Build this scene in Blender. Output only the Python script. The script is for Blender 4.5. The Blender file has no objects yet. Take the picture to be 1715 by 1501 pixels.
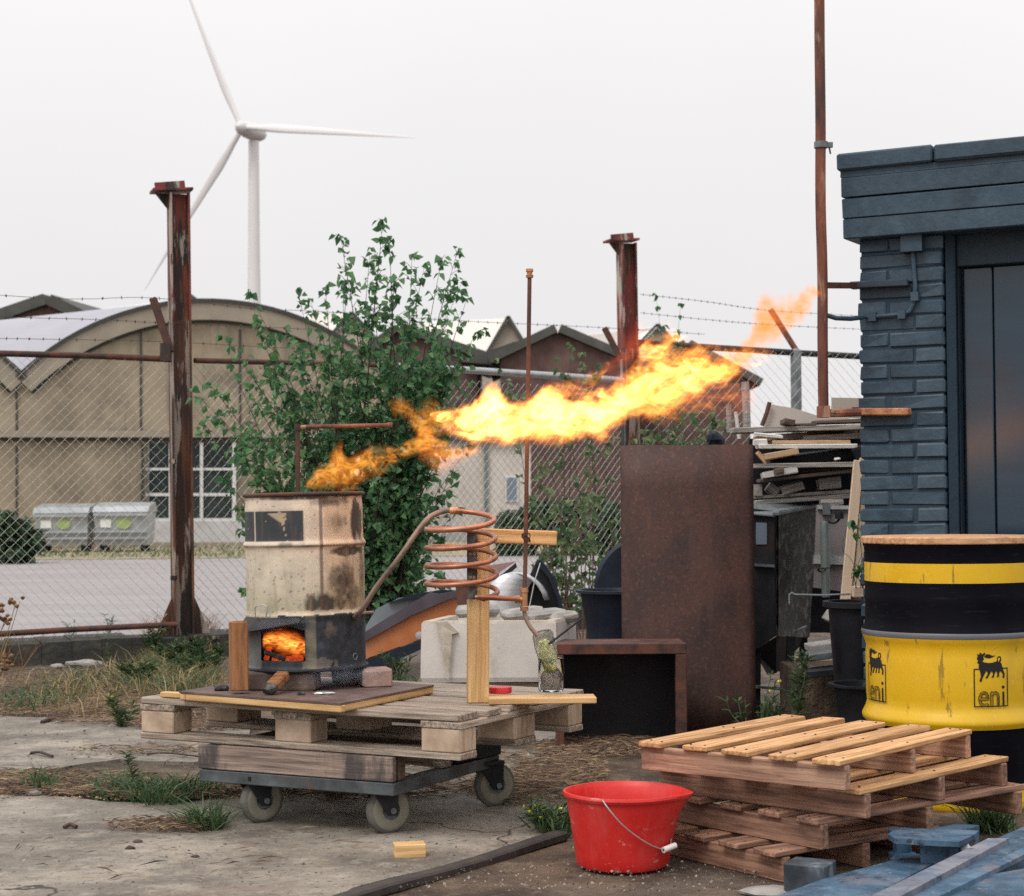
import bpy, bmesh, math, random
import numpy as np
from mathutils import Vector, Matrix, Quaternion, noise as mnoise
from mathutils.geometry import tessellate_polygon
random.seed(7); rng = np.random.default_rng(7)
R = math.radians
S = bpy.context.scene
COL = S.collection

# ------------------------------------------------------------------ camera, sky, sun, exposure
FPX, CH, PITCH, ROLL = 3000.0, 1.03, R(1.8), R(-0.4)
_F = Vector((0, math.cos(PITCH), math.sin(PITCH)))
_U0 = Vector((0, -math.sin(PITCH), math.cos(PITCH)))
_R0 = Vector((1, 0, 0))
_R = _R0 * math.cos(ROLL) + _U0 * math.sin(ROLL)
_U = -_R0 * math.sin(ROLL) + _U0 * math.cos(ROLL)
CAMLOC = Vector((0, 0, CH))
cd = bpy.data.cameras.new('camera')
cam = bpy.data.objects.new('camera', cd); COL.objects.link(cam)
m = Matrix.Identity(4)
for i in range(3):
    m[i][0] = _R[i]; m[i][1] = _U[i]; m[i][2] = -_F[i]; m[i][3] = CAMLOC[i]
cam.matrix_world = m
cd.sensor_width = 36; cd.sensor_fit = 'HORIZONTAL'; cd.lens = FPX / 1715 * 36
cd.clip_start = 0.1; cd.clip_end = 3000
cd.dof.use_dof = True; cd.dof.focus_distance = 5.9; cd.dof.aperture_fstop = 8.0
S.camera = cam

SUN_EL, SUN_AZ = R(52), R(215)          # azimuth clockwise from +Y: behind the camera, to the left
W = bpy.data.worlds.new('World'); S.world = W; W.use_nodes = True
wn, wl = W.node_tree.nodes, W.node_tree.links
wn.clear()
wo = wn.new('ShaderNodeOutputWorld'); bg = wn.new('ShaderNodeBackground')
sky = wn.new('ShaderNodeTexSky'); sky.sky_type = 'NISHITA'; sky.sun_disc = False
sky.sun_elevation = SUN_EL; sky.sun_rotation = SUN_AZ; sky.dust_density = 4; sky.air_density = 1.2
hs = wn.new('ShaderNodeHueSaturation'); hs.inputs['Saturation'].default_value = 0.12
wl.new(sky.outputs[0], hs.inputs['Color'])
# the closed cloud layer: even pale grey with faint broad mottling, a little brighter overhead
tc = wn.new('ShaderNodeTexCoord'); sp = wn.new('ShaderNodeSeparateXYZ')
wl.new(tc.outputs['Generated'], sp.inputs[0])
nz = wn.new('ShaderNodeTexNoise'); nz.inputs['Scale'].default_value = 2.2; nz.inputs['Detail'].default_value = 4
wl.new(tc.outputs['Generated'], nz.inputs['Vector'])
mr = wn.new('ShaderNodeMapRange'); mr.interpolation_type = 'SMOOTHSTEP'; mr.inputs[1].default_value = 0.05; mr.inputs[2].default_value = 1.0
mr.inputs[3].default_value = 8.9; mr.inputs[4].default_value = 17.0
wl.new(sp.outputs['Z'], mr.inputs[0])
ml = wn.new('ShaderNodeMapRange'); ml.inputs[1].default_value = 0.3; ml.inputs[2].default_value = 0.7
ml.inputs[3].default_value = 0.97; ml.inputs[4].default_value = 1.03
wl.new(nz.outputs['Fac'], ml.inputs[0])
mu = wn.new('ShaderNodeMath'); mu.operation = 'MULTIPLY'
wl.new(mr.outputs[0], mu.inputs[0]); wl.new(ml.outputs[0], mu.inputs[1])
cc = wn.new('ShaderNodeMix'); cc.data_type = 'RGBA'; cc.blend_type = 'MULTIPLY'; cc.inputs[0].default_value = 1
cc.inputs[6].default_value = (1.0, 0.985, 0.988, 1); wl.new(mu.outputs[0], cc.inputs[7])
mx = wn.new('ShaderNodeMix'); mx.data_type = 'RGBA'; mx.inputs[0].default_value = 0.93
wl.new(hs.outputs[0], mx.inputs[6]); wl.new(cc.outputs[2], mx.inputs[7])
wl.new(mx.outputs[2], bg.inputs['Color']); bg.inputs['Strength'].default_value = 0.1
wl.new(bg.outputs[0], wo.inputs[0])

sd = bpy.data.lights.new('sun', 'SUN'); sd.energy = 1.3; sd.angle = R(22); sd.color = (1.0, 0.95, 0.88)
sun = bpy.data.objects.new('sun', sd); COL.objects.link(sun)
sdir = Vector((math.sin(SUN_AZ) * math.cos(SUN_EL), math.cos(SUN_AZ) * math.cos(SUN_EL), math.sin(SUN_EL)))
sun.rotation_euler = (-sdir).to_track_quat('-Z', 'Y').to_euler(); sun.location = sdir * 30
S.view_settings.view_transform = 'Standard'; S.view_settings.look = 'None'
S.view_settings.exposure = 0.0; S.view_settings.gamma = 1.0; S.view_settings.use_curve_mapping = False
S.render.engine = 'CYCLES'; S.cycles.use_denoising = False
S.cycles.max_bounces = 6; S.cycles.transparent_max_bounces = 12; S.cycles.volume_bounces = 0

# ------------------------------------------------------------------ measuring helpers (photo measurements -> places in the yard)
def ray(u, v):
    return _F + _R * ((u - 857.5) / FPX) - _U * ((v - 750.5) / FPX)
def at(u, v, Y):
    d = ray(u, v); return CAMLOC + d * (Y / d.y)
def gz(u, v, z=0.0):
    d = ray(u, v); return CAMLOC + d * ((z - CH) / d.z)
def px(Y): return Y / FPX               # metres per photo pixel at depth Y

# ------------------------------------------------------------------ mesh helpers
WM = {}
def link(o, parent=None, M=None):
    COL.objects.link(o)
    if M is None: M = Matrix.Identity(4)
    if parent is not None:
        o.parent = parent
        o.matrix_local = WM[parent.name].inverted() @ M
    else:
        o.matrix_world = M
    WM[o.name] = M.copy()
    return o
def tag(o, label=None, cat=None, group=None, kind=None):
    if label: o['label'] = label
    if cat: o['category'] = cat
    if group: o['group'] = group
    if kind: o['kind'] = kind
    return o
def thing(name, label, cat, loc, group=None):
    o = bpy.data.objects.new(name, None); o.empty_display_size = 0.1
    link(o, None, Matrix.Translation(Vector(loc)))
    return tag(o, label, cat, group)
def setmats(me, mats):
    for mm in (mats if isinstance(mats, (list, tuple)) else [mats]): me.materials.append(mm)

class MB:
    def __init__(s): s.v = []; s.f = []; s.mi = []
    def add(s, vs, fs, mi=0):
        n = len(s.v); s.v.extend([tuple(p) for p in vs])
        s.f.extend([tuple(i + n for i in f) for f in fs]); s.mi.extend([mi] * len(fs)); return s
    def box(s, c, size, rot=None, mi=0, ch=0.0):
        vs, fs = cbox_data(*size, ch); M = Matrix.Translation(Vector(c)) @ (rot.to_4x4() if rot is not None else Matrix.Identity(4))
        return s.add([M @ Vector(p) for p in vs], fs, mi)
    def beam(s, p0, p1, w, h, up=(0, 0, 1), mi=0, ch=0.0):
        M, L = beamM(p0, p1, up); vs, fs = cbox_data(L, w, h, ch)
        return s.add([M @ Vector(p) for p in vs], fs, mi)
    def tube(s, path, r, n=8, mi=0, cap=True):
        path = [Vector(p) for p in path]; k = len(path)
        rs = r if isinstance(r, (list, tuple)) else [r] * k
        t = (path[1] - path[0]).normalized()
        a = t.orthogonal().normalized(); base = len(s.v); vs = []
        for i, p in enumerate(path):
            if i == 0: t2 = path[1] - path[0]
            elif i == k - 1: t2 = path[-1] - path[-2]
            else: t2 = (path[i + 1] - path[i]).normalized() + (path[i] - path[i - 1]).normalized()
            if t2.length < 1e-9: t2 = t
            t2 = t2.normalized(); q = t.rotation_difference(t2); a = (q @ a); a = (a - t2 * a.dot(t2)).normalized(); t = t2
            b = t.cross(a)
            for j in range(n):
                an = 2 * math.pi * j / n
                vs.append(p + (a * math.cos(an) + b * math.sin(an)) * rs[i])
        fs = []
        for i in range(k - 1):
            for j in range(n):
                j2 = (j + 1) % n
                fs.append((i * n + j, i * n + j2, (i + 1) * n + j2, (i + 1) * n + j))
        if cap: fs.append(tuple(range(n - 1, -1, -1))); fs.append(tuple(range((k - 1) * n, k * n)))
        return s.add(vs, fs, mi)
    def lathe(s, prof, c, n=48, mi=0, a0=0.0, a1=2 * math.pi, mis=None, M=None):
        full = abs(a1 - a0 - 2 * math.pi) < 1e-6; c = Vector(c); vs = []; m_ = n if full else n + 1
        for (r, z) in prof:
            for j in range(m_):
                an = a0 + (a1 - a0) * j / n
                p = Vector((r * math.cos(an), r * math.sin(an), z))
                vs.append((M @ p if M else p) + c)
        for i in range(len(prof) - 1):
            fs = []
            for j in range(n):
                j2 = (j + 1) % m_
                fs.append((i * m_ + j, i * m_ + j2, (i + 1) * m_ + j2, (i + 1) * m_ + j))
            if i == 0: b0 = len(s.v); s.add(vs, fs, mis[i] if mis else mi)
            else:
                s.f.extend([tuple(q + b0 for q in f) for f in fs]); s.mi.extend([mis[i] if mis else mi] * len(fs))
        return s
    def prism(s, pts, off, mi=0):
        pts = [Vector(p) for p in pts]; off = Vector(off); n = len(pts)
        tri = tessellate_polygon([pts])
        fs = [tuple(t) for t in tri] + [tuple(i + n for i in reversed(t)) for t in tri]
        fs += [(i, (i + 1) % n, (i + 1) % n + n, i + n) for i in range(n)]
        return s.add(pts + [p + off for p in pts], fs, mi)
    def quad(s, a, b, c, d, mi=0): return s.add([a, b, c, d], [(0, 1, 2, 3)], mi)
    def build(s, name, mats, parent=None, smooth=False, origin=None, recalc=True):
        A = np.array(s.v, dtype=float).reshape(-1, 3)
        if origin is None:
            if parent is None:
                lo, hi = A.min(0), A.max(0); origin = Vector(((lo[0] + hi[0]) / 2, (lo[1] + hi[1]) / 2, lo[2]))
            else: origin = WM[parent.name].translation
        origin = Vector(origin)
        me = bpy.data.meshes.new(name); me.from_pydata((A - np.array(origin)).tolist(), [], s.f)
        setmats(me, mats)
        if len(s.mi) == len(me.polygons): me.polygons.foreach_set('material_index', s.mi)
        if recalc and len(s.v) < 60000:
            bm = bmesh.new(); bm.from_mesh(me); bmesh.ops.recalc_face_normals(bm, faces=bm.faces); bm.to_mesh(me); bm.free()
        if smooth:
            me.polygons.foreach_set('use_smooth', [True] * len(me.polygons))
            try: me.set_sharp_from_angle(angle=R(40))
            except Exception: pass
        o = bpy.data.objects.new(name, me)
        return link(o, parent, Matrix.Translation(origin))
_cb = {}
def cbox_data(sx, sy, sz, ch=0.0):
    hx, hy, hz = sx / 2, sy / 2, sz / 2
    if ch <= 0:
        v = [(x, y, z) for x in (-hx, hx) for y in (-hy, hy) for z in (-hz, hz)]
        return v, [(0, 1, 3, 2), (4, 6, 7, 5), (0, 4, 5, 1), (2, 3, 7, 6), (0, 2, 6, 4), (1, 5, 7, 3)]
    ch = min(ch, hx * .9, hy * .9, hz * .9)
    v = []; idx = {}
    for ix in (-1, 1):
        for iy in (-1, 1):
            for iz in (-1, 1):
                for ax in range(3):
                    c = [ix * hx, iy * hy, iz * hz]
                    for k in range(3):
                        if k != ax: c[k] -= (ix, iy, iz)[k] * ch
                    idx[(ix, iy, iz, ax)] = len(v); v.append(tuple(c))
    f = []
    for ax in range(3):
        o1, o2 = [k for k in range(3) if k != ax]
        for s_ in (-1, 1):
            q = []
            for (a, b) in ((-1, -1), (1, -1), (1, 1), (-1, 1)):
                t = [0, 0, 0]; t[ax] = s_; t[o1] = a; t[o2] = b; q.append(idx[(*t, ax)])
            f.append(tuple(q))
    for ax in range(3):
        o1, o2 = [k for k in range(3) if k != ax]
        for a in (-1, 1):
            for b in (-1, 1):
                t0 = [0, 0, 0]; t0[o1] = a; t0[o2] = b; t1 = list(t0); t0[ax] = -1; t1[ax] = 1
                f.append((idx[(*t0, o1)], idx[(*t1, o1)], idx[(*t1, o2)], idx[(*t0, o2)]))
    for ix in (-1, 1):
        for iy in (-1, 1):
            for iz in (-1, 1):
                f.append(tuple(idx[(ix, iy, iz, a)] for a in range(3)))
    return v, f
def beamM(p0, p1, up=(0, 0, 1)):
    p0, p1 = Vector(p0), Vector(p1); x = (p1 - p0); L = x.length; x = x / L; up = Vector(up)
    y = up.cross(x)
    if y.length < 1e-6: y = Vector((0, 1, 0)).cross(x)
    y.normalize(); z = x.cross(y)
    M = Matrix.Identity(4); c = (p0 + p1) / 2
    for i in range(3): M[i][0] = x[i]; M[i][1] = y[i]; M[i][2] = z[i]; M[i][3] = c[i]
    return M, L
def board(name, p0, p1, w, h, mat, parent=None, up=(0, 0, 1), ch=0.003, jit=0.002, label=None):
    """one board of its own: length along local X so that the grain follows it"""
    M, L = beamM(p0, p1, up)
    vs, fs = cbox_data(L, w, h, ch)
    if jit:
        k = random.random() * 100
        vs = [tuple(Vector(p) + Vector((0, mnoise.noise(Vector((p[0] * 3 + k, 0, 0))) * jit, mnoise.noise(Vector((p[0] * 3 + k, 9, p[1] * 9))) * jit)) +
              Vector((random.uniform(-1, 1), random.uniform(-1, 1), random.uniform(-1, 1))) * jit * .35) for p in vs]
    me = bpy.data.meshes.new(name); me.from_pydata(vs, [], fs); setmats(me, mat)
    bm = bmesh.new(); bm.from_mesh(me); bmesh.ops.recalc_face_normals(bm, faces=bm.faces); bm.to_mesh(me); bm.free()
    o = bpy.data.objects.new(name, me); link(o, parent, M)
    if label: o['label'] = label
    return o
def bez(pts, n=24):
    """Catmull-Rom through points"""
    P = [Vector(p) for p in pts]; P = [P[0] * 2 - P[1]] + P + [P[-1] * 2 - P[-2]]; out = []
    segs = len(P) - 3; per = max(2, n // segs)
    for i in range(segs):
        a, b, c, d = P[i:i + 4]
        for k in range(per):
            t = k / per
            out.append(0.5 * ((2 * b) + (c - a) * t + (2 * a - 5 * b + 4 * c - d) * t * t + (3 * b - a - 3 * c + d) * t ** 3))
    out.append(P[-2]); return out

# ------------------------------------------------------------------ materials
def srgb(r, g, b):
    f = lambda c: (c / 12.92 if c <= .04045 else ((c + .055) / 1.055) ** 2.4)
    return (f(r / 255), f(g / 255), f(b / 255))
def base_mat(name):
    mt = bpy.data.materials.new(name); mt.use_nodes = True; nt = mt.node_tree; nt.nodes.clear()
    o = nt.nodes.new('ShaderNodeOutputMaterial'); return mt, nt, nt.nodes, nt.links, o
def weathered(name, cols, scale=6, stretch=(1, 1, 1), rough=(.6, .9), bump=.25, bscale=None, layers=(), metallic=0.0,
              rnd=.12, attr=None, island=False, detail=8, bdist=.004, spec=.5, world=False, cracks=None):
    mt, nt, N, L, o = base_mat(name)
    p = N.new('ShaderNodeBsdfPrincipled'); L.new(p.outputs[0], o.inputs[0])
    t = N.new('ShaderNodeTexCoord'); oi = N.new('ShaderNodeObjectInfo'); ge = N.new('ShaderNodeNewGeometry')
    rv = ge.outputs['Random Per Island'] if island else oi.outputs['Random']
    off = N.new('ShaderNodeVectorMath'); off.operation = 'MULTIPLY_ADD'
    cx = N.new('ShaderNodeCombineXYZ')
    for i in range(3): L.new(oi.outputs['Random'], cx.inputs[i])
    L.new(cx.outputs[0], off.inputs[0]); off.inputs[1].default_value = (37, 53, 71); L.new(ge.outputs['Position'] if world else t.outputs['Object'], off.inputs[2])
    def noise(sc, st, det=detail, rgh=.62, dist=0.0):
        mp = N.new('ShaderNodeVectorMath'); mp.operation = 'MULTIPLY'; mp.inputs[1].default_value = st
        L.new(off.outputs[0], mp.inputs[0])
        n = N.new('ShaderNodeTexNoise'); n.inputs['Scale'].default_value = sc; n.inputs['Detail'].default_value = det
        n.inputs['Roughness'].default_value = rgh; n.inputs['Distortion'].default_value = dist
        L.new(mp.outputs[0], n.inputs['Vector']); return n.outputs['Fac']
    n0 = noise(scale, stretch, dist=.3)
    ra = N.new('ShaderNodeValToRGB'); L.new(n0, ra.inputs[0]); el = ra.color_ramp.elements
    k = len(cols)
    for i, c in enumerate(cols):
        pos = c[1] if len(c) == 2 and isinstance(c[0], tuple) else .36 + .28 * i / max(1, k - 1)
        colr = c[0] if len(c) == 2 and isinstance(c[0], tuple) else c
        if i < 2: e = el[i]; e.position = pos
        else: e = el.new(pos)
        e.color = (*colr, 1)
    if k == 1: el[1].color = el[0].color
    cur = ra.outputs[0]
    for ly in layers:
        colr, sc, st, lo, hi = ly[:5]; amt = ly[5] if len(ly) > 5 else 1.0
        nf = noise(sc, st, rgh=.7)
        q = N.new('ShaderNodeMapRange'); q.inputs[1].default_value = lo - .035; q.inputs[2].default_value = hi - .035; q.inputs[3].default_value = 0; q.inputs[4].default_value = amt
        L.new(nf, q.inputs[0])
        mxx = N.new('ShaderNodeMix'); mxx.data_type = 'RGBA'; L.new(q.outputs[0], mxx.inputs[0]); L.new(cur, mxx.inputs[6]); mxx.inputs[7].default_value = (*colr, 1)
        cur = mxx.outputs[2]
    if cracks:
        sc, wd, colr = cracks
        nz_ = N.new('ShaderNodeTexNoise'); nz_.inputs['Scale'].default_value = 3; nz_.inputs['Detail'].default_value = 5; L.new(off.outputs[0], nz_.inputs['Vector'])
        av = N.new('ShaderNodeVectorMath'); av.operation = 'MULTIPLY_ADD'; av.inputs[1].default_value = (.5, .5, .5); L.new(nz_.outputs['Color'], av.inputs[0]); L.new(off.outputs[0], av.inputs[2])
        vo = N.new('ShaderNodeTexVoronoi'); vo.feature = 'DISTANCE_TO_EDGE'; vo.inputs['Scale'].default_value = sc; L.new(av.outputs[0], vo.inputs['Vector'])
        q = N.new('ShaderNodeMapRange'); q.inputs[1].default_value = wd; q.inputs[2].default_value = wd * .3; L.new(vo.outputs['Distance'], q.inputs[0])
        mxx = N.new('ShaderNodeMix'); mxx.data_type = 'RGBA'; L.new(q.outputs[0], mxx.inputs[0]); L.new(cur, mxx.inputs[6]); mxx.inputs[7].default_value = (*colr, 1); cur = mxx.outputs[2]
    if attr:
        a = N.new('ShaderNodeAttribute'); a.attribute_name = attr
        mxx = N.new('ShaderNodeMix'); mxx.data_type = 'RGBA'; mxx.blend_type = 'MULTIPLY'; mxx.inputs[0].default_value = 1
        L.new(a.outputs['Color'], mxx.inputs[6]); L.new(cur, mxx.inputs[7]); cur = mxx.outputs[2]
    if rnd:
        h = N.new('ShaderNodeHueSaturation'); q = N.new('ShaderNodeMapRange'); q.inputs[3].default_value = 1 - rnd; q.inputs[4].default_value = 1 + rnd
        L.new(rv, q.inputs[0]); L.new(q.outputs[0], h.inputs['Value']); L.new(cur, h.inputs['Color']); cur = h.outputs[0]
    L.new(cur, p.inputs['Base Color'])
    rr = N.new('ShaderNodeMapRange'); rr.inputs[1].default_value = .3; rr.inputs[2].default_value = .7; rr.inputs[3].default_value = rough[0]; rr.inputs[4].default_value = rough[1]
    L.new(n0, rr.inputs[0]); L.new(rr.outputs[0], p.inputs['Roughness'])
    p.inputs['Metallic'].default_value = metallic; p.inputs['Specular IOR Level'].default_value = spec
    if bump:
        b = N.new('ShaderNodeBump'); b.inputs['Strength'].default_value = bump; b.inputs['Distance'].default_value = bdist
        L.new(noise(bscale or scale * 4, stretch), b.inputs['Height']); L.new(b.outputs[0], p.inputs['Normal'])
    return mt
def leafmat(name, cols, trans=.35, rough=.45):
    mt, nt, N, L, o = base_mat(name)
    ge = N.new('ShaderNodeNewGeometry'); oi = N.new('ShaderNodeObjectInfo')
    ad = N.new('ShaderNodeMath'); ad.operation = 'ADD'; L.new(ge.outputs['Random Per Island'], ad.inputs[0]); L.new(oi.outputs['Random'], ad.inputs[1])
    fr = N.new('ShaderNodeMath'); fr.operation = 'FRACT'; L.new(ad.outputs[0], fr.inputs[0])
    ra = N.new('ShaderNodeValToRGB'); L.new(fr.outputs[0], ra.inputs[0]); el = ra.color_ramp.elements
    for i, c in enumerate(cols):
        e = el[i] if i < 2 else el.new(.5)
        e.position = i / (len(cols) - 1); e.color = (*c, 1)
    p = N.new('ShaderNodeBsdfPrincipled'); p.inputs['Roughness'].default_value = rough; L.new(ra.outputs[0], p.inputs['Base Color'])
    tr = N.new('ShaderNodeBsdfTranslucent'); L.new(ra.outputs[0], tr.inputs['Color'])
    mx_ = N.new('ShaderNodeMixShader'); mx_.inputs[0].default_value = trans; L.new(p.outputs[0], mx_.inputs[1]); L.new(tr.outputs[0], mx_.inputs[2])
    L.new(mx_.outputs[0], o.inputs[0]); return mt
def simple(name, c, rough=.5, metallic=0.0, spec=.5, trans=0.0, ior=1.45):
    mt, nt, N, L, o = base_mat(name); p = N.new('ShaderNodeBsdfPrincipled'); L.new(p.outputs[0], o.inputs[0])
    p.inputs['Base Color'].default_value = (*c, 1); p.inputs['Roughness'].default_value = rough; p.inputs['Metallic'].default_value = metallic
    p.inputs['Specular IOR Level'].default_value = spec; p.inputs['Transmission Weight'].default_value = trans; p.inputs['IOR'].default_value = ior
    return mt

G = (1, 22, 22)     # grain stretch: long along local X
wood_grey = weathered('weathered_grey_wood', [(.12, .09, .068), (.31, .25, .195), (.48, .40, .325)], 4, G, bump=.9, layers=[((.12, .09, .07), 2.5, (1, 3, 3), .55, .75, .6)])
wood_block = weathered('pallet_block_wood', [(.34, .24, .165), (.46, .345, .25), (.56, .44, .33)], 8, (1, 6, 1), bump=.3, layers=[((.16, .1, .06), 5, (1, 2, 2), .62, .75, .5)])
wood_new = weathered('fresh_yellow_timber', [(.42, .235, .085), (.60, .37, .155), (.72, .49, .24)], 3, G, bump=.3, rough=(.5, .7), layers=[((.32, .16, .05), 5, (1, 4, 4), .66, .75, .6)])
wood_slat = weathered('new_pallet_slat_wood', [(.30, .145, .058), (.53, .29, .125), (.69, .43, .215)], 3.5, G, bump=.3, layers=[((.22, .10, .05), 3, (1, 3, 3), .58, .75, .6)])
wood_red = weathered('reddish_pallet_wood', [(.14, .070, .045), (.28, .150, .098), (.40, .23, .155)], 4, G, bump=.35, layers=[((.07, .035, .025), 3, (1, 3, 3), .52, .7, .75)])
wood_mid = weathered('pinkish_pallet_wood', [(.20, .105, .065), (.38, .215, .14), (.50, .31, .21)], 4, G, bump=.35, layers=[((.09, .05, .035), 3, (1, 3, 3), .56, .7, .7)])
wood_dark = weathered('dark_brown_wood', [(.05, .035, .028), (.10, .07, .05), (.16, .11, .08)], 5, G, bump=.4)  # very dark brown grain shared by the darkest boards
wood_trolley = weathered('trolley_side_wood', [(.11, .08, .066), (.26, .19, .155), (.38, .29, .24)], 3, (1, 18, 18), bump=.5, layers=[((.035, .032, .034), 2.6, (1.8, .5, .5), .50, .60, .85)])
wood_orange = weathered('scorched_orange_wood', [(.17, .065, .025), (.30, .125, .045), (.36, .17, .07)], 7, (1, 8, 8), bump=.4, layers=[((.03, .018, .012), 4, (1, 1, 1), .6, .72, .8)])
wood_char = weathered('charred_wood', [(.012, .011, .011), (.03, .028, .027), (.16, .15, .145)], 18, bump=.9, rough=(.4, .8))
wood_beige = weathered('beige_board', [(.50, .37, .26), (.58, .45, .33)], 3, G, bump=.15)
wood_white = weathered('white_painted_board', [(.6, .57, .53), (.74, .72, .69)], 5, (1, 5, 5), bump=.2, layers=[((.25, .2, .16), 6, (1, 3, 3), .6, .7, .7)])
wood_pile = weathered('grey_pile_board', [(.16, .14, .125), (.30, .275, .25), (.42, .39, .36)], 5, G, bump=.5)
wood_tan = weathered('tan_splintered_wood', [(.38, .24, .13), (.55, .38, .23)], 6, G, bump=.6)
wood_lid = weathered('wooden_lid', [(.33, .16, .075), (.48, .27, .14), (.58, .36, .2)], 5, (1, 14, 14), bump=.2)
rust = weathered('rust_brown_steel', [(.05, .026, .02), (.10, .042, .028), (.15, .062, .036)], 7, bump=.35, rough=(.65, .9), layers=[((.028, .02, .022), 3, (1, 1, .5), .55, .7, .7)])
rust_plate = weathered('rusted_plate', [(.044, .025, .024), (.070, .035, .031), (.100, .047, .039)], 4.5, (1, 1, .7), bump=.3, bscale=120, rough=(.6, .85),
                       layers=[((.115, .05, .036), 5, (1.4, 1.4, .35), .57, .75, .7), ((.04, .024, .026), 2.1, (1, 1, .5), .55, .75, .6), ((.2, .09, .05), 60, (1, 1, 1), .57, .68, .5), ((.03, .018, .018), 90, (1, 1, 1), .56, .66, .6), ((.125, .066, .052), 2.2, (2.5, 2.5, .25), .60, .70, .4)])
rust_pipe = weathered('rusty_pipe', [(.06, .022, .016), (.17, .052, .030), (.30, .12, .07)], 9, (1, 1, .25), bump=.5, layers=[((.42, .27, .18), 8, (1.5, 1.5, .3), .55, .62, .6), ((.03, .015, .012), 5, (1.5, 1.5, .3), .56, .62, .8)])
rust_bright = weathered('flaking_orange_rust', [(.25, .09, .04), (.5, .22, .1), (.6, .36, .2)], 22, bump=.6)
rust_dark = weathered('dark_rusty_bar', [(.035, .016, .013), (.075, .03, .021), (.13, .045, .027)], 14, bump=.4)
post_red = weathered('post_flaking_red', [(.13, .020, .016), (.19, .030, .025), (.17, .034, .027)], 4, (1, 1, .2), rough=(.5, .8), bump=.5,
                     layers=[((.020, .013, .011), 2.2, (3, 3, .45), .51, .56, .92), ((.42, .36, .30), 4, (2.4, 2.4, .35), .565, .60, .9), ((.22, .085, .035), 6, (2, 2, .3), .58, .64, .7)])
post_rust = weathered('post_rust_black', [(.010, .008, .008), (.035, .018, .014), (.12, .042, .022)], 4, (2.2, 2.2, .25), rough=(.45, .85), bump=.6,
                      layers=[((.20, .07, .026), 2.6, (2.6, 2.6, .2), .52, .60, .75), ((.38, .31, .26), 5, (2.6, 2.6, .25), .575, .61, .85), ((.006, .006, .006), 2.0, (3, 3, .3), .54, .60, .9)])
copper = weathered('tarnished_copper', [(.23, .095, .06), (.36, .155, .09), (.46, .22, .14)], 10, rough=(.32, .5), metallic=.65, bump=.05)
brass = weathered('brass_fitting', [(.40, .2, .1), (.55, .3, .16)], 20, rough=(.35, .5), metallic=.6, bump=.05)
tube_steel = weathered('dull_brown_pipe', [(.15, .10, .08), (.24, .17, .13), (.3, .22, .17)], 16, rough=(.4, .6), metallic=.3, bump=.1)
steel_grey = weathered('grey_steel', [(.09, .10, .11), (.14, .16, .17), (.2, .22, .23)], 9, rough=(.4, .6), metallic=.2, bump=.15, layers=[((.12, .06, .04), 6, (1, 1, 1), .66, .75, .6)])
frame_steel = weathered('trolley_frame_steel', [(.035, .042, .046), (.065, .075, .08), (.10, .115, .12)], 9, rough=(.4, .65), bump=.25, layers=[((.09, .05, .035), 8, (1, 1, 1), .6, .7, .7)])
rust_sheet = weathered('dusty_rust_sheet', [(.07, .042, .036), (.12, .075, .064), (.19, .13, .11)], 6, bump=.3)
steel_dark = weathered('dark_steel', [(.008, .009, .012), (.018, .019, .024)], 9, spec=.3, rough=(.4, .65), bump=.15, layers=[((.06, .035, .025), 5, (1, 1, 1), .6, .75, .5)])
galv = weathered('galvanised_steel', [(.36, .38, .38), (.5, .52, .52)], 12, rough=(.4, .55), metallic=.4, bump=.05)
wire_mat = simple('galvanised_wire', (.52, .50, .45), .55, .15)
wire_dark = simple('dark_wire', (.10, .075, .06), .6, .3)
concrete = weathered('concrete_slab_mat', [(.115, .098, .08), (.205, .178, .145), (.305, .268, .222)], 2.4, bump=.6, bscale=60, rough=(.75, .95), world=True, rnd=0, cracks=(.55, .006, (.05, .04, .032)),
                     layers=[((.085, .07, .056), .9, (1, 1.8, 1), .50, .70, .8), ((.40, .355, .29), 6, (1, 1, 1), .56, .68, .5), ((.09, .07, .055), 9, (1, 1, 1), .56, .66, .5), ((.05, .042, .036), 45, (1, 1, 1), .60, .66, .8), ((.45, .41, .35), 80, (1, 1, 1), .63, .69, .8), ((.15, .075, .045), 2.0, (1, 1, 1), .64, .76, .5)])
soil = weathered('soil', [(.032, .021, .015), (.075, .049, .033), (.15, .105, .072)], 3.2, bump=1.0, bscale=40, bdist=.02, rough=(.85, 1), world=True, rnd=0,
                 layers=[((.2, .155, .10), 14, (1, 1, 1), .56, .68, .7), ((.17, .14, .115), 1.1, (1, 1, 1), .56, .7, .6), ((.28, .23, .17), 55, (1, 1, 1), .66, .71, .8), ((.10, .05, .028), 5, (1, 1, 1), .6, .75, .6)])
asphalt = weathered('pale_road', [(.235, .218, .218), (.30, .28, .278)], .5, (1, 3, 1), bump=.2, bscale=60, world=True, rnd=0, layers=[((.26, .225, .215), .25, (.4, 2, 1), .5, .7, .6)])
verge_mat = weathered('verge_soil', [(.16, .14, .07), (.25, .21, .12), (.33, .27, .17)], 1.5, bump=.4, world=True, rnd=0)
kerb_mat = weathered('mossy_kerb', [(.009, .009, .007), (.020, .019, .015), (.05, .046, .035)], 7, bump=.9, bdist=.01, layers=[((.045, .055, .02), 4, (1, 1, 1), .6, .7, .6)])
trough_mat = weathered('white_concrete_trough', [(.52, .485, .45), (.63, .59, .55)], 4, bump=.3, bscale=50, layers=[((.36, .30, .22), 6, (1, 1, .5), .6, .75, .6), ((.2, .16, .12), 30, (1, 1, 1), .68, .72, .6)])
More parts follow.
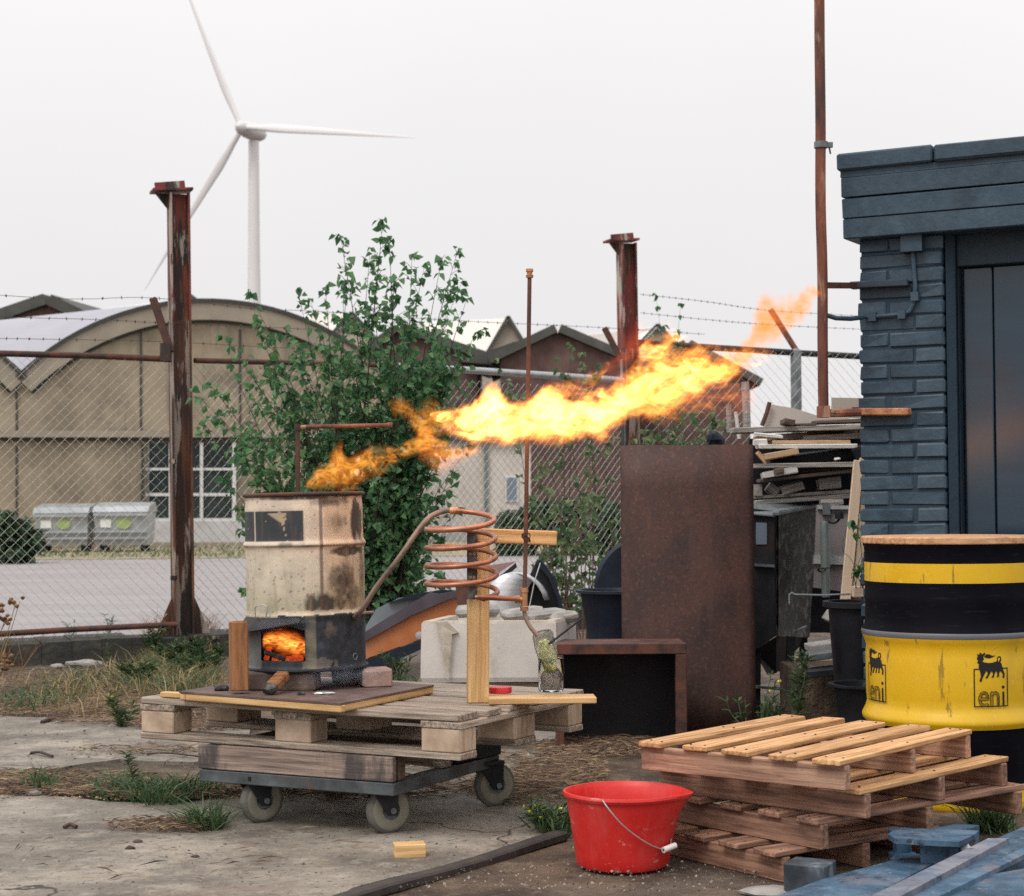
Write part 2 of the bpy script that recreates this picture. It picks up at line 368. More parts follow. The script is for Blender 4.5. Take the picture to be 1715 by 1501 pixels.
trough_rim = weathered('mossy_trough_rim', [(.36, .31, .24), (.5, .45, .38)], 12, bump=.5, layers=[((.2, .17, .11), 10, (1, 1, 1), .55, .7, .7)])
slate_mat = weathered('grey_stone', [(.22, .21, .2), (.36, .34, .31)], 12, bump=.5)
brick_pink = weathered('pink_brick', [(.27, .17, .14), (.40, .27, .23)], 14, bump=.6, layers=[((.55, .45, .4), 20, (1, 1, 1), .62, .72, .5)])
brick_soot = weathered('sooty_brick', [(.05, .04, .037), (.13, .09, .075), (.2, .14, .12)], 9, bump=.6)
PAINT = [(.017, .042, .068), (.025, .056, .085), (.034, .069, .102)]
shed_paint = weathered('blue_black_brick_paint', PAINT, 9, bump=.55, bscale=45, rough=(.42, .6), rnd=.1, layers=[((.04, .082, .118), 26, (1, 1, 1), .56, .68, .6), ((.008, .020, .034), 5, (1, 1, 1), .55, .7, .6)])
shed_mortar = weathered('blue_black_joint_paint', [(.010, .027, .048), (.015, .038, .062)], 14, bump=.6, rough=(.5, .7))
shed_door = weathered('blue_black_door_paint', [(.009, .028, .050), (.014, .038, .064)], 3, (3, 3, .3), bump=.02, spec=.6, rough=(.14, .18), rnd=.06)
shed_jamb = weathered('worn_dark_jamb_paint', [(.018, .03, .045), (.026, .042, .062)], 6, bump=.2, rough=(.35, .5), layers=[((.07, .03, .028), 5, (1, 1, .2), .6, .72, .6)])
red_plastic = weathered('red_bucket_plastic', [(.48, .013, .011), (.60, .018, .015), (.64, .03, .026)], 6, rough=(.34, .5), bump=.04, rnd=0, layers=[((.62, .14, .12), 60, (1, 1, 1), .64, .70, .5), ((.60, .11, .10), 8, (1, 1, .25), .57, .72, .45), ((.30, .02, .015), 12, (1, 1, .3), .6, .72, .4), ((.7, .35, .3), 40, (.4, .4, 1), .66, .69, .6)])
red_lid = simple('red_lid_plastic', (.55, .02, .025), .35)
white_plastic = simple('white_plastic', (.75, .72, .68), .4)
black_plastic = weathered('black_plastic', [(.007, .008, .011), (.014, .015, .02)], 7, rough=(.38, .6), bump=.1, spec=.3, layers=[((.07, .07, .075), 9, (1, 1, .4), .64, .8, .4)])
navy_plastic = weathered('dark_blue_tub', [(.008, .012, .022), (.014, .021, .035)], 6, spec=.3, rough=(.4, .6), bump=.1)
eni_yellow = weathered('yellow_drum_paint', [(.66, .40, .008), (.72, .45, .012), (.70, .42, .008)], 4, rough=(.3, .42), bump=.03, rnd=0, layers=[((.5, .28, .02), 30, (1, 1, 1), .66, .72, .5), ((.42, .25, .03), 4, (1, 1, .5), .56, .72, .4), ((.09, .06, .03), 26, (1, 1, .12), .645, .68, .6), ((.8, .62, .2), 50, (1, .3, 1), .66, .69, .5)])
eni_black = weathered('black_drum_paint', [(.0035, .0035, .006), (.006, .006, .010)], 5, rough=(.5, .6), bump=.05, rnd=0, layers=[((.03, .03, .04), 30, (.4, .4, 5), .62, .70, .5)], spec=.05)
eni_highlight = simple('hoop_highlight_grey', (.14, .15, .17), .4, .2)  # grey line stands in for the sheen on the upper hoop
logo_black = simple('logo_black', (.01, .009, .011), .45)
blue_steel = weathered('worn_blue_paint', [(.026, .065, .115), (.045, .10, .165), (.085, .155, .225)], 9, bump=.5, rough=(.4, .7), rnd=.12, layers=[((.18, .165, .19), 7, (1, 1, 1), .57, .67, .6), ((.022, .018, .018), 22, (1, 1, 1), .62, .66, .8), ((.30, .27, .26), 40, (1, 1, 1), .64, .68, .7)])
purple_grey = weathered('worn_purple_grey_paint', [(.10, .115, .15), (.17, .18, .22), (.24, .24, .27)], 9, bump=.5, layers=[((.05, .11, .18), 7, (1, 1, 1), .57, .66, .7), ((.03, .025, .025), 30, (1, 1, 1), .62, .67, .7)])
blue_shade = weathered('dark_blue_paint', [(.03, .075, .14), (.05, .12, .2)], 8, bump=.3, rough=(.4, .65), layers=[((.03, .02, .018), 12, (1, 1, 1), .6, .7, .7)])
chipped_block_paint = weathered('chipped_blue_black_paint', [(.02, .026, .034), (.055, .07, .09), (.2, .22, .25)], 9, (1, 1, .6), bump=.6)
orange_gloss = weathered('faded_orange_panel', [(.34, .10, .035), (.44, .15, .055), (.48, .2, .09)], 3, rough=(.25, .4), bump=.05, layers=[((.2, .08, .06), 3, (1, 1, 1), .58, .75, .6)])
purple_plastic = weathered('faded_dark_trim', [(.05, .04, .055), (.09, .075, .095)], 5, rough=(.4, .55), bump=.1)
glassy_grey = weathered('grey_blue_glazing', [(.16, .19, .21), (.26, .30, .32)], 2, rough=(.1, .25), bump=.02)
silver_paint = weathered('silver_mudguard', [(.5, .51, .53), (.66, .67, .69)], 3, rough=(.25, .4), metallic=.3, bump=.02)
hull = weathered('tan_render', [(.20, .165, .118), (.275, .225, .16), (.33, .275, .20)], .8, bump=.3, bscale=8, rough=(.85, .95), rnd=.03, layers=[((.12, .105, .085), .6, (1, 1, 1.2), .56, .70, .7), ((.14, .12, .095), 1.2, (1.5, 1.5, .15), .56, .68, .6), ((.40, .33, .25), 1.7, (1, 1, .4), .6, .75, .4)])
hall_band = weathered('arch_band_concrete', [(.25, .215, .17), (.32, .275, .215)], 1.5, bump=.2, rnd=0)
dark_strip = simple('dark_joint_and_shade', (.045, .045, .042), .8)  # joints and roof edges, plus shade under arch band and ledge put into colour
roof_zinc = weathered('pale_zinc_roof', [(.36, .36, .40), (.43, .43, .47)], .4, bump=.05, rough=(.5, .7))
roof_pale = weathered('very_pale_roof', [(.74, .70, .66), (.79, .75, .71)], .1, bump=0, rough=(.8, .9))
gable_tan = weathered('pale_tan_gable', [(.38, .33, .27), (.46, .40, .33)], .5, bump=0)
brick_far = weathered('dark_red_brick_far', [(.075, .043, .038), (.115, .066, .058), (.16, .10, .088)], 1.1, bump=.2, rough=(.9, 1), layers=[((.055, .05, .042), .35, (1, 1, 1), .52, .7, .6)])
tile_far = weathered('dark_roof_tiles', [(.045, .047, .04), (.085, .085, .075)], 1.5, bump=.3)
pale_wall = weathered('pale_wall_paint', [(.47, .43, .40), (.56, .52, .49)], 1.2, bump=.2, layers=[((.3, .27, .25), 1.2, (1, 1, .4), .6, .75, .6)])
plinth_mat = weathered('pale_plinth', [(.38, .37, .37), (.48, .47, .47)], 2, bump=.2)
frame_white = simple('white_window_frame', (.62, .62, .62), .5)
pane_dark = weathered('dark_window_glass', [(.012, .022, .022), (.03, .042, .042)], .8, rough=(.25, .4), bump=0, spec=.25)
pane_far = simple('blue_grey_pane', (.16, .2, .26), .2)
turbine_white = weathered('turbine_white', [(.66, .645, .65), (.70, .685, .69)], .1, bump=0, rough=(.4, .6))
bin_grey = weathered('galvanised_bin', [(.30, .32, .335), (.40, .42, .43)], 2.5, rough=(.35, .5), metallic=.25, bump=.05)
bin_label_w = simple('bin_label_white', (.7, .7, .68), .5)
bin_label_g = simple('bin_label_green', (.30, .38, .14), .5)
leaf_birch = leafmat('birch_leaf', [(.048, .13, .060), (.092, .225, .095), (.18, .34, .14)], .48, .4)
leaf_pale = leafmat('sapling_leaf', [(.05, .11, .05), (.11, .19, .08), (.2, .25, .12)], .4)
leaf_bush = leafmat('bush_leaf', [(.010, .030, .012), (.02, .055, .022), (.045, .10, .035)], .2)
leaf_vine = leafmat('vine_leaf', [(.03, .10, .035), (.05, .16, .05), (.09, .22, .07)], .35)
bark = weathered('dark_twig_bark', [(.03, .018, .014), (.065, .038, .03)], 20, bump=.2)
bark_pink = weathered('pinkish_stem', [(.16, .08, .07), (.25, .14, .12)], 20, bump=.2)
straw_mat = leafmat('straw', [(.10, .055, .032), (.21, .135, .075), (.37, .27, .155)], 0.05, .8)
twig_mat = leafmat('dry_twigs', [(.03, .019, .014), (.08, .048, .032), (.17, .11, .075)], 0.0, .9)
grass_dry = leafmat('dry_grass', [(.16, .11, .045), (.30, .22, .10), (.42, .33, .17)], .25, .7)
grass_rust = leafmat('rusty_grass', [(.10, .045, .022), (.22, .11, .05), (.36, .22, .11)], .2, .7)
grass_green = leafmat('green_grass', [(.025, .065, .025), (.06, .12, .045), (.14, .19, .08)], .3, .6)
flower_yellow = simple('yellow_petals', (.65, .5, .03), .6)
glass = simple('clear_glass', (.95, .97, .95), .03, trans=1.0, ior=1.35)
clear_plastic = simple('cloudy_plastic', (.86, .88, .82), .18, trans=.9, ior=1.15)
wool_green = weathered('greenish_wadding', [(.36, .40, .10), (.55, .58, .22), (.7, .70, .42)], 22, bump=.8)
murk = weathered('murky_sludge', [(.16, .14, .12), (.30, .27, .24), (.12, .11, .16)], 14, bump=.5)
foil = simple('crumpled_foil', (.6, .6, .6), .3, .8)
rubber_wheel = weathered('pale_caster_tyre', [(.16, .15, .115), (.24, .225, .175)], 9, rough=(.6, .8), bump=.2)
rubber_worn = weathered('grey_worn_tread', [(.09, .085, .075), (.15, .14, .12)], 14, rough=(.6, .8), bump=.3)
strip_rubber = weathered('dark_edge_strip', [(.03, .024, .022), (.06, .046, .04)], 9, bump=.4)

# ================================================================== THE SETTING
def sheet(name, pts, mat, z=None, kind='structure', thick=0.0):
    mb = MB(); P = [Vector(p) for p in pts]
    if z is not None: P = [Vector((p.x, p.y, z)) for p in P]
    if thick: mb.prism(P, (0, 0, -thick))
    else: mb.add(P, [tuple(t) for t in tessellate_polygon([P])])
    o = mb.build(name, mat, origin=(0, 0, 0)); tag(o, kind=kind); return o
gr = sheet('ground', [(-1500, -20, 0), (1500, -20, 0), (1500, 2000, 0), (-1500, 2000, 0)], soil)
tag(gr, 'bare brown soil of the yard running out to the horizon')
# concrete slabs (real thickness, uneven edges)
def ragged(poly, step=.12, amp=.05, seed=0):
    out = []
    for i, p in enumerate(poly):
        q = poly[(i + 1) % len(poly)]; n = max(1, int((q - p).length / step))
        for k in range(n):
            t = p.lerp(q, k / n); out.append(t + Vector((mnoise.noise(t * 3 + Vector((seed, 0, 0))), mnoise.noise(t * 3 + Vector((0, seed, 5))), 0)) * amp)
    return out
s1 = [gz(*q) for q in ((-260, 1640), (440, 1570), (600, 1497), (760, 1452), (936, 1408), (1000, 1345), (900, 1262), (720, 1262), (560, 1300), (420, 1330), (300, 1352), (180, 1352), (60, 1338), (-260, 1330))]
sl = sheet('concrete_slab', ragged(s1, seed=1, amp=.035), concrete, z=.016, thick=.05); tag(sl, 'worn grey concrete slab in the foreground left of the dark edge strip')
s2 = [gz(*q) for q in ((-260, 1300), (90, 1296), (200, 1278), (330, 1282), (420, 1262), (420, 1226), (300, 1212), (120, 1206), (-260, 1204))]
sl2 = sheet('concrete_slab', ragged(s2, seed=2, amp=.09), concrete, z=.014, thick=.05); tag(sl2, 'smaller worn concrete slab between two strips of straw on the left')
mb = MB(); e0, e1 = gz(520, 1535), gz(940, 1408); 
pp = [e0.lerp(e1, k / 8) + Vector((0, 0, .012 + .004 * math.sin(k))) for k in range(9)]
for a_, b_ in zip(pp[:-1], pp[1:]): mb.beam(a_, b_ + (b_ - a_) * .01, .05, .03, ch=.006)
tag(mb.build('edge_strip', strip_rubber), 'dark worn strip along the edge of the foreground concrete', 'edge strip')
road = sheet('road', [(-60, 13.2, 0), (-6, 12.2, 0), (-1.5, 13.6, 0), (2, 16.8, 0), (7, 17.5, 0), (60, 30, 0), (60, 40, 0), (-60, 31, 0)], asphalt, z=.012); tag(road, 'pale grey road behind the mesh fence')
verge = sheet('grass_verge', [(-60, 31, 0), (60, 40, 0), (60, 60, 0), (-60, 48, 0)], verge_mat, z=.02); tag(verge, 'worn grass strip along the foot of the arched hall')

# ------------------------------------------------------------------ wind turbine
def turbine():
    Y = 400.0; hub = at(405, 214, Y); s = px(Y)
    t = thing('wind_turbine', 'tall white three-bladed wind turbine far behind the arched hall', 'wind turbine', (hub.x + 3, Y + 4, 0))
    tw = Vector((at(425, 300, Y + 5).x, Y + 5, 0))
    mb = MB(); mb.lathe([(2.1, -2), (2.05, 0), (1.7, 30), (1.35, 60), (1.2, hub.z - 2.0)], tw, n=24); mb.build('tower', turbine_white, t, True)
    yaw = R(24); ax = Vector((math.sin(-yaw), -math.cos(yaw), 0.05)).normalized()
    nac = MB(); a0 = hub - ax * 1.2; a1 = Vector((tw.x, tw.y, hub.z + .2)) - ax * 4.0
    Mx, L = beamM(a0, a1); prof = [(0.0, -L / 2), (1.35, -L / 2), (1.85, -L / 2 + .8), (2.0, 0), (1.8, L / 2 - 2), (1.2, L / 2 - .4), (0, L / 2)]
    nac.lathe(prof, (0, 0, 0), n=20, M=Mx @ Matrix.Rotation(R(90), 4, 'Y')); nac.build('nacelle', turbine_white, t, True)
    hb = MB(); Mh, _ = beamM(hub - ax * 1.3, hub + ax * 1.7)
    hb.lathe([(1.3, -1.5), (1.5, -.6), (1.4, .4), (.9, 1.2), (0, 1.6)], (0, 0, 0), n=20, M=Mh @ Matrix.Rotation(R(90), 4, 'Y')); hb.build('hub', turbine_white, t, True)
    e1 = ax.cross(Vector((0, 0, 1))).normalized(); e2 = e1.cross(ax).normalized()
    if e1.x < 0: e1 = -e1; 
    if e2.z < 0: e2 = -e2
    for ang in (-8.0, 115.5, 234.0):
        d = e1 * math.cos(R(ang)) + e2 * math.sin(R(ang)); c = d.cross(ax).normalized(); Lb = 42.5
        b = MB(); n = 16; vs = []; fs = []; K = 14
        for i in range(K + 1):
            f_ = i / K; r = 1.2 + f_ * Lb
            ch = .8 if f_ < .03 else (.8 + (f_ - .03) / .15 * .6 if f_ < .18 else 1.4 * max(0, 1 - (f_ - .18) / .82) ** .9 + .1)
            th = .85 * max(0, 1 - f_) ** 1.3 + .05; tw_ = R(16 * (1 - f_))
            cc_, aa = (c * math.cos(tw_) + ax * math.sin(tw_)), (ax * math.cos(tw_) - c * math.sin(tw_))
            for j in range(n):
                an = 2 * math.pi * j / n
                vs.append(hub + d * r + cc_ * (math.cos(an) * ch * .72 - ch * .2) + aa * (math.sin(an) * th * .62) + ax * (-.8 * f_ * f_))
        for i in range(K):
            for j in range(n): fs.append((i * n + j, i * n + (j + 1) % n, (i + 1) * n + (j + 1) % n, (i + 1) * n + j))
        fs.append(tuple(range(n))); fs.append(tuple(range(K * n, (K + 1) * n)))
        b.add(vs, fs); b.build('blade', turbine_white, t, True)
turbine()

# ------------------------------------------------------------------ arched hall (facade recedes to the right)
YF = 46.0
fa = at(335, 848, YF); fd = Vector((math.cos(R(18)), math.sin(R(18)), 0)); fn = Vector((math.sin(R(18)), -math.cos(R(18)), 0))
def fac(u, v, off=0.0):
    """point on the facade plane seen at (u,v)"""
    d = ray(u, v); P0 = Vector((fa.x, YF, 0)); t_ = (P0 - CAMLOC).dot(fn) / d.dot(fn); return CAMLOC + d * t_ + fn * off
hall = thing('arched_hall', 'tan hall with a low rounded gable behind the fence', 'hall', (fa.x, YF, 0))
def frel(p): d = Vector(p) - Vector((fa.x, YF, 0)); return d.dot(fd), d.z
def ffp(x, z, off=0.0): return Vector((fa.x, YF, 0)) + fd * x + Vector((0, 0, z)) + fn * off
xl, zl = frel(fac(35, 634)); xr, zr = frel(fac(655, 655)); xa, za = frel(fac(335, 514))
hw = (xr - xl) / 2; cx_ = (xl + xr) / 2; zs = (zl + zr) / 2; rise = za - zs; RR = (hw * hw + rise * rise) / (2 * rise); a_max = math.asin(hw / RR); zc = za - RR
def arc(x0, n=28, dr=0.0, ext=0.0): return [(x0 + (RR + dr) * math.sin(-a_max - ext + (2 * (a_max + ext)) * i / n), zc + (RR + dr) * math.cos(-a_max - ext + 2 * (a_max + ext) * i / n)) for i in range(n + 1)]
rd = Vector((-.80, .6, 0))           # the vault runs back to the left
for bay, x0 in enumerate((cx_, cx_ - 2 * hw)):
    mb = MB(); A = arc(x0); mb.prism([ffp(x0 - hw, 0)] + [ffp(x, z) for x, z in A] + [ffp(x0 + hw, 0)], -fn * .3); mb.build('gable_wall', hull, hall)
    mb = MB(); O, I = arc(x0, dr=.10), arc(x0, dr=-.34)
    for i in range(28):
        a, b, c, d = [ffp(*q, .18) for q in (O[i], O[i + 1], I[i + 1], I[i])]; e, f, g, h = [ffp(*q, -.02) for q in (O[i], O[i + 1], I[i + 1], I[i])]
        mb.add([a, b, c, d, e, f, g, h], [(0, 1, 2, 3), (0, 4, 5, 1), (3, 2, 6, 7)])
    mb.build('arch_band', hall_band, hall)
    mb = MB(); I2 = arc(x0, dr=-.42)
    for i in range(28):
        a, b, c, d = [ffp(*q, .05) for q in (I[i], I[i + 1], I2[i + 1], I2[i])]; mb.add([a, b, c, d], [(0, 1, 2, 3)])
    mb.build('soffit_shade_strip', dark_strip, hall)  # dark strip paints the shadow below the arch band
    mb = MB(); O2 = arc(x0, dr=.20); 
    for i in range(28):
        a, b = ffp(*O2[i], .24), ffp(*O2[i + 1], .24); c, d = ffp(*O[i + 1], .24), ffp(*O[i], .24); e, f = ffp(*O2[i], -.1), ffp(*O2[i + 1], -.1)
        mb.add([a, b, c, d, e, f], [(0, 1, 2, 3), (0, 4, 5, 1)])
    mb.build('roof_edge', dark_strip, hall)
    mb = MB(); 
    for i in range(28):
        a, b = ffp(*O2[i], -.1), ffp(*O2[i + 1], -.1); mb.quad(a, b, b + rd * 9, a + rd * 9)
    mb.build('vault_roof', roof_zinc, hall, True)
def wallstrip(name, u0, v0, u1, v1, off, mat, par, w=None):
    a, b, c, d = fac(u0, v0, off), fac(u1, v0, off), fac(u1, v1, off), fac(u0, v1, off); mb = MB(); mb.prism([a, b, c, d], -fn * (off + .02)); return mb.build(name, mat, par)
for u0, v0, v1 in ((28, 640, 735), (236, 548, 735), (402, 552, 735), (28, 745, 905), (238, 745, 905), (395, 745, 905)):
    wallstrip('wall_joint', u0 - 1.6, v0, u0 + 1.6, v1, .03, dark_strip, hall)
wallstrip('ledge', -80, 722, 650, 733, .22, hall_band, hall); wallstrip('ledge_painted_shade', -80, 733.4, 650, 739, .10, dark_strip, hall)  # second strip paints the shadow cast under the ledge
wallstrip('plinth', 246, 873, 660, 914, .12, plinth_mat, hall); wallstrip('plinth_base', 246, 908, 660, 921, .3, hall_band, hall)
win = wallstrip('window', 246, 742, 392, 872, .05, pane_dark, hall)
for (u0, v0, u1, v1) in ((244, 784, 394, 788), (244, 826, 394, 831), (244, 868, 394, 874), (282, 742, 287, 874), (334, 742, 339, 874), (388, 742, 394, 874)):
    wallstrip('glazing_bar', u0, v0, u1, v1, .10 if u1 - u0 > 50 else .13, frame_white, win)
wallstrip('downpipe', 246, 742, 248.5, 905, .16, steel_grey, hall)

# ------------------------------------------------------------------ houses and halls further back
def gable_house(name, label, cat, Y, pts, depth, wall, roof, rim=None, slant=0.0, thick=.25):
    """pts: gable outline (u,v) left eave, apex, right eave at depth Y; walls run to the ground, roof runs back"""
    L, A, Rr = [at(u, v, Y) for u, v in pts]; t = thing(name, label, cat, ((L.x + Rr.x) / 2, Y, 0))
    back = Vector((slant, 1, 0)) * depth
    mb = MB(); mb.prism([Vector((L.x, Y, 0)), L, A, Rr, Vector((Rr.x, Y, 0))], back); mb.build('wall', wall, t)
    for (p, q) in ((L, A), (A, Rr)):
        d = (q - p).normalized(); nn = Vector((-d.z, 0, d.x)); nn = nn if nn.z > 0 else -nn
        e0_, e1_ = p - d * (.35 if p is L else 0), q + d * (.35 if q is Rr else 0)
        f = -Vector((0, .3, 0)); mb = MB()
        mb.prism([e0_ + f + nn * .02, e1_ + f + nn * .02, e1_ + f + nn * (thick + .02), e0_ + f + nn * (thick + .02)], back + Vector((0, .3, 0))); mb.build('roof', roof, t)
    return t
hz = gable_house('brick_house', 'dark brick house gable at the left edge behind the arched hall', 'house', 72, ((-95, 572), (80, 512), (182, 562)), 8, brick_far, tile_far, thick=.45, slant=.15)
p_ = at(40, 516, 74); mb = MB(); mb.prism([at(-90, 517, 75), at(24, 517, 75), at(60, 530, 75), at(-90, 560, 75)], (0, 2, 0)); mb.build('rear_roof', tile_far, hz)
# pale halls, saw-tooth roofs
def pale_hall(label, Y, ridge_l, apex, eave_r, eave_l, with_gable=True):
    A0, A1 = at(*ridge_l, Y + 6), at(*apex, Y); E0, E1 = at(*eave_l, Y + 6), at(*eave_r, Y); base = Vector((A1.x, Y, 0))
    t = thing('pale_hall', label, 'hall', base)
    BL = Vector((A1.x - (E1.x - A1.x), Y, E1.z))
    mb = MB(); mb.prism([A0, A1, BL + Vector((0, .2, 0)), E0 + Vector((0, .5, 0))], (0, .3, .05)); mb.build('roof', roof_pale, t)
    mb = MB(); mb.prism([Vector((BL.x, Y - .2, 0)), BL + Vector((0, -.2, 0)), A1 + Vector((0, -.2, -.1)), E1 + Vector((0, -.2, 0)), Vector((E1.x, Y - .2, 0))], (0, .15, 0)); mb.build('gable_wall', gable_tan, t)
    d = (E1 - A1); mb = MB(); mb.beam(A1 + Vector((0, -.4, .1)), E1 + Vector((0, -.4, .1)), .5, .22); mb.beam(A1 + Vector((0, -.4, .1)), BL + Vector((0, -.4, .1)), .5, .18); mb.build('roof_edge', tile_far, t)
pale_hall('very pale roof rising behind the rounded gable and the left rusty post', 112, (60, 532), (321, 499), (400, 560), (60, 600))
pale_hall('pale roof with tan gable glimpsed through the top of the birch', 118, (440, 530), (590, 527), (668, 610), (380, 620))
pale_hall('pale roof ending in a small pointed tan gable left of the upright pipe', 116, (700, 541), (851, 534), (898, 612), (700, 640))
pale_hall('pale roof behind the dark brick gables and the middle rusty post', 124, (890, 572), (1100, 547), (1175, 622), (890, 640))
h2 = gable_house('brick_house', 'dark reddish brick house with a low gable right of the upright pipe', 'house', 60, ((838, 603), (934, 558), (1062, 612)), 9, brick_far, tile_far, thick=.28)
h3 = gable_house('brick_house', 'dark reddish brick house partly hidden by the birch left of the upright pipe', 'house', 62.5, ((560, 640), (668, 556), (800, 600)), 9, brick_far, tile_far, thick=.28)
h4 = gable_house('brick_house', 'dark reddish brick house with a low roof behind the big flame', 'house', 64, ((1050, 628), (1150, 583), (1256, 640)), 9, brick_far, tile_far, thick=.28)
Yl = 61.5; mb = MB(); mb.prism([at(770, 606, Yl), at(862, 572, Yl), at(905, 590, Yl), at(838, 612, Yl)], (0, 3, 0)); mb.build('lower_roof', tile_far, h2)
# pale low building behind the sapling
Yp = 50.0; ph = thing('pale_building', 'pale low building with one blue-grey window behind the coiled pipe', 'building', Vector((at(820, 860, Yp).x, Yp, 0)))
def pw(name, u0, v0, u1, v1, off, mat, par, dep=.3):
    y = Yp - off; mb = MB(); mb.prism([at(u0, v0, y), at(u1, v0, y), at(u1, v1, y), at(u0, v1, y)], (0, dep, 0)); return mb.build(name, mat, par)
pw('wall', 690, 738, 889, 906, 0, pale_wall, ph, 4); pw('downpipe', 811, 722, 817, 905, .12, steel_grey, ph, .1); pw('wall_panel', 842, 846, 888, 854, .25, plinth_mat, ph, .2)
wf = pw('window', 846, 797, 868, 840, .06, frame_white, ph, .1); pw('pane', 848.5, 800, 865.5, 837, .09, pane_far, wf, .05); pw('plinth', 690, 885, 889, 907, .1, plinth_mat, ph, .2)
mb = MB(); mb.prism([at(686, 732, Yp - .2), at(892, 732, Yp - .2), at(892, 739, Yp - .2), at(686, 739, Yp - .2)], (0, 4.3, 0)); mb.build('roof_edge', tile_far, ph)

# ------------------------------------------------------------------ waste containers beside the hall
def waste_bin(u0, u1, v0, v1, Y, label, green):
    a, b = at(u0, v1, Y), at(u1, v1, Y); t = thing('waste_container', label, 'waste container', (a.x / 2 + b.x / 2, Y, 0.02), 'waste containers beside the hall')
    w = b.x - a.x; cx0 = (a.x + b.x) / 2; z0 = at(u0, v1 - 12, Y).z; z1 = at(u0, v0 + 7, Y).z; h = z1 - z0
    mb = MB(); n0, n1 = w * .47, w * .5
    vs = []
    for z, hw_, y0, y1 in ((z0, n0, .10, .85), (z1, n1, 0, 1.0)):
        vs += [(cx0 - hw_, Y + y0, z), (cx0 + hw_, Y + y0, z), (cx0 + hw_, Y + y1, z), (cx0 - hw_, Y + y1, z)]
    mb.add(vs, [(0, 1, 5, 4), (1, 2, 6, 5), (2, 3, 7, 6), (3, 0, 4, 7), (3, 2, 1, 0)]); body = mb.build('body', bin_grey, t)
    for fr, th in ((.93, .07), (.42, .05), (.22, .05)):
        z = z0 + h * fr; mb = MB(); mb.box((cx0, Y + .06 * (1 - fr), z), (w * 1.0, .14, th)); mb.build('rib', bin_grey, t)
    mb = MB(); mb.prism([(cx0 - w * .52, Y - .06, z1), (cx0 - w * .52, Y + 1.05, z1), (cx0 - w * .52, Y + .8, z1 + .22), (cx0 - w * .52, Y + .1, z1 + .13)], (w * 1.04, 0, 0)); mb.build('lid', bin_grey, t)
    for sx in (-1, 1):
        for yy in (.2, .75):
            mb = MB(); mb.lathe([(0, -.04), (.10, -.04), (.12, 0), (.10, .04), (0, .04)], (cx0 + sx * w * .38, Y + yy, .14), n=12, M=Matrix.Rotation(R(90), 4, 'Y')); mb.build('wheel', steel_dark, t)
            mb = MB(); mb.box((cx0 + sx * w * .38, Y + yy, (z0 + .2) / 2 + .05), (.05, .06, z0 - .14)); mb.build('wheel_fork', steel_grey, t)
    zc_ = z0 + h * .66
    mb = MB(); mb.box((cx0 - w * .28, Y + .01, zc_), (w * .2, .02, h * .24)); mb.build('label', bin_label_w, t)
    mb = MB(); mb.lathe([(0, .01), (h * .16, .01), (h * .16, -.01), (0, -.01)], (cx0 + w * .05, Y + .01, zc_), n=18, M=Matrix.Rotation(R(90), 4, 'X') @ Matrix.Diagonal((1.35, 1, 1, 1)) if not green else Matrix.Rotation(R(90), 4, 'X') @ Matrix.Diagonal((1.5, 1.05, 1, 1))); mb.build('label', bin_label_g, t)
waste_bin(57, 147, 853, 926, 40.5, 'left grey metal waste container with a round yellow-green sticker', False)
waste_bin(157, 247, 851, 926, 40.5, 'right grey metal waste container beside the hall window', True)

# ------------------------------------------------------------------ fence: kerb, posts, rails, chain link, barbed wire
F0, F1, F2 = Vector((-4.75, 11.15, 0)), Vector((-2.26, 12.3, 0)), Vector((1.02, 15.4, 0))
kb = MB()
for (a, b) in ((F0, F1), (F1, F2), (F2, Vector((3.6, 16.6, 0)))):
    n = 14; d = (b - a); nrm = Vector((d.y, -d.x, 0)).normalized()
    for k in range(n):
        p, q = a + d * (k / n) + nrm * .16, a + d * ((k + .99) / n) + nrm * .16; j0, j1 = [.02 * mnoise.noise(x * 2.3) for x in (p, q)]
        kb.prism([p - nrm * .3, p + nrm * (.02 + j0), p + nrm * (.0 + j0) + Vector((0, 0, .15 + j0)), p - nrm * .3 + Vector((0, 0, .165 + j1))], q - p)
tag(kb.build('fence_kerb', kerb_mat), 'low dark mossy concrete kerb under the mesh fence', 'kerb')

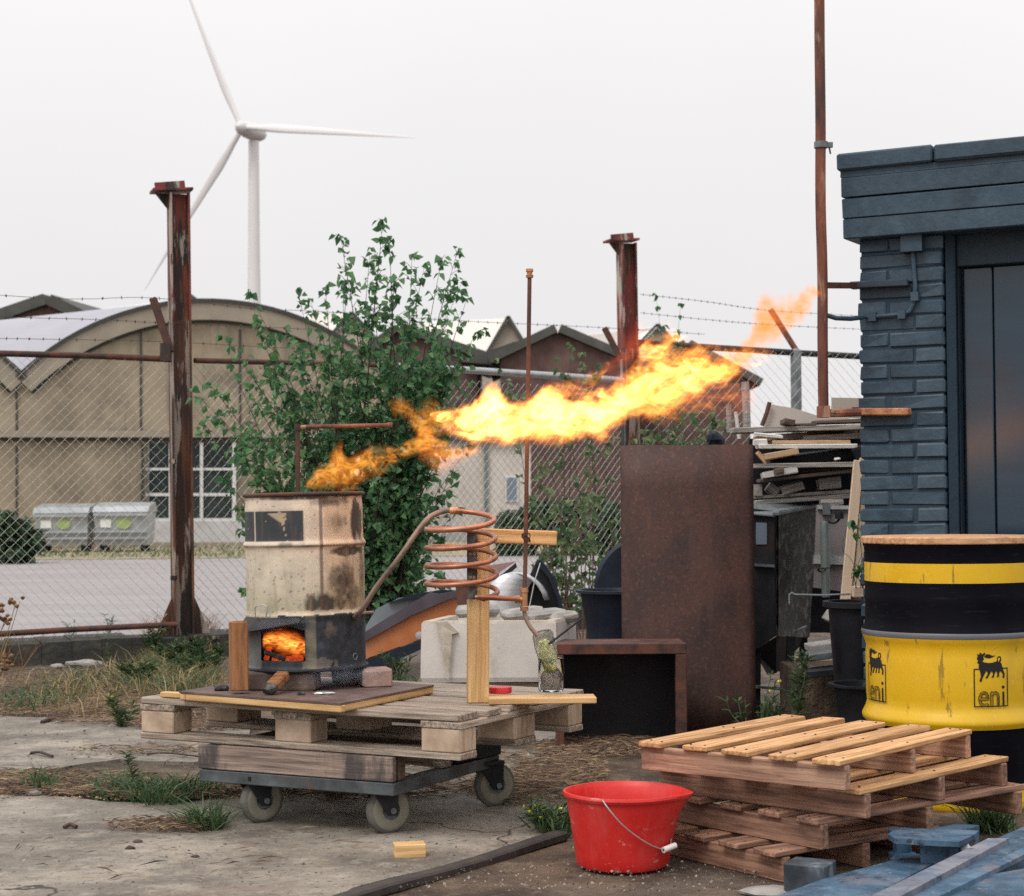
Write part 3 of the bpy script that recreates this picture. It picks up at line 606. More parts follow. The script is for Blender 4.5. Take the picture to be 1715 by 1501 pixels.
def hbeam(p, h, sz, name, label, lean=(0, 0), brk=True, rot=R(20), capw=1.7):
    t = thing(name, label, 'post', p, 'rusty steel posts of the fence'); top = Vector((p.x + lean[0], p.y + lean[1], h)); base = Vector(p)
    ex = Vector((math.cos(rot), math.sin(rot), 0)); ey = Vector((-math.sin(rot), math.cos(rot), 0)); hs_ = sz / 2
    zc_ = h - (h - 1) * .40
    def section(z0, z1):
        mb = MB(); a = base.lerp(top, z0 / h); b = base.lerp(top, z1 / h); a.z, b.z = z0, z1
        prof = [(-hs_, -hs_), (-hs_ + .014, -hs_), (-hs_ + .014, -.005), (hs_ - .014, -.005), (hs_ - .014, -hs_), (hs_, -hs_), (hs_, hs_), (hs_ - .014, hs_), (hs_ - .014, .005), (-hs_ + .014, .005), (-hs_ + .014, hs_), (-hs_, hs_)]
        mb.prism([a + ex * x + ey * y for x, y in prof], b - a); return mb
    section(0.1, zc_).build('shaft', post_rust, t); section(zc_, h).build('shaft', post_red, t)['label'] = 'upper part of the post with flaking red paint'
    mb = MB(); cw = sz * capw; c = top + ex * (-.04); mb.beam(c - ex * cw * .62 + Vector((0, 0, .012)), c + ex * cw * .55 + Vector((0, 0, .03)), sz * 1.25, .02, ch=.003); mb.beam(c - ex * cw * .56 + ey * (-sz * .5) + Vector((0, 0, .035)), c + ex * cw * .3 + ey * (-sz * .5) + Vector((0, 0, .06)), .03, .045); mb.build('cap_plate', post_red, t)
    mb = MB(); mb.prism([top - ex * hs_ + Vector((0, 0, 0)), top - ex * (hs_ + .09), top - ex * hs_ - Vector((0, 0, .11))], ey * .02); mb.build('gusset', post_rust, t)
    if brk:
        for s_ in (-1, 1):
            b0 = Vector((base.x, base.y, .13)); mb = MB(); mb.prism([b0 + ex * s_ * hs_, b0 + ex * s_ * (hs_ + .13), b0 + ex * s_ * hs_ + Vector((0, 0, .30))], ey * .02 - ey * .01); mb.build('gusset', post_rust, t)
        mb = MB(); mb.box(base + Vector((0, 0, .135)), (sz + .32, sz + .1, .02), Matrix.Rotation(rot, 3, 'Z')); mb.build('foot_plate', post_rust, t)
    return t
pl = hbeam(F1, 3.185, .138, 'fence_post', 'tall rusty steel post with flaking red top left of the drum', lean=(-.03, 0))
pm = hbeam(F2, 3.275, .138, 'fence_post', 'rusty steel post rising behind the big flame', lean=(-.02, 0), brk=False)
def arm(post, u0, v0, u1, v1, Y, r=.026):
    mb = MB(); a, b = at(u0, v0, Y), at(u1, v1, Y); mb.beam(a, b, .05, .05, ch=.006); o = mb.build('barbed_wire_arm', rust_dark, post); return a, b
A1 = arm(pl, 286, 590, 256, 499, 12.2); mb = MB(); mb.box(at(278, 590, 12.2), (.07, .07, .12)); mb.build('bracket', post_rust, pl)
A2 = arm(pm, 1040, 602, 1012, 549, 15.3)
for uu, vv in ((289, 773), (291, 968)):
    mb = MB(); mb.box(at(uu, vv, 12.2), (.035, .06, .03)); mb.build('lug', post_rust, pl)
P3 = Vector((at(1334, 700, 16.4).x, 16.4, 0)); gp = thing('fence_post', 'plain grey tubular fence post with an angled arm right of the flame', 'post', P3)
mb = MB(); mb.lathe([(.05, 0), (.05, at(1334, 588, 16.4).z), (.03, at(1334, 584, 16.4).z), (0, at(1334, 584, 16.4).z)], P3, n=16); mb.build('shaft', steel_grey, gp, True)
mb = MB(); mb.tube([at(1334, 588, 16.4), at(1290, 518, 16.4)], .028, 10); mb.build('barbed_wire_arm', rust_pipe, gp, True)
RAILZ = 2.05
def rail(pts, r, mat, label, parent=None):
    mb = MB(); mb.tube(pts, r, 10); return tag(mb.build('fence_rail', mat, None, True), label, 'rail')
rail([Vector((-5.0, 11.0, 2.04)), at(150, 596, 12.05), at(288, 602, 12.25)], .022, rust_dark, 'rusty top rail of the fence left of the red-topped post')
rail([at(326, 604, 12.35), at(500, 608, 12.9), at(640, 612, 13.4)], .020, rust_dark, 'rusty top rail running from the tall post into the birch')
rail([at(640, 612, 13.5), at(800, 621, 14.1), at(1000, 634, 15.0), at(1042, 637, 15.3)], .028, galv, 'pale galvanised top rail behind the upright pipe')
rail([at(1070, 574, 15.5), at(1125, 578, 15.6), at(1330, 591, 16.4), at(1560, 604, 17)], .030, steel_dark, 'dark top rail running to the grey fence post')
rail([Vector((-5.0, 11.0, .21)), at(0, 1062, 11.75), at(130, 1054, 12.0), at(296, 1046, 12.2)], .020, rust_dark, 'rusty bottom rail of the fence just above the kerb')
def chainlink(a, b, z0, z1, mat, label, w=.036, r=.0019, sag=0):
    d = b - a; L = d.length; d = d / L; nrm = Vector((d.y, -d.x, 0)); nc = int(L / w); nr = int((z1 - z0) / w)
    V = []; Fc = []
    for k in range(nc):
        base = len(V)
        for j in range(nr + 1):
            x = (k + ((j + k) % 2)) * w; o_ = .002 if (j % 2) else -.002
            bow = .03 * mnoise.noise(Vector((k * w * 1.3, j * w * 1.3, 0)))
            c = a + d * x + nrm * (o_ + bow) + Vector((0, 0, z0 + j * w + .01 * mnoise.noise(Vector((k * w * .9, 3, 0)))))
            for q in ((1, 0), (-.5, .87), (-.5, -.87)):
                V.append(c + nrm * q[0] * r + d * q[1] * r)
        for j in range(nr):
            for q in range(3):
                q2 = (q + 1) % 3; Fc.append((base + j * 3 + q, base + j * 3 + q2, base + j * 3 + 3 + q2, base + j * 3 + 3 + q))
    mb = MB(); mb.v = [tuple(p) for p in V]; mb.f = Fc; mb.mi = [0] * len(Fc); o = mb.build('chain_link_mesh', mat, None, recalc=False); tag(o, label, 'fence mesh', kind='stuff'); return o
chainlink(F0, F1 - (F1 - F0).normalized() * .09, .12, 2.03, wire_mat, 'galvanised diamond mesh left of the tall red-topped post')
chainlink(F1 + (F2 - F1).normalized() * .09, F2 - (F2 - F1).normalized() * .08, .14, 2.03, wire_mat, 'galvanised diamond mesh behind the birch and the drum')
chainlink(F2 + Vector((.1, 0.04, 0)), P3 + Vector((1.2, .25, 0)), .14, 2.40, wire_mat, 'galvanised diamond mesh by the grey post', w=.05)
def barbed(pts, label, r=.0022, step=.10):
    P = bez(pts, 30); mb = MB(); mb.tube(P, r, 4); acc = 0; last = P[0]
    for p, q in zip(P[:-1], P[1:]):
        L = (q - p).length; n = max(1, int(L / step)); 
        for k in range(n):
            c = p.lerp(q, (k + .5) / n); an = random.uniform(0, 3.14); d = Vector((.2, math.cos(an), math.sin(an))) * .011
            mb.beam(c - d, c + d, .004, .004); d2 = Vector((-.2, -math.sin(an), math.cos(an))) * .011; mb.beam(c - d2, c + d2, .004, .004)
    tag(mb.build('barbed_wire', wire_dark), label, 'barbed wire', 'strands of barbed wire along the fence')
barbed([at(-60, 491, 11.6), at(120, 501, 11.9), A1[1], at(430, 518, 12.9), at(520, 521, 13.3), at(760, 537, 14.2), A2[1], at(1180, 560, 15.9)], 'topmost barbed wire strand running across the whole fence')
barbed([at(-60, 566, 11.6), at(60, 568, 11.8), at(262, 572, 12.2), at(420, 580, 12.8), at(620, 590, 13.6)], 'lowest barbed wire strand over the zinc roof on the left')
barbed([at(-60, 530, 11.6), at(150, 535, 12), at(270, 541, 12.2), at(440, 548, 12.8), at(600, 556, 13.5)], 'middle barbed wire strand crossing the rounded gable')
barbed([at(1072, 493, 15.6), at(1180, 505, 16), at(1288, 520, 16.4), at(1450, 530, 17)], 'upper barbed wire strand right of the middle post')
barbed([at(1072, 524, 15.6), at(1200, 537, 16), at(1305, 545, 16.4), at(1450, 552, 17)], 'lower barbed wire strand right of the middle post')

# ================================================================== SHED ON THE RIGHT
sc0 = Vector((at(1441, 700, 7.2).x, 7.2, 0)); sdv = Vector((.885, -.466, 0)).normalized(); snv = Vector((sdv.y, -sdv.x, 0)).normalized()   # along the wall, out of the wall
shed = thing('brick_shed', 'blue-black painted brick shed with a plank door at the right edge', 'shed', sc0)
def sp_(x, z, off=0.0): return sc0 + sdv * x + snv * off + Vector((0, 0, z))
def shp(u, v, off=0.0):
    d = ray(u, v); P0 = sc0 + snv * off; t_ = (P0 - CAMLOC).dot(snv) / d.dot(snv); return CAMLOC + d * t_
def sx_(u, v=700, off=0.0): p = shp(u, v, off) - sc0; return p.dot(sdv)
def szv(u, v, off=0.0): return shp(u, v, off).z
PW = sx_(1583); zt_ = szv(1441, 402)
mb = MB(); mb.prism([sp_(.012, 0, -.002), sp_(PW - .005, 0, -.002), sp_(PW - .005, zt_, -.002), sp_(.012, zt_, -.002)], -snv * .28); mb.build('mortar_core', shed_mortar, shed)
brick_cache = {}
def brick_mesh(L, k):
    key = (round(L, 3), k)
    if key in brick_cache: return brick_cache[key]
    rr = random.Random(k * 31 + int(L * 1000)); vs, fs = cbox_data(L, .10, .0555, .006)
    vs = [(x + rr.uniform(-1, 1) * .003, y + rr.uniform(-1, 1) * .003, z + rr.uniform(-1, 1) * .0028) for x, y, z in vs]
    me = bpy.data.meshes.new('brick'); me.from_pydata(vs, [], fs); me.materials.append(shed_paint)
    bm = bmesh.new(); bm.from_mesh(me); bmesh.ops.recalc_face_normals(bm, faces=bm.faces); bm.to_mesh(me); bm.free()
    brick_cache[key] = me; return me
pitch = .0635; ncs = int(zt_ / pitch); rotS = Matrix(((sdv.x, -snv.x, 0), (sdv.y, -snv.y, 0), (0, 0, 1))).to_4x4()
for c in range(ncs + 1):
    z = zt_ - .03 - c * pitch
    if z < .03: break
    Lh, Lf = PW * .335, PW * .635
    row = [Lh, Lf] if c % 2 == 0 else [Lf, Lh]
    x = 0.0
    for q, L in enumerate(row):
        x0 = x + (random.uniform(-.008, .006) if q == 0 else 0)
        me = brick_mesh(L, random.randint(0, 5)); o = bpy.data.objects.new('brick', me)
        Mx = Matrix.Translation(sp_(x0 + L / 2, z + random.uniform(-.002, .002), -.045 + random.uniform(-.002, .004))) @ rotS @ Matrix.Rotation(random.uniform(-.012, .012), 4, 'Y')
        link(o, shed, Mx); x += L + PW * .03
# cornice courses and coping, jutting out
def sbeam(name, u0, v0, v1, off0, off1, mat, u1=1800, chm=.004):
    x0 = sx_(u0, (v0 + v1) / 2, off1); x1 = x0 + 1.6 if u1 > 1750 else sx_(u1, (v0 + v1) / 2, off1)
    za, zb = szv(u0, v0, off1), szv(u0, v1, off1); zc_ = (za + zb) / 2
    return board(name, sp_(x0, zc_, (off0 + off1) / 2), sp_(x1, zc_, (off0 + off1) / 2), off1 - off0, za - zb, mat, shed, ch=chm, jit=.004)
sbeam('coping_stone', 1400, 257, 286, -.25, .105, shed_paint, 1561, .008); sbeam('coping_stone', 1563, 242, 271, -.25, .107, shed_paint, 1800, .008)
sbeam('cornice_board', 1407, 286.4, 298, -.25, .083, shed_paint, chm=.002); sbeam('cornice_course', 1408, 298.6, 331.6, -.25, .086, shed_paint, chm=.004)
sbeam('cornice_course', 1410, 332.4, 365.8, -.25, .081, shed_paint, chm=.004); sbeam('cornice_course', 1412, 366.6, 400, -.25, .077, shed_paint, chm=.004)
# door recess: jamb, header, planks
xj0, xj1 = PW + .005, sx_(1611, 700, -.10)
zdt = szv(1612, 447, -.12)
mb = MB(); mb.prism([sp_(xj0, 0, -.02), sp_(xj0 + .03, 0, -.05), sp_(xj0 + .03, zt_, -.05), sp_(xj0, zt_, -.02)], -snv * .2); mb.build('reveal', shed_mortar, shed)
board('door_jamb', sp_((xj0 + .03 + xj1) / 2, 0, -.11), sp_((xj0 + .03 + xj1) / 2, zdt + .02, -.11), .08, xj1 - xj0 - .035, shed_jamb, shed, up=tuple(sdv))
board('lintel', sp_(xj0 + .03, (zdt + zt_ + .06) / 2 - .003, -.105), sp_(PW + 1.4, (zdt + zt_ + .06) / 2 - .003, -.105), .06, zt_ - zdt + .06, shed_mortar, shed)
d0 = MB(); d0.prism([sp_(xj1, 0, -.155), sp_(PW + 1.4, 0, -.155), sp_(PW + 1.4, zdt, -.155), sp_(xj1, zdt, -.155)], -snv * .02); dr = d0.build('door', shed_mortar, shed)
xs = [xj1 + .004, sx_(1666, 700, -.13), sx_(1666, 700, -.13) + .135, sx_(1666, 700, -.13) + .27, sx_(1666, 700, -.13) + .41, sx_(1666, 700, -.13) + .55, sx_(1666, 700, -.13) + .69]
for a_, b_ in zip(xs[:-1], xs[1:]):
    board('plank', sp_((a_ + b_) / 2, .03, -.138), sp_((a_ + b_) / 2, zdt - .006, -.138), .025, b_ - a_ - .006, shed_door, dr, up=tuple(sdv), ch=.004, jit=.001)
board('side_wall_core', sp_(.02, zt_ / 2, -.9), sp_(.30, zt_ / 2, -.9), 1.15, zt_, shed_mortar, shed, jit=0); board('roof_slab', sp_(.0, zt_ + .12, -.9), sp_(1.8, zt_ + .12, -.9), 1.2, .12, shed_mortar, shed, jit=0)
board('rear_wall', sp_(.3, zt_ / 2, -1.4), sp_(1.8, zt_ / 2, -1.4), .1, zt_, shed_mortar, shed, jit=0)
# fittings on the pillar
x0 = sx_(1528, 405, .03); mb = MB(); mb.box(sp_(x0, szv(1528, 404, .03), .026), (.085, .05, .085), rotS.to_3x3()); jb = mb.build('junction_box', shed_paint, shed)
mb = MB(); mb.tube([at(1384, 528, 7.05), at(1400, 533, 7.05), at(1425, 534, 7.08), shp(1450, 531, .02), shp(1480, 529, .018), shp(1512, 526, .018), shp(1524, 521, .018), shp(1531, 505, .018), shp(1533, 480, .018), shp(1531, 455, .018), shp(1529, 424, .018)], .0095, 8); mb.build('conduit', shed_paint, shed, True)
for u, v in ((1462, 531), (1511, 527), (1533, 497)): mb = MB(); mb.box(shp(u, v, .02), (.03, .03, .035), rotS.to_3x3()); mb.build('conduit_clip', shed_paint, shed)

# ------------------------------------------------------------------ tall rusty pipe held off the shed wall
YR = 7.0
tp = thing('rusty_pipe', 'tall thin rusty pipe standing off the left edge of the blue-black shed', 'pipe', at(1376, 697, YR))
mb = MB(); n = 26; P = [at(1379 - 8 * (k / (n - 1)), 690 - (790 * k / (n - 1)), YR) for k in range(n)]
P = [p + Vector((mnoise.noise(p * 3) * .004, 0, 0)) for p in P]
mb.tube(P, .0205, 12); mb.build('shaft', rust_pipe, tp, True)
mb = MB(); mb.tube([at(1379.5, 691, YR), at(1400, 692, YR), at(1440, 691, YR + .03)], .0165, 8); mb.build('elbow', rust_pipe, tp, True)
mb = MB(); mb.box(at(1379, 690, YR), (.045, .045, .045)); mb.build('elbow_joint', rust_pipe, tp)
b0, b1 = shp(1424, 690, .035), shp(1524, 690, .035); board('bracket', b0, b1, .05, .028, rust_bright, tp, ch=.004)
mb = MB(); mb.box(b0 + Vector((.02, -.01, 0)), (.03, .06, .034)); mb.build('bracket_clamp', rust_dark, tp)
b0, b1 = shp(1425, 479, .03), shp(1522, 474, .03); board('bracket', b0, b1, .045, .028, shed_jamb, tp, ch=.004); mb = MB(); mb.beam(at(1380, 478, YR), b0 + (b1 - b0) * .1, .03, .022); mb.build('bracket_arm', rust_dark, tp)
mb = MB(); mb.lathe([(.0215, -.014), (.0275, -.012), (.0275, .012), (.0215, .014)], at(1375, 243, YR), n=14); mb.box(at(1388, 243, YR), (.03, .018, .02)); mb.tube([at(1388, 243, YR), at(1391, 258, YR)], .004, 5); mb.build('pipe_clamp', steel_grey, tp)

# ================================================================== YELLOW-BLACK DRUM
DX, DY, DR = at(1590, 900, 6.25).x, 6.25, .2925
zt0 = at(1560, 913, 6.0).z
ed = thing('oil_drum', 'yellow and black oil drum with a wooden lid in front of the shed', 'oil drum', (DX, DY, 0))
zh1, zh2, zb = at(1590, 1066, 5.96).z, at(1590, 1213, 5.96).z, 0.0
k_ = zt0
zy0, zy1 = at(1590, 978, 5.96).z, at(1590, 945, 5.96).z
prof = [(0, .02, 1), (DR - .02, .02, 1), (DR - .004, .0, 0), (DR + .003, .012, 0), (DR, .03, 0), (DR, .06, 0), (DR, .085, 1), (DR - .001, zh2 - .030, 1), (DR + .001, zh2 - .022, 0),
        (DR + .013, zh2 - .008, 0), (DR + .014, zh2, 0), (DR + .012, zh2 + .010, 0), (DR + .002, zh2 + .028, 0), (DR - .004, zh2 + .05, 0), (DR - .001, zh2 + .075, 0), (DR, zh1 - .075, 0), (DR - .003, zh1 - .05, 0), (DR + .004, zh1 - .028, 0), (DR + .012, zh1 - .012, 2), (DR + .014, zh1, 2),
        (DR + .012, zh1 + .008, 1), (DR + .002, zh1 + .022, 1), (DR, zh1 + .05, 1), (DR - .002, zh1 + .10, 1), (DR + .002, zh1 + .115, 1), (DR - .002, zh1 + .13, 1), (DR, zy0, 0), (DR, zy1, 1), (DR, zt0 - .012, 1), (DR + .004, zt0 - .006, 1), (DR + .004, zt0, 1), (DR - .01, zt0, 1), (0, zt0 - .004, 1)]
mb = MB(); mb.lathe([(r, z) for r, z, _ in prof], (DX, DY, 0), n=96, mis=[q for _, _, q in prof]); mb.build('shell', [eni_yellow, eni_black, eni_highlight], ed, True)
mb = MB(); mb.lathe([(0, 0), (DR + .008, 0), (DR + .010, .003), (DR + .010, .020), (DR + .006, .024), (0, .024)], (DX, DY, zt0 + .002), n=72); lid = mb.build('lid', wood_lid, ed)

def poly_in(P, X, Z):
    P = np.array(P); inside = np.zeros(X.shape, bool); j = len(P) - 1
    for i in range(len(P)):
        xi, zi = P[i]; xj, zj = P[j]
        c = ((zi > Z) != (zj > Z)); t = (xj - xi) * (Z - zi) / (zj - zi + 1e-12) + xi
        inside ^= c & (X < t); j = i
    return inside
def seg_in(pts, w, X, Z):
    m_ = np.zeros(X.shape, bool); pts = np.array(pts, float)
    ws = w if hasattr(w, '__len__') else [w] * len(pts)
    for (a, b, wa, wb) in zip(pts[:-1], pts[1:], ws[:-1], ws[1:]):
        d = b - a; L = (d ** 2).sum() + 1e-12; t = np.clip(((X - a[0]) * d[0] + (Z - a[1]) * d[1]) / L, 0, 1)
        m_ |= np.hypot(X - a[0] - t * d[0], Z - a[1] - t * d[1]) < (wa + (wb - wa) * t) / 2
    return m_
# mark in its own pixels: frame 845..1100 x 1010..1275, beast above it (taken from the enlarged photo), up = -y
def logo_mask(X, Y_):
    M_ = np.zeros(X.shape, bool)
    M_ |= seg_in([(905, 1014), (847, 1014), (847, 1273), (1100, 1273), (1100, 1010), (1062, 1010)], 8, X, Y_)
    body = [(868, 905), (880, 915), (893, 897), (905, 912), (925, 898), (930, 912), (912, 928), (918, 945), (905, 962), (925, 968), (960, 972), (1000, 970), (1030, 962), (1050, 975), (1058, 1000), (1066, 1025), (1078, 1050), (1072, 1082), (1058, 1076), (1062, 1052), (1045, 1030), (1032, 1040), (1030, 1068), (1012, 1074), (1018, 1050), (1010, 1028), (996, 1046), (990, 1072), (970, 1076), (984, 1050), (975, 1026), (958, 1050), (942, 1078), (925, 1076), (945, 1048), (935, 1024), (922, 1046), (905, 1078), (898, 1102), (882, 1096), (895, 1064), (888, 1030), (878, 1000), (882, 978), (868, 970), (876, 955), (866, 940), (874, 925)]
    M_ |= poly_in(body, X, Y_)
    M_ |= poly_in([(918, 930), (935, 912), (955, 910), (975, 920), (1005, 922), (990, 930), (960, 940), (935, 936)], X, Y_)
    M_ |= seg_in([(1035, 970), (1046, 950), (1042, 932), (1028, 930), (1018, 942), (1020, 958), (1006, 970), (992, 966)], [14, 11, 9, 8, 8, 8, 8, 6], X, Y_)
    # the letters e n i, drawn with a double line
    e_ = [(885, 1222), (942, 1222), (942, 1205), (932, 1184), (914, 1177), (896, 1186), (886, 1208), (884, 1232), (892, 1254), (910, 1266), (938, 1262)]
    n_ = [(972, 1268), (972, 1180), (972, 1205), (984, 1184), (1003, 1179), (1018, 1190), (1022, 1212), (1022, 1268)]
    for st in (e_, n_):
        M_ |= seg_in(st, 22, X, Y_) & ~seg_in(st, 12, X, Y_) | seg_in(st, 3.5, X, Y_)
    M_ |= seg_in([(1063, 1180), (1063, 1266)], 16, X, Y_) | (np.hypot(X - 1063, Y_ - 1142) < 11)
    return M_
def put_logo(a_c):
    stp = 2.6; xs_ = np.arange(835, 1112, stp); ys_ = np.arange(890, 1284, stp)
    X, Yg = np.meshgrid(xs_ + stp / 2, ys_ + stp / 2); Mk = logo_mask(X, Yg)
    k = 1 / 4.17 * px(5.96); ang = lambda x: a_c + (x - 972) * k / DR; zz = lambda y: zh1 - (y - 785) * k * 1.0
    mb = MB(); r = DR + .0012
    idx = {}
    def vid(i, j):
        if (i, j) not in idx:
            a = ang(xs_[0] + stp * j); idx[(i, j)] = len(mb.v); mb.v.append((DX + r * math.sin(a), DY - r * math.cos(a), zz(ys_[0] + stp * i)))
        return idx[(i, j)]
    for i in range(Mk.shape[0]):
        j = 0
        while j < Mk.shape[1]:
            if Mk[i, j]:
                j0 = j
                while j < Mk.shape[1] and Mk[i, j] and j - j0 < 6: j += 1
                mb.f.append((vid(i, j0), vid(i + 1, j0), vid(i + 1, j), vid(i, j))); mb.mi.append(0)
            else: j += 1
    o = mb.build('logo', logo_black, ed, recalc=False); o['label'] = 'black six-legged beast above the letters eni in a square frame'
aL = math.asin((1654 - 1592) / 141.0) - R(13.6); put_logo(aL); put_logo(aL - R(86))

# ================================================================== TROLLEY, PALLET, DRUM STOVE
ZT = .40
A = gz(771, 1199, ZT); B = gz(234, 1168, ZT); Cc = gz(976, 1155, ZT)
exP = (A - B).normalized(); eyP = Vector((-exP.y, exP.x, 0)); Lp = (A - B).length; Wp = (Cc - A).dot(eyP)
pal = thing('pallet', 'weathered grey pallet lying on the wheeled trolley', 'pallet', (B + exP * Lp / 2 + eyP * Wp / 2) * 1.0 - Vector((0, 0, .135)))
def pp_(x, y, z): return B + exP * x + eyP * y + Vector((0, 0, z))       # local: x along the front edge, y away, z below the top
t1, t2, hb_, t3 = .021, .021, .072, .021
ybs = [(0, .13), (.165, .09), (.30, .14), (.475, .09), (.60, .09), (Wp - .13, .13)]
for y, w in ybs:
    board('deck_board', pp_(random.uniform(-.004, .004), y + w / 2, -t1 / 2), pp_(Lp + random.uniform(-.01, .004), y + w / 2, -t1 / 2), w, t1, wood_grey, pal, jit=.003)
xb = [(.0, .142), (Lp / 2 - .071, .142), (Lp - .142, .142)]
for x, w in xb: board('cross_board', pp_(x + w / 2, -.0, -t1 - t2 / 2), pp_(x + w / 2, Wp, -t1 - t2 / 2), w, t2, wood_grey, pal, jit=.002)
for y, w in ((.002, .10), (Wp / 2 - .07, .14), (Wp - .102, .10)):
    for x, w2 in xb: board('block', pp_(x + .003, y + w / 2, -t1 - t2 - hb_ / 2), pp_(x + w2 - .003, y + w / 2, -t1 - t2 - hb_ / 2), w, hb_, wood_block, pal, ch=.004, jit=.001)
    board('bottom_board', pp_(0, y + w / 2, -t1 - t2 - hb_ - t3 / 2), pp_(Lp, y + w / 2, -t1 - t2 - hb_ - t3 / 2), w, t3, wood_grey, pal, jit=.003)
ZPB = ZT - t1 - t2 - hb_ - t3        # underside of the pallet
# trolley
def onY(u, v, Y): return at(u, v, Y)
TR = at(659, 1320, 5.47); TL0 = at(333, 1300, 5.80); 
tx = Vector((TR.x - TL0.x, TR.y - TL0.y, 0)); TLn = tx.length; tx.normalize(); ty = Vector((-tx.y, tx.x, 0)); TWd = .70
tb = Vector((TR.x, TR.y, 0)) - tx * TLn
zf0, zf1 = .146, .184
tro = thing('trolley', 'low wooden trolley with a steel angle frame on four pale casters', 'trolley', tb + tx * TLn / 2 + ty * TWd / 2)
def tq(x, y, z): return tb + tx * x + ty * y + Vector((0, 0, z))
zm = (zf0 + zf1) / 2
board('frame_bar', tq(0, .003, zm), tq(TLn, .003, zm), .006, zf1 - zf0, frame_steel, tro, jit=0); board('frame_bar', tq(TLn - .003, .008, zm), tq(TLn - .003, TWd, zm), .006, zf1 - zf0, frame_steel, tro, jit=0)
board('frame_bar', tq(.003, .008, zm), tq(.003, TWd, zm), .006, zf1 - zf0, frame_steel, tro, jit=0); board('frame_bar', tq(0, TWd - .003, zm), tq(TLn, TWd - .003, zm), .006, zf1 - zf0, frame_steel, tro, jit=0)
for y in (.03, TWd - .03): board('frame_flange', tq(.008, y, zf1 - .004), tq(TLn - .008, y, zf1 - .004), .045, .005, frame_steel, tro, jit=0)
for x in (.03, TLn - .03): board('frame_flange', tq(x, .056, zf1 - .003), tq(x, TWd - .056, zf1 - .003), .045, .005, frame_steel, tro, jit=0)
zw = ZPB - .002
board('side_board', tq(-.004, .012, (zf1 + .003 + zw) / 2), tq(TLn - .003, .012, (zf1 + .003 + zw) / 2), .024, zw - zf1 - .003, wood_trolley, tro, jit=.001)
board('side_board', tq(0, TWd - .012, (zf1 + zw) / 2), tq(TLn, TWd - .012, (zf1 + zw) / 2), .024, zw - zf1, wood_dark, tro, jit=.001)
board('end_post', tq(TLn - .012, .018 + .02, (zf1 + zw) / 2), tq(TLn - .012, .018 + .06, (zf1 + zw) / 2), .02, zw - zf1 - .004, wood_dark, tro, jit=.001)
board('end_board', tq(.015, .03, (zf1 + zw) / 2), tq(.015, TWd - .03, (zf1 + zw) / 2), .022, zw - zf1 - .004, wood_dark, tro, jit=.001)
board('inner_board', tq(.1, TWd * .42, zw - .03), tq(TLn - .05, TWd * .42, zw - .03), .05, .05, wood_dark, tro); board('inner_board', tq(.06, TWd * .7, zf1 + .012), tq(TLn - .01, TWd * .5, zf1 + .012), .05, .02, wood_grey, tro)
board('dark_beam', tq(TLn - .06, TWd * .62, (zf1 + zw) / 2), tq(TLn - .03, TWd * .99, (zf1 + zw) / 2), .09, zw - zf1 - .006, steel_dark, tro)
def caster(u, v, label, ang, back=False):
    c = gz(u, v, 0.0) + Vector((0, .02, 0)); r = .073
    ct = bpy.data.objects.new('caster', None); link(ct, tro, Matrix.Translation(Vector((c.x, c.y, 0)))); ct['label'] = label
    ax = Vector((math.cos(ang), math.sin(ang), 0)); fw = Vector((-ax.y, ax.x, 0)); hub = Vector((c.x, c.y, r + .014))
    if False: pass
    Ma = Matrix.Translation(hub) @ ax.to_track_quat('Z', 'Y').to_matrix().to_4x4()
    mb = MB(); mb.lathe([(.030, -.020), (.05, -.021), (.062, -.019), (r, -.010), (r + .0015, 0), (r, .010), (.062, .019), (.05, .021), (.030, .020)], (0, 0, 0), n=40, M=Ma, mis=[0, 0, 1, 1, 1, 1, 0, 0, 0]); mb.build('tyre', [rubber_wheel, rubber_worn], ct, True)
    mb = MB(); mb.lathe([(0, -.014), (.028, -.014), (.031, -.018), (.031, .018), (.028, .014), (0, .014)], (0, 0, 0), n=24, M=Ma); mb.lathe([(0, -.036), (.010, -.036), (.010, .036), (0, .036)], (0, 0, 0), n=10, M=Ma); mb.build('hub', steel_grey, ct, True)
    topc = hub - fw * .03 + Vector((0, 0, zf0 + .012 - hub.z))
    mb = MB()
    for s_ in (-1, 1):
        o_ = ax * s_ * .027; mb.prism([hub + o_ + fw * .016 - Vector((0, 0, .016)), hub + o_ - fw * .016 - Vector((0, 0, .014)), topc + o_ - fw * .045, topc + o_ + fw * .05], ax * s_ * .005)
    mb.build('fork', steel_dark, ct)
    mb = MB(); mb.box(topc + Vector((0, 0, .008)), (.1, .085, .012), Matrix.Rotation(ang, 3, 'Z')); mb.lathe([(0, -.014), (.03, -.014), (.034, 0), (0, 0)], topc, n=16); mb.build('swivel_plate', steel_dark, ct)
caster(437, 1387, 'front left caster', R(-52)); caster(650, 1405, 'front right caster', R(-58)); caster(828, 1359, 'rear right caster', R(-60)); caster(560, 1345, 'rear left caster', R(-40))

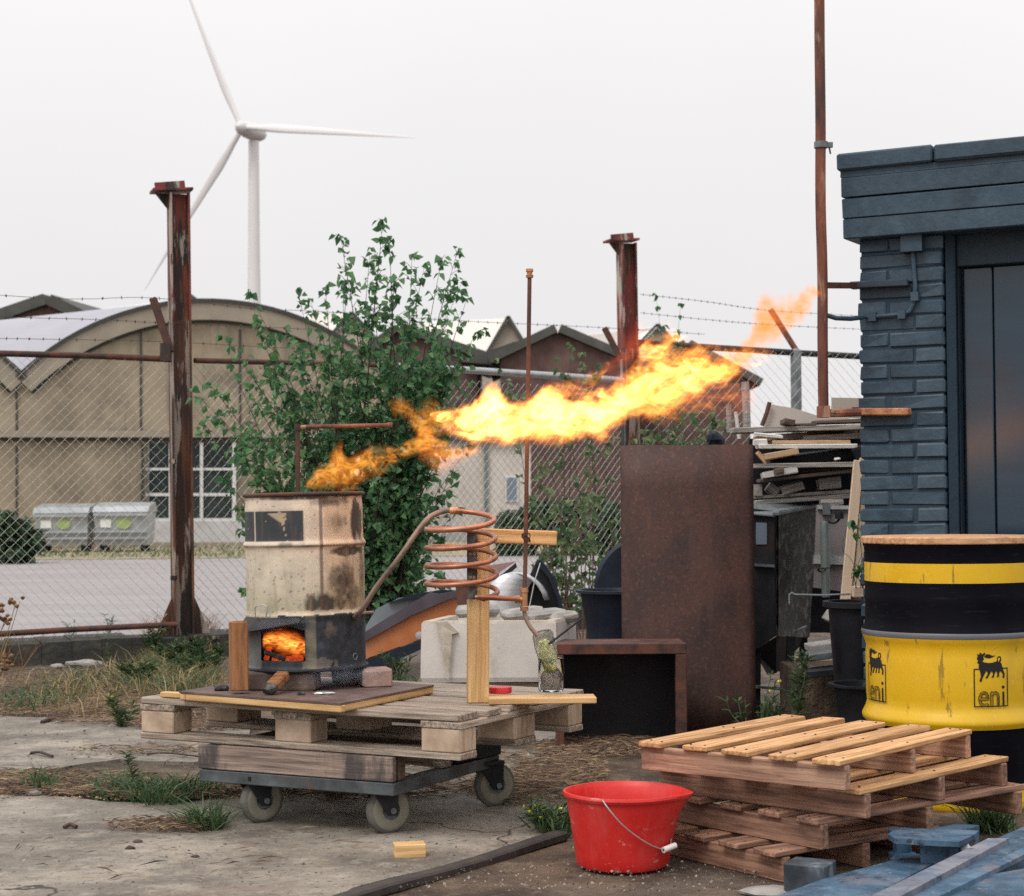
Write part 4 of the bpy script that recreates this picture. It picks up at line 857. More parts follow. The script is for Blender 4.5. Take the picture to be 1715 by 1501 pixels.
# plate under the stove
ZS = ZT + .030
a0, a1, a2 = gz(570, 1178, ZS), gz(300, 1158, ZS), gz(727, 1147, ZS); a3 = a1 + (a2 - a0)
sb = thing('rusty_tray', 'square rusty sheet on a pale batten frame under the drum stove', 'stove base', (a1 + a2) / 2 - Vector((0, 0, .03)))
mb = MB(); mb.prism([p + Vector((0, 0, -.006)) for p in (a0, a2, a3, a1)], (0, 0, .006)); mb.build('sheet', rust_sheet, sb)
for p, q in ((a1, a0), (a0, a2), (a2, a3), (a3, a1)):
    d = (q - p).normalized(); inn = Vector((-d.y, d.x, 0)); inn = inn if inn.dot((a0 + a3) / 2 - p) > 0 else -inn
    board('batten', p + inn * .013 - Vector((0, 0, .0175)) + d * .026, q + inn * .013 - Vector((0, 0, .0175)), .024, .022, wood_new, sb, jit=.001)
board('loose_batten', gz(272, 1163, ZT + .012), gz(400, 1169, ZT + .012), .03, .018, wood_new, sb)
# bricks that carry the drum
def brick(name, c, size, ang, mat, label, cat='brick'):
    vs, fs = cbox_data(*size, .006); rr = random.Random(int(c.x * 999)); vs = [(x + rr.uniform(-1, 1) * .003, y + rr.uniform(-1, 1) * .003, z + rr.uniform(-1, 1) * .002) for x, y, z in vs]
    mb = MB(); M_ = Matrix.Translation(c + Vector((0, 0, size[2] / 2))) @ Matrix.Rotation(ang, 4, 'Z'); mb.add([M_ @ Vector(p) for p in vs], fs)
    o = mb.build(name, mat); return tag(o, label, cat)
ZD = ZS + .062
DCX, DCY, DRR = at(514, 1000, 6.0).x, 6.0, .1965
brick('brick', Vector((at(472, 1150, 5.83).x, 5.88, ZS)), (.225, .10, .06), R(-6), brick_soot, 'sooty dark brick under the front of the drum stove')
brick('brick', Vector((at(626, 1140, 5.93).x, 5.98, ZS)), (.10, .12, .058), R(14), brick_pink, 'pale pink brick on the rusty sheet right of the drum')
brick('brick', Vector((DCX + .13, DCY + .06, ZS)), (.08, .10, .061), R(30), brick_soot, 'dark brick in the gap under the right side of the drum'); brick('brick', Vector((DCX - .12, DCY + .10, ZS)), (.1, .10, .061), R(20), brick_soot, 'dark brick under the rear of the drum stove')

# ---- the drum itself, soot and flaking painted into vertex colours
HD = at(514, 828, 5.81).z - ZD
dth = thing('drum_stove', 'cream steel drum turned into a stove with a blackened burning base', 'drum stove', (DCX, DCY, ZD - .001))
tilt = Matrix.Translation((DCX, DCY, ZD)) @ Matrix.Rotation(R(-.9), 4, 'Y')
def dz(v): return (1125 - v) / 303 * HD          # drum height from a photo row
def drad(z):
    r = DRR
    for zc_, a, w in ((dz(908), .0075, .010), (dz(1030), .005, .010), (HD - .006, .004, .006), (.006, .004, .008)): r += a * math.exp(-((z - zc_) / w) ** 2)
    if HD - z < .045: r -= .006 * (1 - (HD - z) / .045)
    return r
NA, NZ = 220, 170
zs_ = np.linspace(0, HD, NZ)
ANG0 = math.atan2(-DCY, -DCX)                  # angle that faces the camera
def u2a(u): return math.asin(max(-1, min(1, (u - 514) / 98.0)))
hole = lambda a, z: (u2a(440) < a < u2a(512)) and (dz(1106) < z < dz(1047) - max(0, (a - u2a(490)) * .06))
vs = []; colr = []
def fb(p, o=4): return mnoise.fractal(p, 1.0, 2.1, o)
for i, z in enumerate(zs_):
    for j in range(NA):
        al = -math.pi + 2 * math.pi * j / NA; th = ANG0 + al; r = drad(z)
        dent = .004 * mnoise.noise(Vector((al * 1.5, z * 5, 1)))
        if abs(al - u2a(541)) < .02: r += .002
        vs.append(((r + dent) * math.cos(th), (r + dent) * math.sin(th), z))
        u = 514 + 98 * math.sin(al) if abs(al) < math.pi / 2 else (-999 if al < 0 else 999); v = 1125 - z / HD * 303
        P = Vector((al * .2 * 14, z * 14, 0)); n1 = fb(P); n2 = fb(P * 3 + Vector((7, 7, 7))); n3 = fb(P * .45 + Vector((3, 1, 9))); ns = fb(Vector((al * 7, z * 5, 4)), 4)
        c = Vector((.64, .53, .415))
        if v > 930: c = c.lerp(Vector((.56, .51, .40)), .7)
        if v > 970: c = c.lerp(Vector((.36, .33, .22)), min(1, (v - 970) / 40) * (.6 + .4 * n1))
        if u > 545: c = c.lerp(Vector((.55, .37, .22)), .6)
        n4 = fb(P * 5 + Vector((2, 9, 4)), 3)
        if n4 > .74 - .10 * (v > 930) - .2 * max(0, n3): c = c.lerp(Vector((.15, .085, .05)), .75)
        c = c * (1 + .10 * n1)
        # dark printed panels
        if (416 < u < 434 or 436 < u < 512) and 850 < v < 901:
            chip = n2 > .85 or abs(u - (478 + (v - 868) * .25)) < 1.3 + n2 * 1.2 or (456 < u < 486 and 854 < v < 876 and n2 > -.25 and u > 452 + (v - 852) * 1.3)
            if not chip: c = Vector((.035, .04, .047))
            else: c = Vector((.42, .33, .22))
        # soot on the right
        def blot(u0, v0, ru, rv, k=1.0):
            d = ((u - u0) / ru) ** 2 + ((v - v0) / rv) ** 2; return max(0.0, min(1.0, (1.15 - d + n1 * .35 + n2 * .35 + ns * .6) * k))
        s_ = 0
        for bl in ((599, 868, 11, 38, 2), (570, 872, 16, 18, .55), (584, 921, 30, 9, 1.6), (560, 835, 36, 10, .75), (572, 972, 22, 36, .9), (545, 1010, 46, 20, 1.2), (588, 1000, 20, 24, .7), (484, 908, 12, 6, .7), (607, 960, 8, 60, .6), (520, 828, 90, 4, .9)): s_ = max(s_, blot(*bl))
        c = c.lerp(Vector((.022, .017, .014)), s_ * .93)
        c = c.lerp(Vector((.30, .19, .12)), max(0, min(.5, ns * .9 - .12)) * (1 if u > 500 or v > 950 else .4))
        if abs(v - 911) < 2.2: c = c.lerp(Vector((.12, .07, .04)), .6 + .4 * n1)
        if abs(al - u2a(541)) < .025: c = c.lerp(Vector((.10, .045, .028)), .75)
        # blackened base
        edge = 1028 + 3 * n2 + (6 if u < 470 else 0)
        if v > edge:
            c = Vector((.024, .030, .040)) * (1 + .7 * n2 + .5 * n1)
            if 512 < u < 528: c = c.lerp(Vector((.16, .15, .11)), max(0, .55 + n1))
            c = c.lerp(Vector((.17, .13, .10)), .55 * max(0, min(1, 1.2 - ((u - 552) / 13) ** 2 - ((v - 1055) / 12) ** 2 + n2)))
            if ((u - 535) / 26) ** 2 + ((v - 1112) / 10) ** 2 < 1 + n2: c = c.lerp(Vector((.22, .18, .14)), .5)
            if u < 440: c = c.lerp(Vector((.19, .19, .18)), .8 if v > 1056 else .15)
            if abs(v - 1123) < 2.5: c = c.lerp(Vector((.18, .15, .13)), .5)
        elif v > edge - 7: c = c.lerp(Vector((.62, .52, .38)), max(0, .7 + n2))
        if v < 826.5: c = Vector((.03, .02, .017))
        colr.append((max(0, c.x), max(0, c.y), max(0, c.z), 1))
fs = []
for i in range(NZ - 1):
    zc_ = (zs_[i] + zs_[i + 1]) / 2
    for j in range(NA):
        al = -math.pi + 2 * math.pi * (j + .5) / NA
        if hole(al, zc_): continue
        j2 = (j + 1) % NA; fs.append((i * NA + j, i * NA + j2, (i + 1) * NA + j2, (i + 1) * NA + j))
me = bpy.data.meshes.new('shell'); me.from_pydata(vs, [], fs)
ca = me.color_attributes.new('paint', 'FLOAT_COLOR', 'POINT'); ca.data.foreach_set('color', np.array(colr, dtype=np.float32).ravel())
drum_paint = weathered('drum_paint', [(.86, .86, .86), (1, 1, 1), (1.1, 1.08, 1.05)], 18, attr='paint', rough=(.5, .75), bump=.25, bscale=70, rnd=0, layers=[((.35, .22, .15), 55, (1, 1, 1), .68, .73, .7)])
me.materials.append(drum_paint); me.polygons.foreach_set('use_smooth', [True] * len(me.polygons))
o = bpy.data.objects.new('shell', me); link(o, dth, tilt)
def dpt(r, z, u=None, al=None):
    al = u2a(u) if al is None else al; th = ANG0 + al; return tilt @ Vector((r * math.cos(th), r * math.sin(th), z))
mb = MB(); mb.lathe([(DRR - .012, .004), (DRR - .014, HD - .02), (0.02, HD - .03)], (0, 0, 0), n=40, M=tilt); mb.f = [f for f in mb.f]; 
keep = []
for f in mb.f:
    c = sum((Vector(mb.v[i]) for i in f), Vector()) / len(f); l = tilt.inverted() @ c; al = (math.atan2(l.y, l.x) - ANG0 + math.pi) % (2 * math.pi) - math.pi; keep.append(not (u2a(425) < al < u2a(525) and l.z < dz(960)))
mb.f = [f for f, k in zip(mb.f, keep) if k]; mb.mi = mb.mi[:len(mb.f)]; mb.lathe([(0, .006), (DRR - .004, .004)], (0, 0, 0), n=40, M=tilt); mb.lathe([(0, HD - .028), (DRR - .013, HD - .028)], (0, 0, 0), n=40, M=tilt); mb.lathe([(0, dz(1036)), (DRR - .013, dz(1036))], (0, 0, 0), n=40, M=tilt); mb.build('lining', wood_char, dth)
mb = MB(); ring = [dpt(DRR + .002, HD + .001, al=2 * math.pi * k / 60) for k in range(61)]; mb.tube(ring, .006, 8, cap=False); mb.build('rim', rust, dth, True)
ring = [dpt(DRR + .003, .004, al=2 * math.pi * k / 60) for k in range(61)]; mb = MB(); mb.tube(ring, .0055, 8, cap=False); mb.build('rim', steel_dark, dth, True)
# flap bent up above the fire hole, wire loop, handle stub, little mark
mb = MB(); f0, f1 = dpt(DRR + .004, dz(1036), 404 + 14), dpt(DRR + .006, dz(1036), 500)
n = 8; vs = []
for i in range(n + 1):
    al = u2a(418) + (u2a(505) - u2a(418)) * i / n; 
    top_, low_ = dpt(DRR + .003, dz(1031), al=al), dpt(DRR + .045 + .01 * math.sin(i), dz(1066 - 3.4 * i), al=al - .10 * (1 - i / n))
    vs += [top_, low_]
mb.add(vs, [(2 * i, 2 * i + 2, 2 * i + 3, 2 * i + 1) for i in range(n)]); fl = mb.build('flap', steel_dark, dth); sm = fl.modifiers.new('thick', 'SOLIDIFY'); sm.thickness = .003
mb = MB(); mb.tube(bez([dpt(DRR + .012, dz(1032), 437), dpt(DRR + .02, dz(1014), 440), dpt(DRR + .02, dz(1010), 447), dpt(DRR + .02, dz(1011), 456), dpt(DRR + .018, dz(1018), 457), dpt(DRR + .012, dz(1030), 453)], 30), .0022, 6); mb.build('wire_handle', galv, dth, True)
mb = MB(); mb.tube([dpt(DRR - .005, dz(1031), 600), dpt(DRR + .03, dz(1031), al=u2a(608) + .1)], .005, 8); mb.build('stub', tube_steel, dth, True)
mb = MB(); cc0 = (592, 1104); mb.tube([dpt(drad(dz(1104)) + .001, dz(1104 + 5.5 * math.sin(2 * math.pi * k / 16)), cc0[0] + 3.6 * math.cos(2 * math.pi * k / 16)) for k in range(17)], .0009, 4, cap=False); mb.build('stamp', galv, dth)
# nozzle pipe out of the drum top
YN = 6.03
mb = MB(); mb.tube(bez([at(499, 835, YN), at(499, 780, YN), at(498.5, 726, YN), at(499, 717, YN)], 16), .0075, 10); mb.build('nozzle_riser', rust_dark, dth, True)
mb = MB(); mb.tube([at(496, 716, YN), at(520, 715, YN), at(657, 712, YN)], .0072, 10); mb.build('nozzle', rust_pipe, dth, True)
mb = MB(); mb.lathe([(.0, -.011), (.0105, -.011), (.0115, 0), (.0105, .011), (0, .011)], at(499, 716, YN), n=12); mb.build('elbow', rust_dark, dth, True)
mb = MB(); mb.lathe([(.0, .0), (.008, .001), (.0095, .006), (.0095, .018), (.007, .018), (.007, .004), (0, .004)], at(648, 712.3, YN), n=12, M=Matrix.Rotation(R(90), 4, 'Y')); mb.build('nozzle_tip', rust_pipe, dth, True)

# wood beside and under the stove
board_o = board('firewood', at(400, 1158, 5.76), at(400, 1040, 5.78), .05, .056, wood_orange, None, up=(1, .35, 0), ch=.006, jit=.007); tag(board_o, 'upright scorched orange-brown log left of the stove', 'firewood')
lg = thing('firewood', 'split log with a charred ashen end in front of the sooty brick', 'firewood', Vector((at(458, 1160, 5.72).x, 5.72, ZS)))
mb = MB(); mb.beam(at(475, 1130, 5.80), at(456, 1150, 5.72), .045, .03, ch=.006); mb.build('bark', wood_orange, lg); mb = MB(); mb.beam(at(458, 1149, 5.726), at(446, 1158, 5.70), .05, .030, ch=.008); mb.build('charred_end', wood_char, lg)
def lump(name, c, size, mat, label, cat, seed=0, flat=.6):
    me = bpy.data.meshes.new(name); bm = bmesh.new(); bmesh.ops.create_icosphere(bm, subdivisions=2, radius=.5)
    for v_ in bm.verts:
        k = 1 + .35 * mnoise.noise(v_.co * 2.6 + Vector((seed, 0, 0))); v_.co = Vector((v_.co.x * size[0] * k, v_.co.y * size[1] * k, max(v_.co.z * size[2] * k, -size[2] * .35)))
    zmn = min(v_.co.z for v_ in bm.verts)
    for v_ in bm.verts: v_.co.z -= zmn
    bm.to_mesh(me); bm.free(); me.materials.append(mat); o = bpy.data.objects.new(name, me); link(o, None, Matrix.Translation(c)); return tag(o, label, cat)
lump('charcoal', Vector((at(371, 1150, 5.86).x, 5.86, ZS)), (.055, .05, .026), wood_char, 'black charcoal lump left of the upright log', 'charcoal', 3)
lump('charcoal', Vector((at(505, 1163, 5.70).x, 5.70, ZS)), (.028, .022, .014), wood_char, 'small charcoal crumb at the front edge of the rusty sheet', 'charcoal', 5)
lump('crumpled_foil', Vector((at(542, 1160, 5.72).x, 5.72, ZS)), (.07, .03, .013), foil, 'crumpled silver strip lying on the rusty sheet', 'foil', 8)

# ================================================================== COIL STAND
YPo = gz(800, 1177, ZT).y
st = thing('coil_stand', 'pale timber post with a cross arm standing on the pallet', 'stand', Vector((at(800, 1177, YPo).x, YPo, ZT)))
zl = at(800, 911, YPo).z
board('post', Vector((at(800, 1177, YPo).x, YPo + .01, ZT)), Vector((at(801, 911, YPo).x, YPo + .01, zl)), .052, .068, wood_new, st, up=(1, .12, 0), jit=.001)
board('arm', at(784, 896, YPo), at(931, 902, YPo + .03), .055, .046, wood_new, st, jit=.001)
mb = MB(); mb.beam(at(791, 888, YPo - .034), at(790.5, 1004, YPo - .034), .006, .033, up=(1, .12, 0)); mb.build('scorched_plate', wood_char, st)
for v in (888, 928, 967):
    for du in (-3, 3):
        mb = MB(); mb.lathe([(.0018, -.004), (.0045, -.004), (.0045, .004), (.0018, .004)], at(791 + du, v, YPo - .042), n=10, M=Matrix.Rotation(R(90), 4, 'X')); mb.build('screw', brass, st)
# copper coil
co = thing('copper_coil', 'copper pipe coil of four turns fixed in front of the timber post', 'pipe coil', at(771, 1000, 5.6))
YC = YPo - .047 - .112; CXu = 771; rC = .109; path = []
turns = 4.42; v_top, v_bot = 862, 996; n = 240; ph0 = R(100)
for k in range(n + 1):
    f_ = k / n; a = ph0 - f_ * turns * 2 * math.pi
    r = rC * (.96 + .05 * f_)
    c = at(CXu + 2.5 * f_, v_top + (v_bot - v_top) * (f_ ** .97), YC)
    path.append(c + Vector((r * math.cos(a), r * math.sin(a), .012 * math.sin(a))))
mb = MB(); mb.tube(path, .0082, 10); 
tail = bez([path[-1], path[-1].lerp(at(800, 999, YC - .08), .35), at(800, 1000, YC - .09), at(835, 1002, YC - .07), at(869, 1003, YC - .03)], 30); mb.tube(tail, .0082, 10); mb.build('winding', copper, co, True)
feed = bez([dpt(DRR - .01, dz(1038), 596), at(606, 1022, 5.72), at(630, 984, 5.68), at(668, 935, 5.66), at(703, 885, 5.68), at(722, 865, 5.70), at(745, 856, 5.72), path[0]], 60)
mb = MB(); mb.tube(feed, .0088, 10); mb.build('feed_pipe', tube_steel, co, True)
mb = MB(); mb.lathe([(.009, -.014), (.0115, -.012), (.0115, .012), (.009, .014)], feed[-2], n=12, M=Matrix.Rotation(R(90), 4, 'Y')); mb.build('coupling', brass, co, True)
# upright pipe with tee
YU = YC - .02
up = thing('upright_pipe', 'thin dark upright pipe with a tee tied to the timber arm', 'pipe', at(879, 1025, YU))
mb = MB(); mb.tube([at(878, 1000, YU), at(880, 940, YU), at(882, 800, YU), at(884.5, 640, YU), at(887, 462, YU)], .0066, 10); mb.build('shaft', rust, up, True)
mb = MB(); mb.lathe([(0, -.014), (.011, -.014), (.012, -.006), (.0085, -.003), (.0085, .003), (.012, .006), (.011, .014), (0, .014)], at(887, 458, YU), n=12); mb.build('cap', brass, up, True)
mb = MB(); c = at(878, 1004, YU); mb.lathe([(0, -.036), (.0125, -.036), (.013, -.022), (.0105, -.02), (.0105, .02), (.013, .022), (.0125, .036), (0, .036)], c, n=12)
mb.lathe([(.0, -.030), (.012, -.030), (.0125, -.014), (.009, -.012), (.009, 0), (0, 0)], c, n=12, M=Matrix.Rotation(R(90), 4, 'Y')); mb.build('tee', brass, up, True)
mb = MB(); mb.tube(bez([at(878, 1022, YU), at(880, 1034, YU), at(888, 1050, YU), at(900, 1065, YU)], 20), .0066, 10); mb.build('drip_pipe', tube_steel, up, True)
mb = MB(); 
for k in range(3): mb.tube([at(881 + 7 * math.cos(t_) , 900 + k * 2 - 2 + 6 * math.sin(t_ * 1.0 + k), YU - .006 + .006 * math.sin(t_)) for t_ in np.linspace(0, 6.28, 14)], .0017, 5)
mb.build('binding_wire', rust_dark, up)
# plank, jar, lid
YJ = gz(900, 1170, ZT + .0).y
pk = board('plank', gz(818, 1172, ZT + .011), gz(997, 1170, ZT + .011), .11, .02, wood_new, None); tag(pk, 'short fresh plank jutting out over the right end of the pallet', 'plank')
zj = ZT + .0225; jc = Vector((at(923, 1163, YJ - .01).x, YJ - .005, zj)); jr = 21 * px(YJ); jh = 56 * px(YJ)
jar = thing('glass_jar', 'square-shouldered glass jar holding a murky upturned bottle neck', 'jar', jc)
mb = MB(); mb.lathe([(0, .001), (jr - .004, .001), (jr, .006), (jr, jh - .004), (jr - .0015, jh), (jr - .004, jh - .003), (jr - .004, .008), (0, .006)], jc, n=40); mb.build('glass', glass, jar, True)
mb = MB(); mb.lathe([(0, .009), (jr - .009, .009), (jr - .008, .045), (jr - .012, .06), (0, .062)], jc, n=24); mk = mb.build('sludge', murk, jar, True)
dm = bpy.data.textures.new('lumps', 'CLOUDS'); dm.noise_scale = .03
bt = thing('bottle_neck', 'cut cloudy plastic bottle stuffed with greenish wadding in the jar', 'bottle', jc + Vector((0, 0, .06)))
bp0, bp1 = jc + Vector((.004, 0, .05)), at(908, 1058, YJ - .02); Mb, Lb = beamM(bp0, bp1)
mb = MB(); Mz = Mb @ Matrix.Rotation(R(90), 4, 'Y')
mb.lathe([(.016, -Lb / 2), (.02, -Lb / 2 + .03), (.033, -.005), (.036, .02), (.035, Lb / 2 - .01), (.028, Lb / 2), (.026, Lb / 2 - .004), (.033, .02), (.018, -Lb / 2 + .03)], (0, 0, 0), n=28, M=Mz); mb.build('shell', clear_plastic, bt, True)
me = bpy.data.meshes.new('wadding'); bm = bmesh.new(); bmesh.ops.create_icosphere(bm, subdivisions=4, radius=1)
for v_ in bm.verts: v_.co = Vector((v_.co.x * .026, v_.co.y * .026, v_.co.z * .058)) * (1 + .22 * mnoise.fractal(v_.co * 3.2, 1, 2, 4))
bm.to_mesh(me); bm.free(); me.materials.append(wool_green); o = bpy.data.objects.new('wadding', me); link(o, bt, Matrix.Translation(bp0.lerp(bp1, .42)) @ (bp1 - bp0).to_track_quat('Z', 'Y').to_matrix().to_4x4())
mb = MB(); mb.tube([at(919, 1079, YJ - .05), at(976, 1035, YJ - .03)], .0035, 8); tag(mb.build('dark_rod', steel_dark, None, True), 'thin dark rod sticking out of the bottle neck in the jar', 'rod')
mb = MB(); lc = Vector((at(837, 1170, YJ - .03).x, YJ - .035, ZT + .0225)); mb.lathe([(0, 0), (.037, 0), (.039, .002), (.039, .017), (.037, .02), (0, .02)], lc, n=36); tag(mb.build('jar_lid', red_lid, None, True), 'red screw lid lying on the short plank beside the jar', 'lid')

# ================================================================== RED BUCKET, BLOCKS, PALLET STACK, BLUE FRAME
bcb = gz(1041, 1468, 0); bY = bcb.y + .125
BX = at(1047, 1400, bY).x; k = px(bY)
bu = thing('bucket', 'red plastic bucket with a pouring lip and white grip in the foreground', 'bucket', (BX - 4 * k, bY, 0))
rt, rb_ = 100 * k, 76 * k; hB = at(1047, 1324, bY).z
def bk(th, r, z):
    lip = math.exp(-((math.atan2(math.sin(th + .32), math.cos(th + .32))) / .26) ** 2) * max(0, (z / hB - .62) / .38) ** 1.3 * .024
    sq = 1 + .02 * math.cos(4 * th)
    return Vector((BX - 5 * k * (1 - z / hB) + (r + lip) * math.cos(th) * sq, bY + (r + lip) * math.sin(th), z))
prof = [(0, .004), (rb_ - .018, .004), (rb_ - .004, .010), (rb_ + .001, .022)] + [(rb_ + (rt - .006 - rb_) * (t_ ** 1.15), .022 + (hB - .034) * t_) for t_ in np.linspace(.12, 1, 10)] + [(rt - .001, hB - .014), (rt + .003, hB - .006), (rt + .001, hB + .001), (rt - .005, hB + .001), (rt - .009, hB - .006)] + [(rb_ - .003 + (rt - .011 - rb_) * t_, .016 + (hB - .03) * t_) for t_ in np.linspace(1, 0, 8)] + [(0, .012)]
n = 72; mb = MB(); vs = [bk(2 * math.pi * j / n, r, z) for r, z in prof for j in range(n)]
mb.add(vs, [(i * n + j, i * n + (j + 1) % n, (i + 1) * n + (j + 1) % n, (i + 1) * n + j) for i in range(len(prof) - 1) for j in range(n)])
mb.build('shell', red_plastic, bu, True)
yf = bY - rt - .002
mb = MB(); mb.tube(bez([at(1009, 1340, bY - rt * .93), at(1020, 1356, bY - rt - .004), at(1045, 1384, bY - rt - .002), at(1080, 1410, bY - rt * .86), at(1108, 1422, bY - rt * .62), at(1122, 1418, bY - rt * .45), at(1124, 1396, bY - rt * .2)], 40), .0018, 6); hd = mb.build('handle', galv, bu, True)
g0, g1 = at(1111, 1424, bY - rt * .66), at(1131, 1416, bY - rt * .5); Mg, Lg = beamM(g0, g1)
mb = MB(); mb.lathe([(.004, -Lg / 2), (.0085, -Lg / 2), (.0085, Lg / 2), (.004, Lg / 2)], (0, 0, 0), n=16, M=Mg @ Matrix.Rotation(R(90), 4, 'Y')); mb.build('grip', white_plastic, hd, True)

o = board('wood_offcut', gz(660, 1426, .03), gz(712, 1424, .03), .055, .045, wood_new, None, ch=.002, jit=.001); tag(o, 'small pale timber offcut on the concrete in front of the trolley', 'offcut')
bl0, bl1 = gz(1336, 1494, .038), gz(1404, 1490, .045)
o = board('painted_block', gz(1322, 1468, .045), gz(1392, 1474, .045), .11, .09, chipped_block_paint, None, ch=.004, jit=.003); tag(o, 'chipped blue-black painted block in front of the pallet stack', 'block')

PH = .085
def small_pallet(Bf, dirL, dirD, L, D, ztop, label, slats=5, mats=(wood_slat, wood_red), offs=0, first=0.0):
    """Bf: right front corner (x,y); dirL: towards the left front corner; dirD: away"""
    t = thing('pallet', label, 'pallet', Vector((Bf.x, Bf.y, 0)) + dirL * L / 2 + dirD * D / 2 + Vector((0, 0, ztop - PH)), 'small wooden pallets in the stack by the red bucket')
    q = lambda a, d, z: Vector((Bf.x, Bf.y, 0)) + dirL * a + dirD * d + Vector((0, 0, z)); ts = .016; hs2 = PH - ts - .001
    for d in (.012, D / 2, D - .04):
        board('stringer', q(0, d + .014, ztop - ts - hs2 / 2), q(L, d + .014, ztop - ts - hs2 / 2), .03, hs2, mats[1], t, jit=.002)
    nl_ = MB(); sw = .085; gap = (L - sw * slats) / (slats - 1)
    for i in range(slats):
        a = first + i * (sw + gap) + sw / 2 + random.uniform(-.006, .006); o_ = random.uniform(-.012, .012)
        for d_ in (.027, D / 2 + .014, D - .026):
            for da in (-.02, .02): nl_.lathe([(0, .0005), (.0035, .0005), (.0035, -.002), (0, -.002)], q(a + da + random.uniform(-.006, .006), d_ + random.uniform(-.006, .006), ztop + .0012), n=6)
        board('slat', q(a, -.010 + o_, ztop - ts / 2), q(a + random.uniform(-.008, .008), D + .01 + o_, ztop - ts / 2), sw + random.uniform(-.006, .004), ts, mats[0], t, jit=.003)
    nl_.build('nail_heads', rust_dark, t)['kind'] = 'stuff'
    return t
ztp = 4 * PH
Bp = gz(1412, 1283, ztp - .016); Ap = gz(1070, 1250, ztp - .016); Dp = gz(1385, 1203, ztp)
dL = Vector((Ap.x - Bp.x, Ap.y - Bp.y, 0)); LP = dL.length; dL.normalize(); dD = Vector((-dL.y, dL.x, 0)); dD = dD if dD.y > 0 else -dD
Cp = gz(1662, 1224, ztp); DP = (Vector((Cp.x - Bp.x, Cp.y - Bp.y, 0))).dot(dD)
small_pallet(Bp, dL, dD, LP, DP, ztp, 'topmost light wooden pallet of the stack beside the red bucket', 5, (wood_slat, wood_mid))
for lv, (u, v, lab, sl_) in enumerate(((1446, 1374, 'second pallet from the top of the stack by the bucket', 5), (1371, 1426, 'third pallet from the top of the stack by the bucket', 5), (1306, 1480, 'lowest pallet of the stack standing on the soil by the bucket', 5))):
    zt2 = ztp - PH * (lv + 1); c = gz(u, v, zt2 - PH)
    far = gz(*((1690, 1268), (1716, 1316), (1490, 1397))[lv], zt2); dv = Vector((far.x - c.x, far.y - c.y, 0)); Dn = dv.length; dv.normalize(); dl_ = Vector((-dv.y, dv.x, 0)); dl_ = dl_ if dl_.x < 0 else -dl_
    small_pallet(c, dl_, dv, LP + (.05, .02, 0)[lv], max(Dn, DP * .8), zt2, lab, sl_, (wood_slat if lv == 0 else wood_red, wood_red))

# blue painted steel frame lying at the lower right
bf = thing('blue_steel_frame', 'worn blue steel frame with a pivot head lying at the lower right', 'steel frame', gz(1560, 1480, 0))
zb1 = .125
def slab(name, pts, z, th, mat, par, ch=0):
    mb = MB(); mb.prism([gz(u, v, z) for u, v in pts], (0, 0, -th)); return mb.build(name, mat, par)
slab('main_plate', [(1395, 1540), (1655, 1411), (1715, 1384), (1800, 1350), (1800, 1415), (1640, 1462), (1668, 1463), (1800, 1440), (1800, 1490), (1650, 1540)], zb1, .03, blue_steel, bf)
slab('side_rib', [(1395, 1532), (1655, 1404), (1690, 1404), (1450, 1532)], zb1 + .014, .014, purple_grey, bf)
slab('ridge', [(1500, 1522), (1800, 1378), (1800, 1390), (1530, 1522)], zb1 + .012, .012, blue_steel, bf)
slab('lower_flange', [(1190, 1540), (1385, 1470), (1510, 1437), (1580, 1437), (1480, 1490), (1390, 1540)], .06, .03, blue_steel, bf)
slab('foot_plate', [(1464, 1455), (1485, 1446), (1560, 1440), (1600, 1446), (1575, 1464), (1462, 1476)], .045, .012, blue_steel, bf)
slab('cross_plate', [(1556, 1388), (1600, 1380), (1640, 1382), (1604, 1394)], .10, .02, blue_steel, bf)
slab('web', [(1420, 1533), (1660, 1416), (1668, 1420), (1440, 1533)], zb1 - .028, .09, blue_shade, bf)
# pivot head: two cheeks, a roller between them, a box to the right, a bolt
slab('cheek', [(1487, 1397), (1496, 1391), (1520, 1388), (1560, 1388), (1640, 1391), (1632, 1398), (1606, 1410), (1540, 1407), (1498, 1404)], .132, .014, blue_steel, bf)
slab('cheek', [(1491, 1438), (1500, 1430), (1545, 1430), (1550, 1441), (1500, 1444)], .055, .012, blue_steel, bf)
mb = MB(); c = gz(1514, 1440, .043); mb.lathe([(0, 0), (.038, 0), (.038, .010), (.026, .014), (.026, .058), (.038, .062), (.038, .074), (0, .074)], c + Vector((.005, .045, 0)), n=24); mb.build('roller', blue_shade, bf, True)
hb1 = gz(1628, 1410, .117); slab('head_box', [(1541, 1409), (1606, 1412), (1634, 1400), (1640, 1393), (1560, 1391)], .117, .066, blue_steel, bf)
mb = MB(); c = at(1618, 1424, hb1.y - .02); mb.lathe([(0, -.012), (.014, -.012), (.014, .012), (0, .012)], c, n=6, M=Matrix.Rotation(R(70), 4, 'Y')); mb.build('bolt', galv, bf)
lump('stone', gz(1290, 1500, 0), (.16, .1, .03), slate_mat, 'flat pale stone at the bottom edge left of the blue frame', 'stone', 12)

